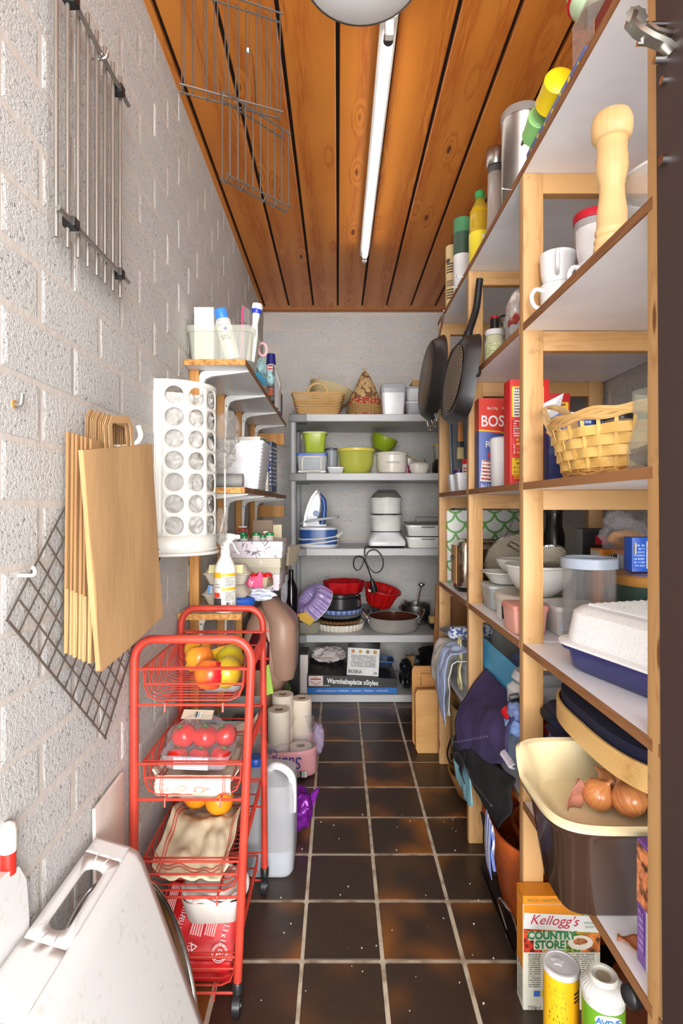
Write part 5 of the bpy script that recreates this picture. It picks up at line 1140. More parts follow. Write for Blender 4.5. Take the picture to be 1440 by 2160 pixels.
P('sealed_tip', G().prism([(.03, .12), (.082, .148), (.05, .06)], -.006, .006), pm((120, 34, 146), .25), t)
# large white moulded panel standing by the wall
s = Nt('worn_white_plastic'); n1 = s.noise(s.co(), 5, 5); n2 = s.noise(s.co(), 60, 3)
WP = s.fin(s.mix(s.ss(s.math('MULTIPLY', n1, n2), .30, .42, 0, .5), lin((230, 230, 228)), lin((202, 194, 182))), .42)
t = th('white_plastic_panel', 'large white moulded plastic panel with an oval hand slot leaning at the left wall', 'panel', (0, 0, 0))
prof = [(-.506, .604), (-.470, .594), (-.436, .583), (-.420, .574), (-.409, .556), (-.40, .532), (-.352, .40), (-.30, .258), (-.254, .13), (-.222, .044)]
ny = 24
def pan(i, y): x, z = prof[i]; return V((x, y, z))
g = G(); ys = [.62+(1.155-.62)*k/ny for k in range(ny+1)]
def farcut(i, y): return y
# slot in the top strip between profile points 0 and 2
sy0, sy1 = .915, 1.075
L0, L1 = V((prof[0][0], 0, prof[0][1])), V((prof[2][0], 0, prof[2][1]))
def strip_pt(s_, y): p = L0.lerp(L1, s_); return V((p.x, y, p.z))
def resample(loop, n):
    L = [0.0]
    for k in range(len(loop)): L.append(L[-1]+math.dist(loop[k], loop[(k+1) % len(loop)]))
    o = []
    for q in range(n):
        d = L[-1]*q/n; k = max(m for m in range(len(loop)) if L[m] <= d); a, b = loop[k], loop[(k+1) % len(loop)]; f = (d-L[k])/max(1e-9, L[k+1]-L[k])
        o.append((a[0]+(b[0]-a[0])*f, a[1]+(b[1]-a[1])*f))
    return o
n = 64; ym, hl, rad_ = (sy0+sy1)/2, (sy1-sy0)/2, .0175
stad = [(ym+(hl-rad_)*(1 if k < 12 or k > 36 else -1)+rad_*cos(2*pi*k/48), .52+.25*sin(2*pi*k/48)) for k in range(48)]
hw_ = hl+.03
rect = [(ym+hw_, .52), (ym+hw_, 1), (ym-hw_, 1), (ym-hw_, .0), (ym+hw_, .0)]
inn = [strip_pt(q[1], q[0]) for q in resample(stad, n)]; outr = [strip_pt(q[1], q[0]) for q in resample(rect, n)]
vi = [g.b.verts.new(p) for p in inn]; vo_ = [g.b.verts.new(p) for p in outr]
for i in range(n): j = (i+1) % n; g.b.faces.new((vi[i], vi[j], vo_[j], vo_[i]))
a0_, a1_ = sy0-.03, sy1+.03
for ya, yb_ in ((.76, a0_), (a1_, 1.155)):
    g.grid(lambda u, v: strip_pt(u, ya+(yb_-ya)*v), 6, 6)
def sheet(u, v):
    q = 2+u*(len(prof)-3); i = min(int(q), len(prof)-2); f = q-i
    p = V((prof[i][0], 0, prof[i][1])).lerp(V((prof[i+1][0], 0, prof[i+1][1])), f)
    d = max(0, .58-p.z); ystart = .76+.05*sin(min(1, d/.12)*pi/2)-.10*min(1, max(0, d-.12)/.2)
    return (p.x, ystart+(1.155-ystart+.0*d)*v, p.z)
g.grid(sheet, 30, 20)
bmesh.ops.remove_doubles(g.b, verts=g.b.verts, dist=.0006)
P('shell', g, WP, t, smooth=1.0, sol=.007)
0 and P('end_flange', G().grid(lambda u, v: (-.506+.25*0+(prof[2][0]+.506)*u+.22*u*v, 1.150, prof[0][1]-.022*u-.45*v-.004), 6, 8), WP, t, sol=.004)
t = th('round_metal_tray', 'large round metal tray standing on edge behind the white panel', 'tray', (-.374, 1.0, .304), 0, None, 0, R(70))
P('tray', G().lathe([(.0, -.012), (.262, -.012), (.277, -.006), (.289, .006), (.291, .005), (.279, -.010), (.263, -.016), (0, -.016)], 72), metalm((170, 165, 158), .22), t); P('rolled_rim', G().tube([(.2875*cos(a*pi/36), .2875*sin(a*pi/36), .005) for a in range(72)], .0042, 8, True), CHROME, t)
t = th('folded_board', 'white rounded board with a red tube and white cap at the lower left edge', 'board', (-.5185, .60, fz(.6)+.004))
g = G(); g.at(rz=R(90)); g.prism([(-.1, 0), (.311, 0), (.314, .60), (.306, .665), (.285, .70), (.25, .712), (-.1, .712)], -.0075, .0075, 0); P('board', g, WP, t)
P('red_tube', G().cyl((0, .268, .70), (0, .268, .742), .0112, n=18), pm((200, 44, 34), .35), t); P('end_cap', G().lathe([(.0118, .735), (.0124, .74), (.0124, .768), (.010, .777), (.004, .781), (0, .782)], 18, 0, .268), pm((238, 234, 224), .4), t)
one('beige_board', G().box(-.004, .004, -.08, .075, 0, .62, .002), pm((222, 206, 196), .55), 'thin pale board leaning on the wall behind the trolley post', 'board', (-.516, 1.262, fz(1.2)+.006), rx=R(1.5))
# ================================================================ on top of the pine rack
t = th('long_carton_tube', 'beige printed cardboard tube at the far end of the top rack shelf', 'tube', (.540, 2.655-.06, R1+.0008))
P('tube', G().lathe([(.031, 0), (.032, .002), (.032, .335), (.030, .337), (.0, .337)], 28), pm((218, 192, 140), .6), t)
for zz, h, k in ((.22, .05, 1), (.16, .03, 2), (.10, .05, 3)):
    band('print', t, .0323, zz-.02, zz+h-.02, printlines((218, 192, 140), (70, 56, 44), 4, .7, k), R(180), R(290), 10)
P('emblem', G().lathe([(.012, 0), (.012, .0006), (.0, .0006)], 16), pm((84, 66, 50), .6), t, smooth=0).matrix_local = Matrix.Rotation(R(-50), 4, 'Z') @ Matrix.Translation((0, -.0325, .262)) @ Matrix.Rotation(R(90), 4, 'X')
t = th('green_tin_tube', 'tall dark green bottle tube with lighter green top on the top rack shelf', 'tube', (.542, 2.40, R1+.0008))
P('tube', G().lathe([(.037, 0), (.038, .003), (.038, .36), (.035, .363), (0, .363)], 32), pm((52, 82, 66), .45), t)
band('green_top', t, .0384, .30, .361, pm((74, 142, 96), .45)); band('white_foot', t, .0384, .0, .205, pm((222, 222, 224), .45))
t = th('oil_bottle', 'plastic bottle of yellow cooking oil with green cap on the top rack shelf', 'bottle', (.548, 2.127, R1+.0008))
OIL = clear((236, 214, 90), .22, .08, name='cooking_oil'); 
P('bottle', G().lathe([(.036, 0), (.041, .006), (.041, .17)]+[(.041-.002*(k % 2), .175+.007*k) for k in range(10)]+[(.036, .255), (.022, .285), (.0155, .295), (.0155, .302)], 36), OIL, t)
P('oil', G().lathe([(.036, .004), (.038, .01), (.038, .25), (.03, .265), (0, .266)], 30), clear((240, 206, 40), .5, .1, name='oil_fill', milky=1), t)
P('cap', G().lathe([(.0185, .3025), (.0185, .326), (.017, .329), (0, .329)], 24), pm((60, 166, 96), .4), t); band('label', t, .0416, .05, .165, pm((240, 220, 50), .45)); band('label_picture', t, .0418, .06, .15, printlines((238, 240, 236), (120, 140, 160), 6, .5, 3), R(270), R(340), 10)
t = th('glass_grinder', 'tall clear glass grinder with steel head on the top rack shelf', 'grinder', (.545, 1.90, R1+.0008))
P('glass', G().lathe([(.03, 0), (.034, .004), (.030, .12), (.028, .26), (.0255, .26), (.0275, .12), (.03, .01), (0, .008)], 30), clear((214, 204, 196), .30, .06, name='grinder_glass'), t)
P('thread', G().lathe([(.0262, .25), (.0268, .256), (.0258, .262), (.0268, .268), (.0258, .274), (.0268, .28), (.0258, .286), (.0, .286)], 24), DGREY, t)
P('head', G().lathe([(.029, .2865), (.032, .292), (.0345, .335), (.031, .345), (.0, .347)], 30), STEEL, t)
t = th('steel_canister', 'big brushed steel canister with glass lid on the top rack shelf', 'canister', (.575, 1.725, R1+.0008))
P('body', G().lathe([(.058, 0), (.0605, .004), (.0605, .305), (.0635, .311), (.0635, .317), (.060, .317), (.0575, .31), (.0575, .01), (0, .008)], 48), STEEL, t)
P('lid', G().lathe([(.063, .3175), (.0645, .323), (.0645, .339), (.062, .343), (.0, .35)], 44), clear((170, 166, 160), .55, .12, name='canister_lid'), t)
P('side_clasp', G().tube([(-.02, -.062, .21), (-.02, -.07, .215), (.006, -.07, .215), (.006, -.062, .21)], .004, 6), CHROME, t); P('clasp_ball', G().lathe([(.0, -.006), (.006, 0), (.0, .006)], 10, 0, 0), CHROME, t).location = (-.018, -.071, .215)
t = th('blue_game_box', 'flat blue box with yellow print along the edge of the top rack shelf', 'box', (.484, 1.08, R1+.0008))
P('box', G().box(0, .2, 0, .335, 0, .022, .001), pm((88, 108, 168), .5), t)
for k in range(7):
    P('yellow_print', G().loft([circ(.004+.002*(k % 2), 0, 7), circ(.004+.002*(k % 2), .0006, 7)]), pm((222, 206, 70), .5), t, smooth=0).matrix_local = Matrix.Translation((-.0001, .03+.045*k, .009+.006*((k*7) % 3)/2)) @ Matrix.Rotation(R(-90), 4, 'Y')
t = th('yellow_cup', 'bright yellow plastic cup lying on its side on the blue box', 'cup', (.500, 1.262, R1+.0235+.0435), 0, None, R(-100), R(-40))
P('cup', G().lathe([(.030, -.032), (.034, -.03), (.038, .026), (.0395, .03), (.036, .03), (.031, -.024), (0, -.026)], 32), pm((240, 206, 28), .35), t); P('base_ring', G().lathe([(.026, -.035), (.03, -.0325)], 28, c1=False), pm((240, 206, 28), .35), t)
t = th('green_cup', 'light green plastic cup lying on its side below the yellow cup', 'cup', (.496, 1.362, R1+.0235+.0345), 0, None, R(-100), R(-40))
P('cup', G().lathe([(.027, -.03), (.031, -.028), (.033, .026), (.034, .03), (.031, .03), (.028, -.022), (0, -.024)], 28), pm((140, 200, 120), .35), t); P('stand_pad', G().lathe([(.024, -.033), (.027, -.0305)], 24, c1=False), pm((140, 200, 120), .35), t)
t = th('red_box', 'dark red box with clear corner near the front of the top rack shelf', 'box', (.484, .80, R1+.0008))
P('box', G().box(0, .22, 0, .24, 0, .036, .001), pm((128, 14, 12), .45), t); P('kraft_side', G().box(.0, .22, .2405, .243, 0, .038), CARD, t)
t = th('clear_box', 'clear acrylic box under the mint green pot on the top rack shelf', 'box', (.535, 1.105, R1+.0235))
P('box', G().box(-.05, .05, -.035, .035, 0, .078), clear((230, 220, 214), .08, .06), t, smooth=0); P('lid', G().box(-.051, .051, -.036, .036, .0782, .082), clear((230, 220, 214), .15, .06), t, smooth=0)
t = th('mint_teapot', 'pale mint green lidded pot on the clear acrylic box at the top edge', 'pot', (.520, 1.105, R1+.1065))
P('body', G().lathe([(.03, 0), (.05, .02), (.06, .06), (.052, .09), (.035, .10), (.034, .106)], 32), pm((196, 222, 184), .3), t); P('lid', G().lathe([(.037, .1065), (.034, .118), (.01, .13), (.008, .142), (0, .145)], 24), pm((196, 222, 184), .3), t)
P('red_trim', G().tube([(.0535*cos(a*pi/16), .0535*sin(a*pi/16), .03) for a in range(32)], .004, 6, True), REDP, t)

# ---- pans hanging from the nails
PANB = pm((36, 35, 36), .38, .1, bump=.06, bs=300)
t = th('round_pan', 'round black pan with two chrome loop handles hanging at the far rack post', 'pan', (.392, 2.46, PZ(798, 2.46)), R(3), None, 0, R(-84), )
rp = .193
P('pan', G().lathe([(.0, 0), (rp*.80, 0), (rp*.86, -.006), (rp*.985, -.046), (rp, -.048), (rp*.99, -.043), (rp*.86, -.010), (rp*.8, -.006), (.0, -.006)][::-1], 60), PANB, t)
P('base_disc', G().lathe([(.0, .0025), (rp*.56, .0025), (rp*.58, .0)], 48), pm((104, 88, 76), .4, .3), t)
for a in (R(197), R(168)):
    q = V((cos(a), sin(a), 0)); tt = V((-sin(a), cos(a), 0)); 
    P('loop_handle', G().tube(spline([q*rp*.97-tt*.03+V((0, 0, -.04)), q*(rp+.022)-tt*.028+V((0, 0, -.052)), q*(rp+.030)+V((0, 0, -.056)), q*(rp+.022)+tt*.028+V((0, 0, -.052)), q*rp*.97+tt*.03+V((0, 0, -.04))], 4), .0042, 8), CHROME, t)
P('hang_loop', G().tube(spline([(rp*.97, -.02, -.04), (rp+.09, -.012, -.05), (rp+.12, 0, -.05), (rp+.09, .012, -.05), (rp*.97, .02, -.04)], 5), .003, 6), CHROME, t)
t = th('grill_pan', 'square black grill pan with spiral base hanging by its long black handle', 'pan', (.402, 1.935, PZ(800, 1.935)), R(3), None, 0, R(-82))
hp = .288
P('pan', G().loft([rr(hp*.86, hp*.86, .06, -.002, 8), rr(hp*.88, hp*.88, .062, 0, 8), rr(hp*.93, hp*.93, .07, -.010, 8), rr(hp, hp, .075, -.048, 8), rr(hp*.985, hp*.985, .073, -.049, 8), rr(hp*.90, hp*.90, .065, -.012, 8), rr(hp*.85, hp*.85, .06, -.006, 8)][::-1]), PANB, t)
s = Nt('spiral_pan_base'); g = s.sep(s.co()); rad = s.math('SQRT', s.math('ADD', s.math('MULTIPLY', g[0], g[0]), s.math('MULTIPLY', g[1], g[1])))
an = s.math('ARCTAN2', g[1], g[0]); w = s.math('SINE', s.math('ADD', s.math('MULTIPLY', rad, 620), s.math('MULTIPLY', s.math('SINE', s.math('MULTIPLY', an, 36)), 1.3)))
s.bump(w, .5, .002); SPIR = s.fin(s.mix(s.math('GREATER_THAN', w, .1), lin((52, 45, 40)), lin((150, 132, 110))), .4, .4)
P('base_disc', G().lathe([(.0, .0025), (.112, .0025), (.116, -.0)], 56), SPIR, t)
P('handle', G().tube(spline([(hp*.49, 0, -.030), (hp*.62, 0, -.036), (hp*.9, .012, -.052), (hp*1.12, .012, -.052), (hp*1.28, .01, -.05)], 6), [.009]*2+[.0135]*20+[.013, .011, .008][:3], 10) if False else G().tube(spline([(hp*.49, 0, -.030), (hp*.62, 0, -.036), (hp*.9, .012, -.052), (hp*1.12, .012, -.052), (hp*1.28, .01, -.05)], 6), .0125, 10), BLACK, t)
P('handle_collar', G().tube([(hp*.47, 0, -.028), (hp*.60, 0, -.035)], .0155, 10), pm((50, 50, 52), .3, .5), t)
P('spout_notch', G().tube([(-hp*.05, -hp*.5, -.046), (-hp*.05, -hp*.515, -.05), (.0, -hp*.52, -.052)], .006, 6), PANB, t)

# ================================================================ second rack shelf
z = R2+.0008
CUPW = pm((236, 236, 236), .18)
def cup(label, loc, ang):
    t = th('coffee_cup', label, 'cup', loc, ang, 'white cups on the second rack shelf')
    P('bowl', G().lathe([(.026, 0), (.034, .003), (.040, .03), (.0425, .078), (.0415, .0785), (.0385, .03), (.032, .007), (0, .006)], 36), CUPW, t)
    P('handle', G().tube(spline([(.040, 0, .064), (.060, 0, .066), (.071, 0, .046), (.062, 0, .024), (.038, 0, .018)], 5), .0052, 8), CUPW, t)
cup('lower white cup with its handle pointing left, left stack of the second rack shelf', (.552, 1.385, z), R(190)); cup('upper white cup of the left stack, handle towards the front', (.552, 1.385, z+.079), R(248))
cup('lower white cup of the right stack, handle over the shelf edge', (.590, 1.262, z), R(195)); cup('upper white cup in the right stack beside the pepper mill', (.590, 1.262, z+.079), R(20))
t = th('red_lidded_jar', 'clear plastic jar with red lid behind the white cups', 'jar', (.648, 1.412-.01, z))
P('jar', G().lathe([(.04, 0), (.042, .005), (.044, .245), (.042, .245), (.038, .006), (0, .006)], 32), clear((206, 200, 200), .5, .25, milky=1), t); P('lid', G().lathe([(.046, .2455), (.047, .262), (.044, .267), (0, .267)], 36), pm((200, 26, 48), .35), t)
t = th('pepper_mill', 'tall turned beech pepper mill at the front edge of the second rack shelf', 'pepper mill', (.5145, 1.035, z))
BEE = wood((232, 196, 140), (220, 178, 116), 'z', 60, .32)
P('body', G().lathe([(.031, 0), (.0325, .004), (.0325, .012), (.030, .016), (.0315, .026), (.0275, .032), (.030, .038), (.030, .044), (.0265, .05), (.0265, .075), (.0225, .105), (.0215, .125), (.0265, .150), (.0285, .165), (.0265, .172), (.0285, .178), (.0265, .184), (.0265, .210), (.031, .213)], 36), BEE, t)
P('head', G().lathe([(.0305, .2133), (.0345, .219), (.0365, .232), (.036, .246), (.032, .258), (.022, .265), (0, .267)], 36), BEE, t); P('top_nut', G().lathe([(.007, .2672), (.006, .272), (0, .273)], 12), STEEL, t)
t = th('glass_bowl', 'ribbed clear glass bowl at the front right of the second rack shelf', 'bowl', (.652, 1.06, z)); t.scale = (.86, .86, 1)
P('bowl', G().lathe([(.05, 0), (.06, .002)]+[(.062+.058*sin(k/14*pi/2)+.0022*(k % 2), .004+.15*k/14) for k in range(15)]+[(.116, .153), (.054, .008), (0, .006)], 64, mod=lambda q: 1+.012*cos(20*q)), clear((240, 240, 240), .16, .04, name='ribbed_glass'), t, smooth=1.2)
P('rim', G().tube([(.1205*cos(a*pi/32), .1205*sin(a*pi/32), .154) for a in range(64)], .003, 6, True), clear((236, 238, 238), .6, .05, name='glass_rim'), t)
t = th('mayonnaise_jar', 'pale green filled jar with white lid on the second shelf between the posts', 'jar', (.545, 1.915, z))
P('jar', G().lathe([(.030, 0), (.034, .004), (.0345, .09), (.030, .105), (.029, .115), (0, .115)], 30), clear((214, 214, 178), .85, .12, milky=1), t); P('lid', G().lathe([(.0325, .1155), (.033, .131), (.031, .135), (0, .135)], 30), pm((226, 226, 226), .35), t); band('label', t, .0349, .012, .085, printlines((216, 218, 170), (120, 140, 80), 9, .45, 4), R(180), R(320), 16)
t = th('black_sauce_bottle', 'black bottle with red ringed cap behind the white lidded jar', 'bottle', (.600, 2.11, z))
P('bottle', G().lathe([(.03, 0), (.032, .01), (.032, .13), (.015, .18), (.014, .20)], 22), pm((24, 20, 20), .12), t); P('cap', G().lathe([(.0165, .2005), (.0165, .235), (.0165, .24)], 18), BLACK, t); P('cap_top', G().lathe([(.0168, .2402), (.0165, .25), (0, .251)], 18), REDP, t)
t = th('silver_bag', 'shiny silver and white foil bag on the second shelf by the middle post', 'bag', (.575, 1.735, z))
P('bag', G().blob((0, 0, .112), (.04, .065, .085), .35, 1.8, 14, ridge=True), pm((206, 204, 202), .25, .35), t, smooth=1.2); P('red_print', G().blob((-.008, -.02, .10), (.035, .046, .022), .3, 1.8, 19), pm((176, 60, 52), .4), t)
one('black_strap_lid', G().strip(spline([(-.03, 0, .0), (-.04, 0, .03), (-.01, .01, .04), (.03, .01, .03), (.012, .02, -.05), (.0, .02, -.13)], 5), (0, 1, .1), .012, .005), pm((30, 30, 32), .4), 'black plastic strap standing behind the silver foil bag', 'strap', (.585, 1.86, z+.132))
t = th('green_bottle', 'small green bottle behind the far post on the second rack shelf', 'bottle', (.565, 2.42, z))
P('bottle', G().lathe([(.03, 0), (.032, .01), (.032, .12), (.014, .16), (.014, .19)], 20), pm((40, 150, 96), .2), t); P('cap', G().lathe([(.016, .1905), (.016, .21), (0, .211)], 16), pm((120, 130, 126), .4), t)
one('paper_packet', G().box(-.04, .04, -.012, .012, 0, .09, .002), pm((214, 206, 196), .7), 'small whitish packet on the second rack shelf near the far post', 'packet', (.54, 2.30, z))

# ================================================================ third rack shelf
z = R3+.0008
t = th('rice_box', 'red and blue rice box with big white lettering on the third rack shelf', 'box', (.498, 1.945, z))
RB_ = pm((232, 62, 46), .45); BB_ = pm((66, 90, 168), .45)
P('box', G().box(0, .128, 0, .055, 0, .318, .001), BB_, t)
P('red_top', G().loft([[(-.0005, -.0006, .205), (.1285, -.0006, .185), (.1285, .0556, .185), (-.0005, .0556, .205)], [(-.0005, -.0006, .3185), (.1285, -.0006, .3185), (.1285, .0556, .3185), (-.0005, .0556, .3185)]]), RB_, t, smooth=0)
P('yellow_line', G().loft([[(-.0005, -.0012, .203), (.07, -.0012, .199), (.1285, -.0012, .183)], [(-.0005, -.0012, .208), (.07, -.0012, .204), (.1285, -.0012, .188)]], closed=False), pm((240, 196, 50), .4), t, smooth=0)
tx('BOSTO', .055, t, (.006, -.0016, .236), INKW, bold=.0008, al='LEFT', sx=.82); tx('Rijst', .032, t, (.022, -.0008, .155), INKW, al='LEFT')
tx('8x125g   1kg', .013, t, (.062, -.0014, .283), INKW); tx('8x125g', .016, t, (.006, -.001, .01), INKW, al='LEFT')
P('badge', G().lathe([(.014, 0), (.014, .0006)], 16), RB_, t, smooth=0).matrix_local = Matrix.Translation((.045, -.0006, .118)) @ Matrix.Rotation(R(90), 4, 'X'); tx('&', .018, t, (.045, -.0016, .118), INKW)
plate('recipe_note', t, .05, .075, (.032, -.0009, .062), printlines((234, 228, 222), (170, 70, 60), 6, .6, 3), rx=0, ry=R(5))
P('side_panel', G().box(-.0008, -.0002, .002, .054, .0, .203), pm((44, 62, 120), .45), t)
t = th('white_jar', 'white tapered plastic jar in front of the rice box', 'jar', (.553, 1.845, z))
P('jar', G().lathe([(.034, 0), (.038, .005), (.042, .13), (.044, .15), (.042, .163), (.036, .168), (0, .168)], 34), pm((224, 224, 224), .3), t); P('lid_rim', G().tube([(.0436*cos(a*pi/16), .0436*sin(a*pi/16), .150) for a in range(32)], .0025, 6, True), WHITE, t)
t = th('pasta_box', 'red and yellow food box standing against the third post', 'box', (.506, 1.62, z))
P('box', G().box(0, .115, 0, .06, 0, .312, .001), pm((218, 44, 38), .45), t)
plate('yellow_field', t, .094, .09, (.052, -.0008, .245), pm((246, 204, 36), .45)); plate('table_print', t, .062, .085, (.040, -.0014, .243), printlines((236, 232, 222), (110, 100, 96), 10, .6, 2))
for zz, h, k in ((.165, .05, 1), (.105, .03, 5)): plate('white_print', t, .09, h, (.05, -.0008, zz), printlines((218, 44, 38), (242, 214, 206), 7, .6, k))
plate('yellow_print', t, .07, .05, (.05, -.0012, .112), printlines((218, 44, 38), (244, 200, 60), 4, .5, 8))
plate('yellow_box_print', t, .092, .05, (.052, -.0008, .055), printlines((246, 204, 36), (170, 120, 40), 4, .5, 6)); plate('yellow_foot', t, .092, .012, (.052, -.0008, .022), printlines((218, 44, 38), (244, 190, 60), 2, .7, 3)); tx('4 x 200 g = 800 g ℮', .009, t, (.052, -.001, .009), INKW)
for k, (y, lab) in enumerate(((2.40, 'small white plastic bin on the third rack shelf between the two far posts'), (2.26, 'white plastic bin nearest the second post on the third rack shelf'))):
    t = th('plastic_bin', lab, 'bin', (.525, y, z), R(-6), 'white plastic bins on the third rack shelf')
    P('bin', G().bin(.07, .10, .072, .088, .118, .008, .002), clear((226, 227, 230), .72, .35, milky=1), t); P('label_lip', G().box(-.030, .030, -.062, -.0595, .045, .07), clear((230, 230, 232), .6, .3, milky=1), t)
t = th('spice_shaker', 'white shaker with red lid standing in the white plastic bin', 'jar', (.535, 2.27, z+.005)); P('body', G().lathe([(.021, 0), (.022, .004), (.022, .105)], 22), pm((226, 222, 216), .4), t); P('lid', G().lathe([(.023, .1055), (.023, .122), (.02, .126), (0, .126)], 22), REDP, t); band('print', t, .0223, .02, .09, printlines((226, 222, 216), (180, 40, 40), 6, .6, 4), R(170), R(300), 10)
t = th('blue_capped_jar', 'small jar with dark blue and red cap in the far white bin', 'jar', (.528, 2.40, z+.005)); P('body', G().lathe([(.022, 0), (.022, .07)], 20), pm((176, 150, 120), .3), t); P('lid', G().lathe([(.024, .0705), (.024, .088), (0, .089)], 20), pm((40, 44, 110), .35), t); P('lid_top', G().lathe([(.020, .0892), (.020, .094), (0, .095)], 18), REDP, t)
t = th('metal_tray', 'grey rounded oven tray standing upright at the back between the far posts', 'tray', (.62, 2.52, z+.192), 0, None, R(80))
P('tray', G().bin(.19, .345, .022, .215, .368, .04, .002), pm((132, 142, 152), .3, .5), t); P('rim', G().tube(rr(.217, .370, .042, .022, 5), .0045, 6, True), pm((150, 158, 166), .3, .5), t)
t = th('pastry_brush', 'pastry brush with wooden handle hanging between the far posts', 'brush', (.525, 2.36, 1.50))
P('handle', G().loft([rr(.022, .010, .004, .075), rr(.024, .012, .005, .10), rr(.018, .010, .004, .20), rr(.014, .008, .003, .25)]), pm((176, 116, 60), .5), t); P('ferrule', G().loft([rr(.028, .014, .004, .05), rr(.028, .014, .004, .0748)]), pm((40, 38, 38), .35), t); P('bristles', G().loft([rr(.030, .018, .006, .0), rr(.032, .020, .008, .012), rr(.027, .013, .004, .0498)]), pm((176, 164, 112), .8, bump=.5), t)
# big bark-handled basket
t = th('split_wood_basket', 'oval basket of wide pale wood strips with a bark handle on the third rack shelf', 'basket', (.594, 1.188, z+.0035), R(-2))
BAMB = wood((232, 190, 110), (206, 158, 78), 'y', 30, .4)
NS = 26
def bring(tv, k=1): return [(cos(a)*( .088+.030*tv)*k, sin(a)*(.148+.045*tv)*k) for a in [2*pi*i/(NS*4) for i in range(NS*4)]]
for r in range(4):
    zc, hw = .022+.021*r, .0195; tv = (zc)/.11; pts = bring(tv); N = len(pts); rings = []
    for i, (x, y) in enumerate(pts):
        ph = cos(pi*(i/4)+pi*r); nx = V((x, y, 0)).normalized(); o = nx*(.0036*ph); ti = nx*.002
        rings.append([V((x, y, zc-hw/2))+o-nx*.001, V((x, y, zc+hw/2))+o+nx*.001, V((x, y, zc+hw/2))+o+ti, V((x, y, zc-hw/2))+o+ti])
    P('wood_strip', G().loft(rings, loop=True), BAMB, t, smooth=.9)
for i in range(NS):
    q0, q1 = bring(.05)[i*4], bring(.95)[i*4]; P('stake', G().strip([(q0[0], q0[1], .006), ((q0[0]+q1[0])/2, (q0[1]+q1[1])/2, .055), (q1[0], q1[1], .106)], (-q0[1], q0[0], 0), .007, .0022), BAMB, t)
g = G()
for k in range(4): g.tube([(x*(1+.008*sin(i*.9+k*2)), y*(1+.008*sin(i*.9+k*2)), .108+.005*k+.003*sin(i*.55+k*1.6)) for i, (x, y) in enumerate(bring(1.02+.01*k))], .0046, 6, True)
P('rim_wicker', g, wood((226, 186, 122), (204, 156, 92), 'y', 40, .5), t)
g = G()
for k in range(5): g.tube([(x*(1+.02*sin(i*.7+k*1.9)), y*(1+.02*sin(i*.7+k*1.9)), .004+.004*k*.6+.004*sin(i*.5+k*2.1)) for i, (x, y) in enumerate(bring(.02))], .003, 5, True)
P('base_wicker', g, wood((206, 156, 86), (170, 116, 58), 'y', 40, .6), t); P('base', G().loft([[V((x*.97, y*.97, .001)) for x, y in bring(.0)], [V((x*.97, y*.97, .006)) for x, y in bring(.0)]]), BAMB, t)
s = Nt('birch_bark'); n1 = s.noise(s.co(), 60, 4); s.bump(n1, .5, .003); BARK = s.fin(s.mix(n1, lin((206, 172, 120)), lin((150, 112, 70))), .75)
P('bark_handle', G().strip(spline([(-.100, .075, .10), (-.112, .095, .14), (-.108, .12, .166), (-.08, .15, .176), (-.04, .172, .168), (-.012, .186, .14), (.0, .188, .10)], 5), (.6, .7, .35), .030, .007), BARK, t)
for q in ((-.101, .078, .10), (.0, .188, .10)): P('binding', G().tube([(q[0]+.014*cos(a*.9), q[1]+.008*sin(a*.9), q[2]+.002*a) for a in range(14)], .003, 6), BAMB, t)
t = th('glass_storage_jar', 'clear glass jar with brown contents at the front of the third rack shelf', 'jar', (.546, .936, z))
P('glass', G().lathe([(.046, 0), (.050, .005), (.049, .04), (.037, .085), (.036, .095), (.041, .10), (.041, .135), (.038, .135), (.038, .102), (.033, .095), (.034, .085), (.046, .04), (.046, .008), (0, .006)], 36), clear((226, 228, 218), .10, .05, name='jar_glass'), t); P('contents', G().blob((0, 0, .026), (.044, .044, .02), .2, 3, 5), pm((96, 62, 40), .7, var=.4, vs=120, bump=.5), t)
t = th('blue_pack', 'dark blue printed box with an open white flap behind the wooden basket', 'box', (.565, 1.475, z))
P('box', G().box(0, .19, 0, .05, 0, .185, .001), pm((36, 56, 122), .45), t); P('flap', G().loft([[(-.03, -.012, .155), (.026, .0, .186), (.026, .002, .186), (-.03, -.01, .155)], [(-.03, -.012, .205), (.034, -.014, .238), (.034, -.012, .238), (-.03, -.01, .205)]]), pm((206, 206, 212), .5), t, smooth=0); P('tear_strip', G().box(.03, .19, -.001, .04, .1852, .190), pm((220, 220, 224), .6), t)
for x, w in ((.05, .035), (.10, .03), (.15, .05)): plate('print', t, w, .09, (x, -.0008, .135), printlines((36, 56, 122), (180, 196, 226), 7, .5, int(x*100)))
t = th('red_yellow_pack', 'red and yellow box far behind the blue box on the third rack shelf', 'box', (.615, 1.72, z))
P('box', G().box(0, .11, 0, .06, 0, .29, .001), pm((206, 34, 34), .45), t); plate('yellow_field', t, .10, .055, (.054, -.0008, .235), pm((246, 208, 40), .45)); plate('sign', t, .022, .04, (.085, -.0014, .238), printlines((246, 208, 40), (150, 80, 30), 3, .8, 1))
t = th('black_lid_jar', 'glass jar with black lid rising behind the basket rim', 'jar', (.722, 1.418, z)); P('jar', G().lathe([(.035, 0), (.036, .155), (.033, .16)], 26), clear((150, 130, 110), .6, .1), t); P('lid', G().lathe([(.0365, .1605), (.0365, .175), (.034, .178), (0, .178)], 28), pm((46, 46, 46), .25, .5), t)

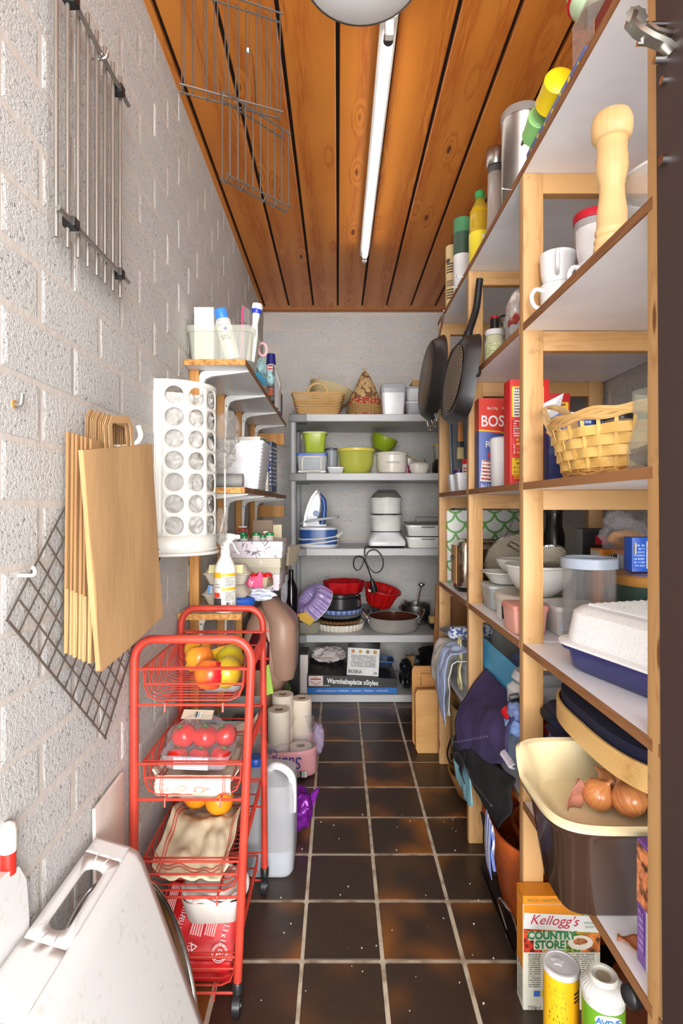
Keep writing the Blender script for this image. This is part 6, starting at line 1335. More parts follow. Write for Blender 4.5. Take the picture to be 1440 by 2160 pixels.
# ================================================================ fourth rack shelf
z = R4+.0008
t = th('toaster', 'chrome toaster seen between the two far posts on the fourth rack shelf', 'toaster', (.605, 2.345, z))
P('body', G().loft([rr(.20, .13, .03, .012, 5), rr(.215, .145, .04, .02, 5), rr(.215, .145, .04, .17, 5), rr(.19, .12, .03, .205, 5), rr(.15, .08, .02, .212, 5)]), metalm((206, 196, 180), .12), t); P('foot', G().loft([rr(.2, .13, .03, 0, 5), rr(.21, .14, .03, .0118, 5)]), BLACK, t)
for y in (-.025, .025): P('slot', G().box(-.07, .07, y-.009, y+.009, .2122, .2135), BLACK, t)
P('end_panel', G().box(-.112, -.1076, -.05, .05, .03, .19, .003), pm((196, 150, 96), .5), t); P('lever', G().box(-.124, -.112, -.012, .012, .13, .145, .003), BLACK, t)
s = Nt('green_scallop_print'); g = s.sep(s.co()); u = s.math('MULTIPLY', g[0], 1/.092); v = s.math('MULTIPLY', g[2], 1/.046); row = s.math('FLOOR', v)
def scal(k):
    rw = s.math('ADD', row, float(k)); uu = s.math('ADD', u, s.math('MULTIPLY', s.math('MODULO', s.math('ADD', rw, 40.0), 2.0), .5))
    fx = s.math('MULTIPLY', s.math('SUBTRACT', s.math('FRACT', uu), .5), .092); fy_ = s.math('MULTIPLY', s.math('SUBTRACT', s.math('SUBTRACT', v, rw), 1.0), .046)
    d = s.math('SQRT', s.math('ADD', s.math('MULTIPLY', fx, fx), s.math('MULTIPLY', fy_, fy_))); return s.math('MULTIPLY', s.math('LESS_THAN', s.math('ABSOLUTE', s.math('SUBTRACT', d, .0435)), .005), s.math('LESS_THAN', fy_, .0))
SCAL = s.fin(s.mix(s.math('MINIMUM', s.math('ADD', scal(0), scal(1)), 1.0), lin((226, 228, 222)), lin((104, 166, 84))), .5)
t = th('scallop_tray', 'white tray with green scallop pattern standing at the back of the fourth shelf', 'tray', (.735, 2.57, z), 0, None, R(-4))
P('tray', G().loft([[V((p.x, p.y*1.0, p.z)) for p in rr(.44, .016, .007, 0, 3)], rr(.45, .016, .007, .004, 3), rr(.45, .016, .007, .33, 3), rr(.44, .016, .007, .335, 3)]), SCAL, t)
t = th('wire_sieve', 'large wire mesh sieve lying on the dishes of the fourth rack shelf', 'sieve', (.675, 2.105, z+.152), 0, None, R(-62), R(0))
s = Nt('steel_mesh'); w1 = s.math('SINE', s.math('MULTIPLY', s.sep(s.co())[0], 1500)); w2 = s.math('SINE', s.math('MULTIPLY', s.sep(s.co())[1], 1500)); s.bump(s.math('MAXIMUM', w1, w2), .6, .001)
MESH = s.fin(s.mix(s.math('GREATER_THAN', s.math('MAXIMUM', w1, w2), .3), lin((120, 112, 98)), lin((196, 186, 166))), .45, .3)
P('mesh', G().lathe([(.0, -.085), (.04, -.08), (.08, -.055), (.105, -.015), (.11, 0), (.108, 0), (.102, -.015), (.077, -.052), (.0, -.081)], 48), MESH, t); P('rim', G().tube([(.1105*cos(a*pi/24), .1105*sin(a*pi/24), 0) for a in range(48)], .004, 6, True), CHROME, t); P('handle', G().tube([(-.05, -.1, 0), (-.02, -.19, .01), (.02, -.19, .01), (.05, -.1, 0)], .003, 6), CHROME, t)
t = th('small_sieve', 'small wire strainer with loop handle resting on the white bowl', 'sieve', (.655, 1.72, z+.205), R(20), None, R(-30), R(16)); P('mesh', G().lathe([(.0, -.045), (.03, -.04), (.05, -.015), (.055, 0), (.053, 0), (.0, -.042)], 32), MESH, t); P('rim', G().tube([(.055*cos(a*pi/16), .055*sin(a*pi/16), 0) for a in range(32)], .0035, 6, True), CHROME, t); P('handle', G().tube([(-.04, .04, 0), (-.13, .03, .01), (-.135, .01, .012), (-.05, .02, 0)], .003, 6), CHROME, t)
DISH = pm((228, 228, 222), .22)
t = th('stacked_dish', 'flat white oval dish stacked left of the big mixing bowl', 'dish', (.60, 1.935, z+.088)); P('dish', G().loft([rr(.12, .10, .04, 0, 6), rr(.16, .13, .055, .03, 6), rr(.185, .15, .06, .036, 6), rr(.185, .15, .06, .039, 6), rr(.15, .12, .05, .033, 6), rr(.11, .09, .04, .006, 6)]), DISH, t); P('foot_ring', G().loft([rr(.10, .08, .03, -.004, 6), rr(.11, .09, .03, -.0002, 6)]), DISH, t)
t = th('upper_dish', 'small white bowl nested on the flat oval dish', 'dish', (.62, 1.915, z+.129)); P('bowl', G().lathe([(.04, 0), (.06, .02), (.068, .04), (.064, .04), (.0, .008)], 32), DISH, t); P('rim', G().tube([(.066*cos(a*pi/16), .066*sin(a*pi/16), .041) for a in range(32)], .003, 6, True), DISH, t)
t = th('blue_grey_tub', 'low grey blue tub under the flat white dishes', 'container', (.60, 1.935, z)); P('tub', G().bin(.15, .13, .074, .165, .145, .02, .003), pm((176, 184, 184), .4), t); P('lid', G().loft([rr(.172, .15, .02, .0745), rr(.172, .15, .02, .083)]), pm((200, 204, 200), .4), t)
t = th('round_storage_tub', 'wide round white tub with beige lid under the mixing bowl', 'container', (.618, 1.735, z))
P('tub', G().lathe([(.108, 0), (.113, .005), (.117, .062), (.0, .062)], 48), pm((230, 229, 224), .35), t); P('lid', G().lathe([(.120, .0622), (.122, .068), (.122, .076), (.115, .082), (.10, .083), (.095, .080), (0, .080)], 48), pm((214, 206, 192), .4), t)
band('dark_label', t, .1158, .008, .056, pm((52, 48, 52), .4), R(196), R(212), 6, r2=.1172); band('small_label', t, .1146, .004, .016, printlines((230, 229, 224), (140, 140, 140), 2, .6, 2), R(218), R(236), 6, r2=.1152)
t = th('mixing_bowl_white', 'white enamel mixing bowl on the beige lidded tub', 'bowl', (.622, 1.70, z+.0845)); t.name = 'enamel_bowl'
P('bowl', G().lathe([(.045, 0), (.05, .002), (.075, .025), (.094, .06), (.099, .082), (.104, .085), (.104, .092), (.099, .092), (.088, .055), (.065, .018), (0, .010)], 48), DISH, t); P('foot', G().lathe([(.042, -.003), (.044, -.0002)], 30), DISH, t)
t = th('pink_box', 'salmon pink plastic box at the edge of the fourth rack shelf', 'box', (.530, 1.565, z), R(3)); P('box', G().bin(.085, .09, .066, .095, .10, .008, .002), pm((240, 174, 156), .4), t); P('lid', G().loft([rr(.10, .105, .01, .0665), rr(.10, .105, .01, .079), rr(.095, .10, .01, .081)]), pm((232, 156, 140), .4), t)
t = th('labelled_tub', 'white tub with pale blue labels right of the middle post', 'container', (.66, 1.545, z), R(0)); P('tub', G().bin(.12, .10, .07, .135, .115, .012, .002), clear((222, 222, 218), .8, .3, milky=1), t); P('lid', G().loft([rr(.14, .12, .014, .0705), rr(.14, .12, .014, .082)]), pm((222, 222, 218), .4), t)
for x in (-.042, .02): plate('label', t, .032, .026, (x, -.0538, .03), printlines((196, 206, 236), (226, 228, 240), 3, .6, 1), rx=R(-5))
t = th('big_glass_jar', 'tall clear cylinder jar with pale grey lid ring on the fourth rack shelf', 'jar', (.640, 1.405, z))
P('glass', G().lathe([(.060, 0), (.063, .004), (.063, .205), (.060, .205), (.060, .008), (0, .006)], 44), clear((240, 240, 240), .04, .05, name='big_jar_glass'), t); P('lid', G().lathe([(.0645, .1985), (.068, .20), (.068, .2235), (.065, .226), (.058, .226), (.056, .219), (0, .217)], 48), pm((164, 174, 190), .4), t)
t = th('green_tin', 'dark green round tin with gold lid and brass seal on the fourth rack shelf', 'tin', (.812, 1.400, z+.098)); t.name = 'round_tin'
P('tin', G().lathe([(.098, 0), (.1, .003), (.1, .06)], 44), pm((36, 62, 54), .35), t); P('lid', G().lathe([(.103, .0602), (.1045, .066), (.1045, .082), (.10, .086), (0, .088)], 48), pm((196, 142, 70), .3, .5), t)
P('seal', G().lathe([(.034, 0), (.034, .003), (.028, .004), (.0, .004)], 26), pm((176, 130, 92), .35, .5), t).matrix_local = Matrix.Rotation(R(-24), 4, 'Z') @ Matrix.Translation((0, -.099, .022)) @ Matrix.Rotation(R(90), 4, 'X')
one('tin_stand_box', G().box(-.09, .09, -.07, .07, 0, .097, .002), pm((150, 120, 86), .6), 'plain brown box carrying the dark green tin', 'box', (.815, 1.402, z))
ORG = pm((230, 140, 36), .45)
t = th('orange_box', 'orange food box with a bar code lying at the back right of the fourth shelf', 'box', (.845, 1.60, z+.155)); P('box', G().box(-.085, .115, 0, .06, 0, .075, .001), ORG, t); plate('barcode', t, .055, .05, (-.03, -.0008, .036), barcode(9)); P('end', G().box(-.0862, -.0852, .004, .056, .02, .07), pm((190, 186, 180), .5), t)
one('orange_box_support', G().box(-.09, .09, -.05, .05, 0, .1535, .002), pm((196, 128, 40), .5), 'tall orange brown box below the lying orange box', 'box', (.845, 1.632, z))
t = th('tall_orange_box', 'tall narrow orange box right behind the glass cylinder jar', 'box', (.712, 1.50, z)); P('box', G().box(0, .04, 0, .04, 0, .19, .001), ORG, t); plate('barcode', t, .018, .034, (.022, -.0008, .12), barcode(11)); plate('barcode', t, .018, .03, (.022, -.0008, .07), barcode(12))
t = th('blue_biscuit_box', 'bright blue biscuit box on the gold lidded tin', 'box', (.775, 1.40, z+.188), R(0)); P('box', G().box(-.028, .032, 0, .04, 0, .088, .001), pm((30, 90, 206), .4), t); plate('white_panel', t, .016, .07, (.016, -.0008, .044), printlines((214, 224, 240), (130, 150, 200), 9, .5, 1)); plate('print', t, .03, .06, (-.01, -.0008, .04), printlines((30, 90, 206), (170, 200, 240), 7, .5, 2)); plate('barcode', t, .008, .03, (-.021, -.001, .06), barcode(13))
COOK = pm((206, 150, 84), .7, var=.25, vs=40, bump=.6, bs=60)
t = th('cookie_bag', 'clear bag of round brown cookies resting on the orange box', 'bag', (.80, 1.53, z+.242), 0)
P('bag', G().blob((0, 0, .03), (.065, .035, .05), .3, 1.8, 41, ridge=True), FILM, t, smooth=3); P('twist', G().blob((-.02, 0, .075), (.035, .012, .022), .6, 2, 43, ridge=True), FILM, t, smooth=3); P('cookies', G().blob((0, 0, .022), (.05, .022, .026), .15, 3, 6), COOK, t, smooth=3)
t = th('cracker_bag', 'clear bag of round crackers on the gold lidded tin at the right', 'bag', (.860, 1.345, z+.1885), 0)
P('bag', G().blob((0, 0, .048), (.05, .035, .052), .28, 1.8, 47, ridge=True), FILM, t, smooth=3)
for k in range(5): P('cracker', G().lathe([(.0, -.004), (.024, -.004), (.026, 0), (.024, .004), (0, .004)], 18), COOK, t).matrix_local = Matrix.Translation((-.018+.009*k, -.004+.002*k, .032+.002*(k % 2))) @ Matrix.Rotation(R(76), 4, 'Y') @ Matrix.Rotation(R(10*k), 4, 'X')
t = th('black_food_box', 'black box with red print standing at the back right of the fourth shelf', 'box', (.80, 1.80, z)); P('box', G().box(0, .10, 0, .05, 0, .282, .001), pm((40, 38, 42), .4), t); plate('red_print', t, .04, .03, (.06, -.0008, .245), pm((196, 30, 50), .45)); P('grey_side', G().box(-.001, .0, .002, .048, 0, .28), pm((130, 134, 138), .4), t)
t = th('black_flask', 'tall black vacuum flask behind the third post on the fourth rack shelf', 'flask', (.775, 1.98, z)); P('flask', G().lathe([(.036, 0), (.038, .004), (.038, .25), (.03, .285), (.03, .33)], 30), pm((36, 33, 32), .2, .4), t); P('lid', G().lathe([(.032, .3305), (.032, .365), (.028, .37), (0, .37)], 28), BLACK, t)
# roasting dish
s = Nt('speckled_enamel'); n1 = s.noise(s.co(), 260, 3); SPK = s.fin(s.mix(s.ss(n1, .58, .68), lin((236, 237, 236)), lin((210, 213, 218))), .3)
t = th('roasting_dish', 'roaster with white speckled ribbed cover on a dark blue base, fourth rack shelf', 'roaster', (.676, 1.088, z), R(-73.3))
P('base', G().loft([rr(.36, .23, .05, 0, 7), rr(.385, .25, .055, .008, 7), rr(.40, .265, .06, .045, 7), rr(.425, .285, .065, .047, 7), rr(.425, .285, .065, .055, 7)]), pm((54, 56, 112), .35), t)
P('cover', G().loft([rr(.437, .297, .07, .0555, 7), rr(.437, .297, .07, .0605, 7), rr(.405, .268, .065, .064, 7), rr(.385, .248, .06, .125, 7), rr(.36, .222, .055, .136, 7), rr(.34, .20, .05, .138, 7)]), SPK, t)
for k in range(9): P('rib', G().cyl((-.155, -.080+.020*k, .138), (.155, -.080+.020*k, .138), .0046, n=8), SPK, t)

# ================================================================ fifth rack shelf
z = R5+.0008
def fabric(col, bs=600, var=.08): return pm(col, .9, 0, var, 9, .35, bs)
def drape(name, label, cat, mat, ya, yb, x_in, z_in, xe_, zt__, zlow, seed, fold=.012, nu=30, nv=26, out=.02, par=None, t=.003):
    """cloth lying on the shelf and hanging over its front edge; zlow(u) gives the hem"""
    def f(u, v):
        y = ya+(yb-ya)*u; zl = zlow(u); x_edge = xe_(u) if callable(xe_) else xe_; ztop = zt__(u) if callable(zt__) else zt__
        if v < .4: q = v/.4; x = x_in+(x_edge-x_in)*q; zz = z_in+(ztop-z_in)*q
        else:
            q = (v-.4)/.6; x = x_edge-out*sin(min(1, q*2.2)*pi/2)+.01*q; zz = ztop+(zl-ztop)*q-.0
            if q < .15: zz = ztop-(ztop-zl)*q*.6
        nz = NZ.noise(V((u*4+seed, v*3, seed))); n2 = NZ.noise(V((u*9, v*6+seed, seed)))
        return (x-fold*nz-fold*.4*n2, y+fold*.6*nz*v, zz+(fold*nz if v < .4 else fold*.3*n2))
    if par is None: return one(name, G().grid(f, nu, nv), mat, label, cat, smooth=3, sol=t)
    return P(name, G().grid(f, nu, nv), mat, par, smooth=3, sol=t)
# folded pile carrying the hanging pieces
def pile(name, label, cat, loc, w, d, h, mat, seed, rz=0):
    def f(u, v):
        a = 2*pi*u; q = 1/max(abs(cos(a))**6+abs(sin(a))**6, 1e-6)**(1/6); bl = 1-.10*abs(sin(v*pi*3))*.5
        k = 1 if v < .85 else 1-(v-.85)/.15*.96
        return (w/2*q*cos(a)*bl*k, d/2*q*sin(a)*bl*k, h*min(1, v/.85)+.008*NZ.noise(V((cos(a)*2+seed, sin(a)*2, v*3)))*(v > 0))
    return one(name, G().grid(f, 48, 18, True), mat, label, cat, loc, rz, smooth=3)
pile('folded_linen', 'folded white and blue towels in the far bay of the fifth rack shelf', 'linen', (.68, 2.32, z), .36, .40, .15, fabric((206, 208, 214)), 3)
pile('folded_cloth', 'folded pale blue cloth pile under the bright blue sheet', 'linen', (.675, 1.80, z), .34, .34, .11, fabric((186, 198, 226)), 5)
t = th('grey_plate', 'grey round dish lying on the white towels at the far post', 'dish', (.545, 2.44, z+.185)); t.scale = (.8, .8, .8); P('dish', G().lathe([(.06, 0), (.10, .02), (.12, .035), (.116, .037), (.06, .006), (0, .004)], 40), pm((132, 136, 142), .35), t); P('foot', G().lathe([(.05, -.004), (.055, -.0003)], 30), pm((132, 136, 142), .35), t)
drape('hanging_towel', 'white towel with blue stripe hanging over the shelf edge between the far posts', 'towel', fabric((226, 222, 214)), 2.52, 2.14, .60, z+.18, .462, z+.155, lambda u: .465+.03*sin(u*7)+.04*(1-u), 4, .022, out=.035)
drape('striped_cloth', 'pale blue cotton cloth hanging over the white towel', 'cloth', fabric((168, 184, 218)), 2.25, 2.10, .50, z+.21, .432, z+.195, lambda u: .49-.03*u, 8, .014, out=.03)
one('yellow_cloth', G().grid(lambda u, v: (.485+.012*NZ.noise(V((u*4, v*4, 2))), 2.215-.05*u, .575+.20*v), 8, 14), fabric((226, 216, 160)), 'narrow pale yellow cloth strip between the far posts', 'cloth', smooth=3, sol=.004)
s = Nt('blue_white_print'); n1 = s.noise(s.co(), 70, 3); PRB = s.fin(s.mix(s.ss(n1, .48, .54), lin((226, 228, 232)), lin((70, 100, 170))), .8)
one('rolled_print_cloth', G().cyl((.0, .0, 0), (.17, .03, .004), .026, .030, 20).blob((.0, 0, 0), (.03, .026, .026), .25, 3, 3), PRB, 'blue and white printed cloth roll at the far post under the fourth shelf', 'cloth', (.492, 2.31, .765), smooth=1.2)
one('cloth_pile_support', G().loft([rr(.30, .30, .04, 0, 4), rr(.31, .31, .05, .05, 4), rr(.29, .28, .05, .20, 4)]), fabric((196, 198, 190)), 'stacked pale linen below the printed cloth roll', 'linen', (.80, 2.37, z+.155), smooth=1.2)
def bl(u, v):
    y = 2.27+(1.60-2.27)*u; top = .800; low = .795-.02-.13*min(1, u/.55)*1 if u < .6 else .645+(.745-.645)*(u-.6)/.4
    zz = top+(low-top)*v; return (.556-.012*v+.0*u+.004*NZ.noise(V((u*3, v*3, 1))), y, zz)
one('blue_sheet', G().grid(bl, 30, 12), pm((84, 184, 236), .5), 'bright blue stiff sheet hanging in a point over the pale cloths', 'sheet', smooth=3, sol=.003)
one('blue_sheet_support', G().box(.60, .86, 1.70, 1.96, z+.14, .785, .02), fabric((120, 140, 190)), 'folded blue linen stacked behind the bright blue sheet', 'linen', smooth=1)
t = th('white_appliance', 'white rounded hand mixer with black and red grip lying on the cloths', 'appliance', (.585, 1.580, z+.192), R(4))
P('body', G().loft([rr(.16, .10, .04, -.01, 6), rr(.19, .12, .05, .01, 6), rr(.19, .12, .05, .05, 6), rr(.16, .09, .04, .066, 6)]), pm((226, 227, 230), .3), t); P('top_shell', G().loft([rr(.14, .08, .035, .0665, 6), rr(.17, .10, .045, .08, 6), rr(.15, .09, .04, .10, 6)]), pm((214, 216, 220), .3), t)
P('black_grip', G().tube(spline([(-.10, -.045, .02), (-.075, -.07, .02), (-.02, -.08, .005), (.06, -.085, -.01)], 5), .021, 12), BLACK, t); P('red_grip', G().tube(spline([(-.115, -.03, .0), (-.105, -.06, -.012), (-.06, -.085, -.022), (-.01, -.09, -.03)], 5), .018, 12), REDP, t); P('clip', G().tube([(-.105, -.04, .03), (-.11, -.05, .045), (-.09, -.055, .05)], .008, 8), DGREY, t)
pile('purple_pile', 'folded dark purple cloth under the aprons in the middle bay', 'linen', (.70, 1.548, z), .34, .145, .165, fabric((70, 62, 104)), 9).name = 'folded_apron'
DEN = fabric((70, 60, 108), 900, .14)
t = th('denim_apron', 'dark purple denim apron with stitched hem draped over the shelf edge', 'apron', (0, 0, 0))
drape('cloth', '', '', DEN, 2.00, 1.475, .54, z+.175, lambda u: .452+.028*u, lambda u: z+.055+.15*u, lambda u: .40+.02*sin(u*6)+.225*u, 12, .010, out=.032, par=t)
0 and P('pocket_band', G().strip([(.4305+.003*sin(k), 1.99-.05*k, z+.050+.014*k) for k in range(11)], (0.2, 0, 1), .026, .004), DEN, t)
g = G()
for k in range(16): g.box(.4155, .4165, 1.985-.03*k, 1.997-.03*k, .445+.014*k, .4465+.014*k)
P('stitches', g, pm((170, 160, 210), .8), t)['kind'] = 'stuff'
BLKF = fabric((30, 30, 34), 900, .15)
t = th('black_apron', 'black cotton apron hanging in folds below the purple one', 'apron', (0, 0, 0))
drape('cloth', '', '', BLKF, 1.96, 1.468, .466, z-.035, lambda u: .447+.024*u, lambda u: z-.06+.10*u, lambda u: .375+.05*max(0, .35-u)+.0*u+.15*max(0, u-.78)*3.6, 15, .014, out=.016, par=t)
drape('folded_flap', '', '', BLKF, 2.04, 1.88, .464, z-.045, .440, z-.075, lambda u: .37-.02*u, 18, .010, out=.016, par=t)
P('hem_seam', G().tube(spline([(.418, 1.98, .41), (.414, 1.9, .448), (.414, 1.8, .455), (.414, 1.7, .452), (.416, 1.6, .47), (.418, 1.5, .485)], 5), .003, 6), pm((66, 66, 70), .8), t)
P('corner_tail', G().grid(lambda u, v: (.432-.004*u, 1.66-.13*u*(1-v*.75)-.09*v, .38-.085*v+.006*sin(u*9)), 10, 12), BLKF, t, smooth=3, sol=.006)
drape('light_blue_cloth', 'light blue cloth corner hanging beside the black apron', 'cloth', fabric((150, 214, 232)), 2.13, 1.87, .466, .49, .452, .455, lambda u: .245+.012*cos(u*5)+.03*u, 23, .008, out=.006)
s = Nt('blue_stripe_ribbon'); g = s.sep(s.co('Generated')); STR = s.fin(s.mix(s.math('GREATER_THAN', s.math('SINE', s.math('MULTIPLY', g[1], 19)), .1), lin((226, 228, 236)), lin((98, 122, 196))), .85)
t = th('striped_ribbon', 'blue and white striped apron ribbon hanging in front of the clay dish', 'ribbon', (0, 0, 0))
P('ribbon', G().grid(lambda u, v: (.4205-.004*sin(v*3), 1.505+.055*u-.01*v+.01*sin(v*2), .43-.15*v+.012*u), 6, 16), STR, t, smooth=3, sol=.002); P('thin_end', G().tube(spline([(.424, 1.52, .42), (.428, 1.515, .38), (.424, 1.51, .34), (.43, 1.51, .30)], 5), .004, 6), STR, t)
one('ruffled_cloth', G().grid(lambda u, v: (.450-.01*sin(v*pi)+.003*sin(u*60), 1.405+.085*u, .640-.012*v+.002*sin(u*60)), 60, 4), fabric((214, 212, 224)), 'narrow white ruffled cloth edge under the purple apron', 'cloth', smooth=3, sol=.003)
t = th('blue_cloth_tie', 'small pale blue cloth end sticking out beside the middle post', 'cloth', (.478, 1.50, .70), R(10)); P('cloth', G().blob((0, 0, 0), (.02, .035, .022), .3, 1.6, 14), fabric((128, 160, 216)), t); P('edge', G().blob((.01, 0, .04), (.022, .03, .026), .3, 1.6, 16), fabric((120, 140, 190)), t)
# front bay: clothes, bentwood sieve, bins
s = Nt('camouflage_cotton'); n1 = s.noise(s.co(), 22, 3); n2 = s.noise(s.co(scale=(1, 1, 1), rnd=3), 30, 3); s.bump(s.noise(s.co(), 700, 1), .3, .001)
CAMO = s.fin(s.mix(s.ss(n2, .55, .58), s.mix(s.ss(n1, .48, .5), lin((70, 84, 130)), lin((120, 136, 176))), lin((36, 42, 70))), .9)
pile('camo_trousers', 'blue camouflage clothing folded behind the cream bin', 'clothing', (.72, 1.345, z), .40, .15, .20, CAMO, 31)
pile('navy_clothes', 'navy blue clothing piled on the camouflage clothing', 'clothing', (.72, 1.352, z+.207), .40, .13, .07, fabric((24, 26, 54)), 33)
one('red_garment', G().blob((0, 0, 0), (.10, .05, .024), .3, 1.6, 35), fabric((200, 20, 34)), 'red garment edge between the camouflage cloth and the wooden sieve', 'clothing', (.63, 1.285, z+.205), smooth=3)
one('black_garment', G().blob((0, 0, 0), (.05, .045, .03), .3, 1.6, 36), fabric((24, 24, 28)), 'black garment beside the middle post on the camouflage cloth', 'clothing', (.565, 1.385, z+.235), smooth=3)
BENT = wood((222, 182, 116), (196, 150, 86), 'y', 160, .45)
def sup(a, A, B, n): c, s_ = cos(a), sin(a); return (A*abs(c)**(2/n)*(1 if c >= 0 else -1), B*abs(s_)**(2/n)*(1 if s_ >= 0 else -1))
t = th('bentwood_tray', 'oval pale bentwood frame with navy lining on the folded clothes', 'frame', (.735, 1.148, .826))
rg = []
for k in range(96):
    x, y = sup(2*pi*k/96, .232, .265, 3.2); n_ = V((x, y, 0)).normalized(); rg.append([V((x, y, -.024)), V((x, y, .024)), V((x, y, .024))-n_*.006, V((x, y, -.024))-n_*.006])
P('band', G().loft(rg, loop=True), BENT, t, smooth=.9); P('lining', G().loft([[V((sup(2*pi*k/64, .222, .255, 3.2)[0], sup(2*pi*k/64, .222, .255, 3.2)[1], zz)) for k in range(64)] for zz in (-.012, .045)]), fabric((20, 22, 50)), t)
# bins
def bin_pts(A, B, zz, n=40, ex=4.5): return [V((*sup(2*pi*k/n, A, B, ex), zz)) for k in range(n)]
t = th('brown_bin', 'glossy dark brown plastic bin on the lowest rack shelf at the front', 'bin', (.543, 1.100, z))
BRN = pm((70, 50, 40), .16, coat=.3)
def bsh(A0, B0, A1, B1, dx0=0, dx1=0): pass
def sh(pts, dx, dy=0): return [p+V((dx, dy, 0)) for p in pts]
P('shell', G().loft([sh(bin_pts(.092, .072, 0), -.022), sh(bin_pts(.096, .076, .006), -.022), sh(bin_pts(.128, .112, .155), -.010), sh(bin_pts(.152, .135, .178), -.004), sh(bin_pts(.156, .139, .190), -.004), sh(bin_pts(.148, .131, .190), -.004), sh(bin_pts(.122, .106, .150), -.010), sh(bin_pts(.088, .069, .010), -.022)]), BRN, t)
t = th('cream_bin', 'cream plastic bin with onions nested in the brown bin', 'bin', (.539, 1.098, z+.1585))
CRB = pm((232, 216, 172), .3)
def rimz(p): q = max(0, min(1, (p.y-.05)/.055)); return .040+.042*q*q*(3-2*q)
def crm(A, B, zz, use=False):
    o = []
    for p in bin_pts(A, B, 0, 60): o.append(V((p.x, p.y, rimz(p)+zz if use else zz)))
    return o
P('shell', G().loft([crm(.104, .088, 0), crm(.108, .092, .003), crm(.130, .114, .026), crm(.150, .133, -.012, True), crm(.158, .141, -.008, True), crm(.160, .143, .0, True), crm(.153, .136, .006, True), crm(.143, .126, .002, True), crm(.118, .102, .012), crm(.10, .084, .008)]), CRB, t)
s = Nt('onion_skin'); g = s.sep(s.co()); an = s.math('ARCTAN2', g[1], g[0]); n1 = s.n('ShaderNodeTexNoise', {'Vector': s.n('ShaderNodeCombineXYZ', {0: s.math('MULTIPLY', an, 9), 1: s.math('MULTIPLY', g[2], 14), 2: s.n('ShaderNodeObjectInfo').outputs['Random']}).outputs[0], 'Scale': 1.6, 'Detail': 3}).outputs[0]
ON = s.fin(s.mix(s.ss(n1, .35, .65), lin((206, 138, 82)), lin((184, 112, 66))), .25)
def onion(label, loc, r, rx, ry, rz=0):
    t = th('onion', label, 'onion', loc, rz, 'onions in the cream bin', rx, ry)
    P('bulb', G().lathe([(.001, -r*.86), (r*.4, -r*.82), (r*.85, -r*.45), (r, 0), (r*.9, r*.45), (r*.55, r*.8), (r*.24, r*.98), (r*.12, r*1.1), (r*.10, r*1.28), (.001, r*1.26)], 26), ON, t, smooth=3); P('dry_tip', G().lathe([(r*.10, r*1.25), (r*.14, r*1.38), (r*.03, r*1.46)], 8, mod=lambda q: 1+.3*cos(3*q)), pm((176, 120, 76), .7), t, smooth=1)
zo = z+.1585+.012
for k, (x, y, dz, r, rx, ry) in enumerate(((.506, 1.075, .031, .031, R(20), R(30)), (.553, 1.045, .036, .033, R(-35), R(-20)), (.560, 1.115, .032, .032, R(-30), R(-50)), (.615, 1.050, .031, .031, R(30), R(60)), (.600, 1.095, .052, .026, R(70), R(10)))):
    onion(('leftmost round brown onion in the cream bin', 'front middle onion with dark sheen in the cream bin', 'onion with a dry pointed tip at the back of the cream bin', 'rightmost onion in the cream bin, against the front post', 'small onion lying on top of the others in the cream bin')[k], (x, y, zo+dz), r, rx, ry)
one('onion_peel', G().grid(lambda u, v: (.021*(u-.5)*2*(sin(pi*min(1, .25+v*.75))**.8)+.006*v*v, .010*cos((u-.5)*3)-.012*v, .062*v), 10, 12), pm((196, 132, 112), .4, var=.15, vs=40), 'pinkish loose onion peel standing at the left in the cream bin', 'onion peel', (.462, 1.075, zo+.001), R(20), sol=.0012, smooth=3)
one('fallen_peel', G().grid(lambda u, v: (.018*(u-.5)*2, .012*(v-.5)*2, .004+.006*sin(u*5+v*4)), 8, 6), pm((176, 104, 64), .6), 'curled brown onion peel lying on the lowest rack shelf', 'onion peel', (.508, .962, z+.002), R(-30), sol=.0012, smooth=3)
one('garlic_bulb', G().lathe([(.001, -.018), (.016, -.016), (.022, -.002), (.014, .014), (.005, .022), (.004, .03), (0, .03)], 30, mod=lambda q: 1+.07*cos(7*q)), pm((226, 216, 206), .5), 'white garlic bulb at the back right of the cream bin', 'garlic', (.645, 1.125, zo+.020), smooth=2)
t = th('purple_food_box', 'purple and white food box behind the front post on the lowest rack shelf', 'box', (.505, .876, z))
P('box', G().box(0, .06, 0, .055, 0, .205, .001), pm((132, 92, 178), .45), t); plate('food_picture', t, .053, .10, (-.0008, .0275, .15), pm((190, 120, 80), .5, var=.6, vs=70), R(-90)); plate('white_strip', t, .026, .10, (-.001, .013, .05), pm((226, 222, 228), .5), R(-90)); plate('print', t, .018, .07, (-.0009, .042, .055), printlines((132, 92, 178), (200, 180, 226), 6, .5, 1), R(-90)); P('front', G().box(.002, .058, -.0008, .0, .0, .12), pm((224, 220, 228), .5), t)
t = th('black_handle_tool', 'black rounded rubber handle poking out beside the front post near the floor', 'tool', (.520, .925, PZ(2092, .925)), R(14)); P('grip', G().cyl((-.036, 0, 0), (.05, 0, .004), .0185, .0165, 24).lathe([(.001, 0), (.01, .0)], 8), pm((34, 34, 37), .35), t); P('end', G().blob((-.036, 0, 0), (.010, .0185, .0185), .0, 1, 1, 3), pm((34, 34, 37), .35), t); P('stem', G().cyl((.05, 0, .004), (.16, .02, .004), .010), STEEL, t); P('upright', G().cyl((.16, .02, .0), (.16, .02, -.415), .010), STEEL, t)

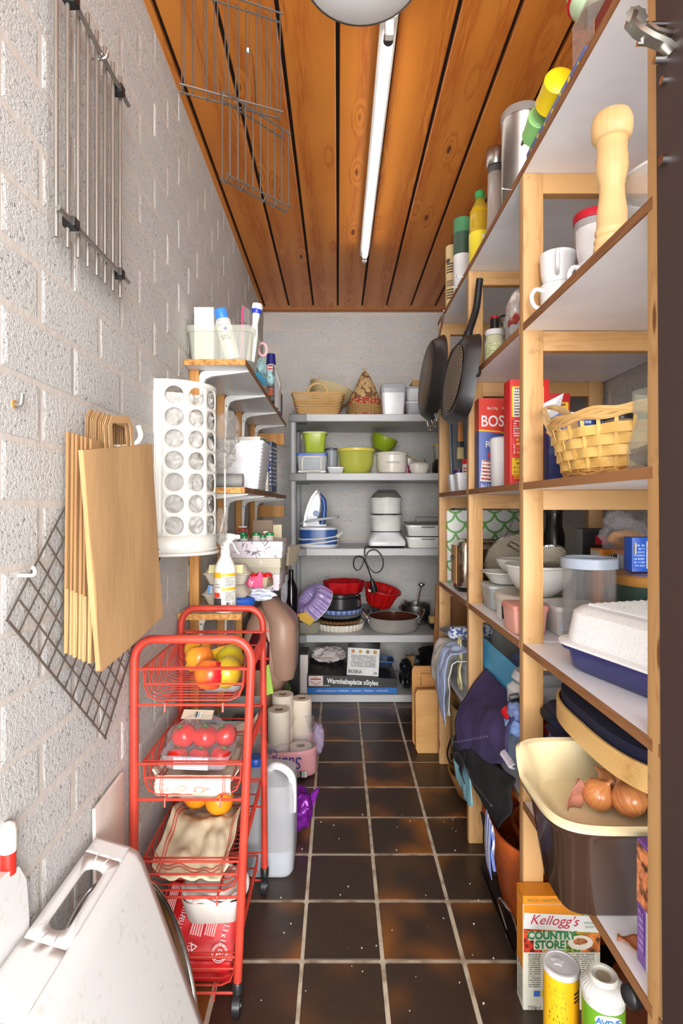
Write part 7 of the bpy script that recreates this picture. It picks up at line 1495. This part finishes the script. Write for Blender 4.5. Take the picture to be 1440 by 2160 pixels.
# ================================================================ floor, right side
f_ = lambda y: fz(y)+.003
t = th('cereal_box', 'orange and cream cereal box standing on the floor at the third post', 'box', (.462, 1.374, f_(1.37)))
P('box', G().box(0, .192, 0, .048, 0, .285, .001), pm((222, 220, 204), .5), t)
YO = pm((228, 142, 34), .45)
plate('orange_head', t, .190, .104, (.096, -.0006, .211), YO)
for k in range(8):
    plate('crate_picture', t, .046, .046, (.024+.048*(k % 4), -.0009, .216-.048*(k//4)), pm(((176, 70, 40), (206, 130, 50), (214, 170, 60), (150, 160, 60), (190, 60, 40), (206, 150, 80), (120, 150, 60), (196, 110, 50))[k], .5, var=.6, vs=90))
plate('white_swoosh', t, .19, .040, (.096, -.0012, .219), INKW, ry=R(3))
tx("Kellogg's", .034, t, (.076, -.0018, .224), INKR, shear=.35, roll=R(-3)); tx('COUNTRY', .027, t, (.070, -.0022, .187), pm((52, 140, 84), .5), bold=.0012, sx=.92); tx('STORE', .027, t, (.066, -.0022, .164), pm((52, 140, 84), .5), bold=.0012, sx=.92)
plate('halo', t, .11, .022, (.068, -.0011, .186), pm((236, 230, 214), .5)); plate('halo', t, .08, .024, (.066, -.0015, .164), pm((236, 230, 214), .5))
P('round_badge', G().lathe([(.020, 0), (.020, .0005)], 24), INKW, t, smooth=0).matrix_local = Matrix.Translation((.165, -.0014, .216)) @ Matrix.Rotation(R(90), 4, 'X'); tx('WHOLE', .008, t, (.165, -.0024, .219), pm((60, 130, 80), .5)); tx('GRAIN', .008, t, (.165, -.0024, .209), pm((60, 130, 80), .5))
P('spoon', G().lathe([(.0, 0), (.024, 0), (.026, .0006), (0, .0006)], 24), pm((236, 228, 214), .4), t, smooth=0).matrix_local = Matrix.Translation((.142, -.0014, .170)) @ Matrix.Rotation(R(90), 4, 'X') @ Matrix.Diagonal((1.2, .7, 1, 1)); P('muesli', G().blob((0, 0, 0), (.018, .0012, .008), .3, 3, 4, 3), pm((176, 110, 60), .7, var=.4, vs=150), t).location = (.141, -.0022, .173)
for x, w, k in ((.028, .034, 1), (.084, .06, 2), (.150, .062, 3)): plate('small_print', t, w, .085, (x, -.0008, .098), printlines((222, 220, 204), (120, 120, 110), 16, .6, k))
plate('nutrition_mark', t, .016, .014, (.034, -.001, .042), pm((60, 110, 200), .5)); plate('nutrition_mark', t, .016, .014, (.052, -.001, .042), pm((222, 206, 60), .5)); tx('750g ℮', .012, t, (.028, -.001, .007), INK)
P('top_band', G().box(-.0006, .1926, -.0006, .0486, .264, .2854), YO, t); tx('COUNTRY STORE', .010, t, (.05, -.0012, .275), pm((52, 110, 70), .5), roll=pi); P('side_panel', G().box(-.0008, -.0001, .002, .046, .10, .262), YO, t); plate('side_print', t, .04, .09, (-.0009, .024, .06), printlines((222, 220, 204), (120, 120, 110), 8, .6, 4), R(-90))
t = th('yellow_can', 'yellow cardboard can with pale oval lid in front of the cereal box', 'can', (.486, 1.20, f_(1.2)))
P('can', G().lathe([(.036, 0), (.0368, .003), (.0368, .256)], 40), pm((240, 186, 26), .4), t); P('lid', G().lathe([(.0385, .2562), (.039, .262), (.0375, .267), (.033, .2675), (.0325, .2655), (0, .2655)], 40), pm((214, 214, 216), .35), t); P('embossing', G().loft([circ(.012, .2656, 18, -.006, .006, lambda q: 1+.25*cos(5*q)), circ(.010, .2672, 18, -.006, .006, lambda q: 1+.25*cos(5*q))]), pm((206, 206, 208), .35), t)
band('print', t, .0371, .15, .235, printlines((240, 186, 26), (120, 84, 30), 8, .4, 1), R(200), R(270), 12); band('mark', t, .0371, .205, .23, printlines((240, 186, 26), (60, 46, 30), 3, .7, 2), R(290), R(325), 8); band('blue_field', t, .0372, .10, .135, pm((84, 150, 210), .4), R(195), R(235), 10); band('white_field', t, .0372, .085, .128, pm((234, 230, 222), .4), R(235), R(345), 16)
P('glass_picture', G().prism([(-.008, 0), (.008, 0), (.011, .022), (-.011, .022)], -.0006, 0), pm((226, 120, 40), .4), t, smooth=0).matrix_local = Matrix.Rotation(R(18), 4, 'Z') @ Matrix.Translation((0, -.0372, .088))
t = th('fertiliser_bottle', 'white capped bottle with green and red label by the front post', 'bottle', (.532, 1.105, f_(1.1)))
P('body', G().lathe([(.037, 0), (.0395, .005), (.0395, .28), (.0385, .29)], 40), WHITE, t); band('red_label', t, .0398, .0, .245, pm((206, 40, 40), .4)); band('green_label', t, .0400, .225, .2785, pm((112, 170, 40), .4))
P('cap_skirt', G().lathe([(.0405, .2905), (.0415, .294), (.041, .306), (.031, .3165), (.027, .3175)], 132, mod=lambda q: 1+.012*cos(33*q)), WHITE, t, smooth=1.2); P('cap_top', G().lathe([(.0265, .3178), (.0275, .320), (.0275, .3265), (.0255, .329), (.021, .328), (.020, .323), (0, .322)], 40), pm((226, 222, 212), .4), t); P('dusty_top', G().lathe([(.0195, .3225), (0, .3235)], 28), pm((170, 156, 130), .8, bump=.5, bs=120), t)
P('logo_oval', G().grid(lambda u, v: ((.0403)*cos(R(222)+R(75)*u), .0403*sin(R(222)+R(75)*u), .262+.03*(v-.5)*(1-(2*u-1)**2)**.5), 18, 6), INKW, t); 
for i, chx in enumerate('AVEVE'): tx(chx, .018, t, (.0408*cos(R(234+13*i)), .0408*sin(R(234+13*i)), .262), pm((30, 110, 190), .4), rz=R(234+13*i+90), bold=.0003)
# cutting boards and planks behind the far post
OAK = wood((214, 164, 96), (184, 128, 66), 'x', 50, .5, knots=5, kc=(120, 70, 30), kx=6, ky=2); 
def cboard(name, label, loc, w, h, t_, rx, mat, rz=0):
    t = th(name, label, 'cutting board', loc, rz, 'cutting boards by the far post', rx)
    P('board', G().prism([(w/2*sx*kx, zz) for sx, kx, zz in ((-1, .94, 0), (1, .94, 0), (1, 1, .02), (1, 1, h-.02), (1, .94, h), (-1, .94, h), (-1, 1, h-.02), (-1, 1, .02))], 0, t_), mat, t); return t
t = cboard('cutting_board', 'thick oak cutting board leaning at the far rack post, front one', (.545, 2.715, f_(2.715)), .32, .305, .03, R(-4), OAK)
t = cboard('cutting_board', 'cutting board with juice groove standing behind the thick oak one', (.545, 2.80, f_(2.8)), .33, .395, .018, R(-3), wood((206, 150, 82), (176, 116, 54), 'x', 50, .5))
P('groove', G().tube([(-.12, -.0006, .30), (-.12, -.0006, .36), (.13, -.0006, .36), (.13, -.0006, .30)], .003, 6), pm((150, 98, 50), .6), t)
one('tall_plank', G().prism([(-.02, 0), (.05, 0), (.05, .80), (.012, .80), (-.004, .4)], 0, .02), wood((196, 140, 78), (160, 104, 52), 'z', 60, .55), 'tall narrow plank standing behind the cutting boards', 'plank', (.505, 2.88, f_(2.88)), rx=R(-1))
one('dark_plank', G().box(0, .30, 0, .02, 0, .86, .002), wood((166, 112, 60), (120, 76, 36), 'z', 50, .5), 'wide brown board standing upright behind the far rack post', 'plank', (.56, 2.865, f_(2.87)), rx=R(-1))
# bowls below the far bay
t = th('bamboo_steamer_bowl', 'pale round bamboo bowl on top of the bowl stack under the far bay', 'bowl', (.615, 2.32, f_(2.32)+.245)); P('bowl', G().lathe([(.10, 0), (.128, .02), (.135, .14), (.130, .14), (.122, .02), (0, .01)], 44), wood((214, 192, 140), (180, 152, 98), 'x', 60, .6), t); P('rim', G().tube([(.134*cos(a*pi/24), .134*sin(a*pi/24), .14) for a in range(48)], .005, 6, True), WICK, t)
one('olive_inner_bowl', G().lathe([(.05, 0), (.085, .03), (.10, .14), (.096, .14), (.08, .03), (0, .01)], 36), pm((110, 130, 30), .35), 'olive green bowl nested in the pale bamboo bowl', 'bowl', (.620, 2.32, f_(2.32)+.264))
t = th('green_kettle', 'grey green enamel pot with thin black wire handle in the bowl stack', 'pot', (.615, 2.32, f_(2.32)+.121)); P('pot', G().lathe([(.10, 0), (.125, .015), (.135, .115), (.132, .122), (0, .122)], 44), pm((136, 150, 124), .4), t); P('wire_handle', G().tube(spline([(.03, -.13, .10), (-.08, -.125, .09), (-.145, -.06, .05), (-.15, .02, .06), (-.12, .08, .1)], 6), .0042, 8), BLACK, t)
t = th('wooden_bowl', 'brown wooden bowl at the bottom of the stack on the floor', 'bowl', (.615, 2.32, f_(2.32))); P('bowl', G().lathe([(.08, 0), (.11, .02), (.145, .10), (.15, .118), (.144, .118), (.10, .02), (0, .012)], 44), wood((186, 132, 72), (140, 92, 46), 'x', 50, .5), t); P('foot', G().lathe([(.07, -.0005), (.075, -.0001)], 24), CARD, t)
# clay dishes under the middle bay
CLAY = pm((192, 92, 42), .28, var=.12, vs=8); CLAYD = pm((150, 74, 40), .6)
def clay(name, label, loc, A, B, h, m, rx=0, ry=0):
    t = th(name, label, 'clay dish', loc, 0, 'clay dishes under the middle bay', rx, ry); bp_ = lambda k, zz: bin_pts(A*k, B*k, zz, 44, 2.6)
    P('dish', G().loft([bp_(.72, 0), bp_(.78, .006), bp_(.95, h*.75), bp_(1.03, h*.93), bp_(1.03, h), bp_(.96, h), bp_(.88, h*.75), bp_(.70, .016)]), m, t); P('rim', G().tube(bp_(1.0, h), .006, 6, True), m, t); return t
clay('clay_roaster', 'large glazed terracotta roasting dish on a dark tray on the floor', (.672, 1.668, f_(1.67)+.045), .215, .215, .250, CLAY)
clay('clay_dish', 'smaller terracotta dish standing inside the large one', (.682, 1.675, f_(1.67)+.062), .140, .140, .205, CLAY)
t = th('oven_tray', 'dark oven tray with chrome wire handle under the terracotta dish', 'tray', (.672, 1.668, f_(1.67))); P('tray', G().bin(.36, .38, .038, .40, .42, .04, .004), pm((66, 58, 54), .4, .4), t); P('wire_handle', G().tube(spline([(-.19, -.10, .045), (-.215, -.10, .13), (-.20, -.17, .14), (-.19, -.20, .10), (-.19, -.185, .045)], 5), .0042, 8), CHROME, t)
t = th('green_bucket', 'bright green round bucket behind the terracotta dishes', 'bucket', (.72, 1.985-.02, f_(1.96))); t.location.y = 2.035; t.location.x = .76
P('bucket', G().lathe([(.10, 0), (.105, .005), (.14, .30), (.147, .31), (.14, .31), (.10, .01), (0, .008)], 44), pm((110, 168, 30), .3), t); P('rim', G().tube([(.145*cos(a*pi/24), .145*sin(a*pi/24), .308) for a in range(48)], .006, 6, True), pm((110, 168, 30), .3), t)
one('brown_lidded_pan', G().lathe([(.09, 0), (.13, .02), (.15, .09), (.155, .10), (.08, .14), (.02, .15), (0, .16)], 40), pm((90, 44, 24), .3), 'dark brown covered dish on the floor between the terracotta dish and the middle post', 'dish', (.79, 1.27, f_(1.27)))
# small crumbs on the tiles
cr = G(); rc = random.Random(5)
for k in range(46):
    x, y = rc.uniform(-.2, .46), rc.uniform(1.36, 2.2); cr.blob((x, y, fz(y)+.0045), (rc.uniform(.0012, .003),)*3, .3, 2, k, 1)
tag(ob('crumbs', cr, pm((200, 192, 176), .9), smooth=0), 'scattered pale crumbs on the dark tiles near the right posts', 'crumbs')['kind'] = 'stuff'
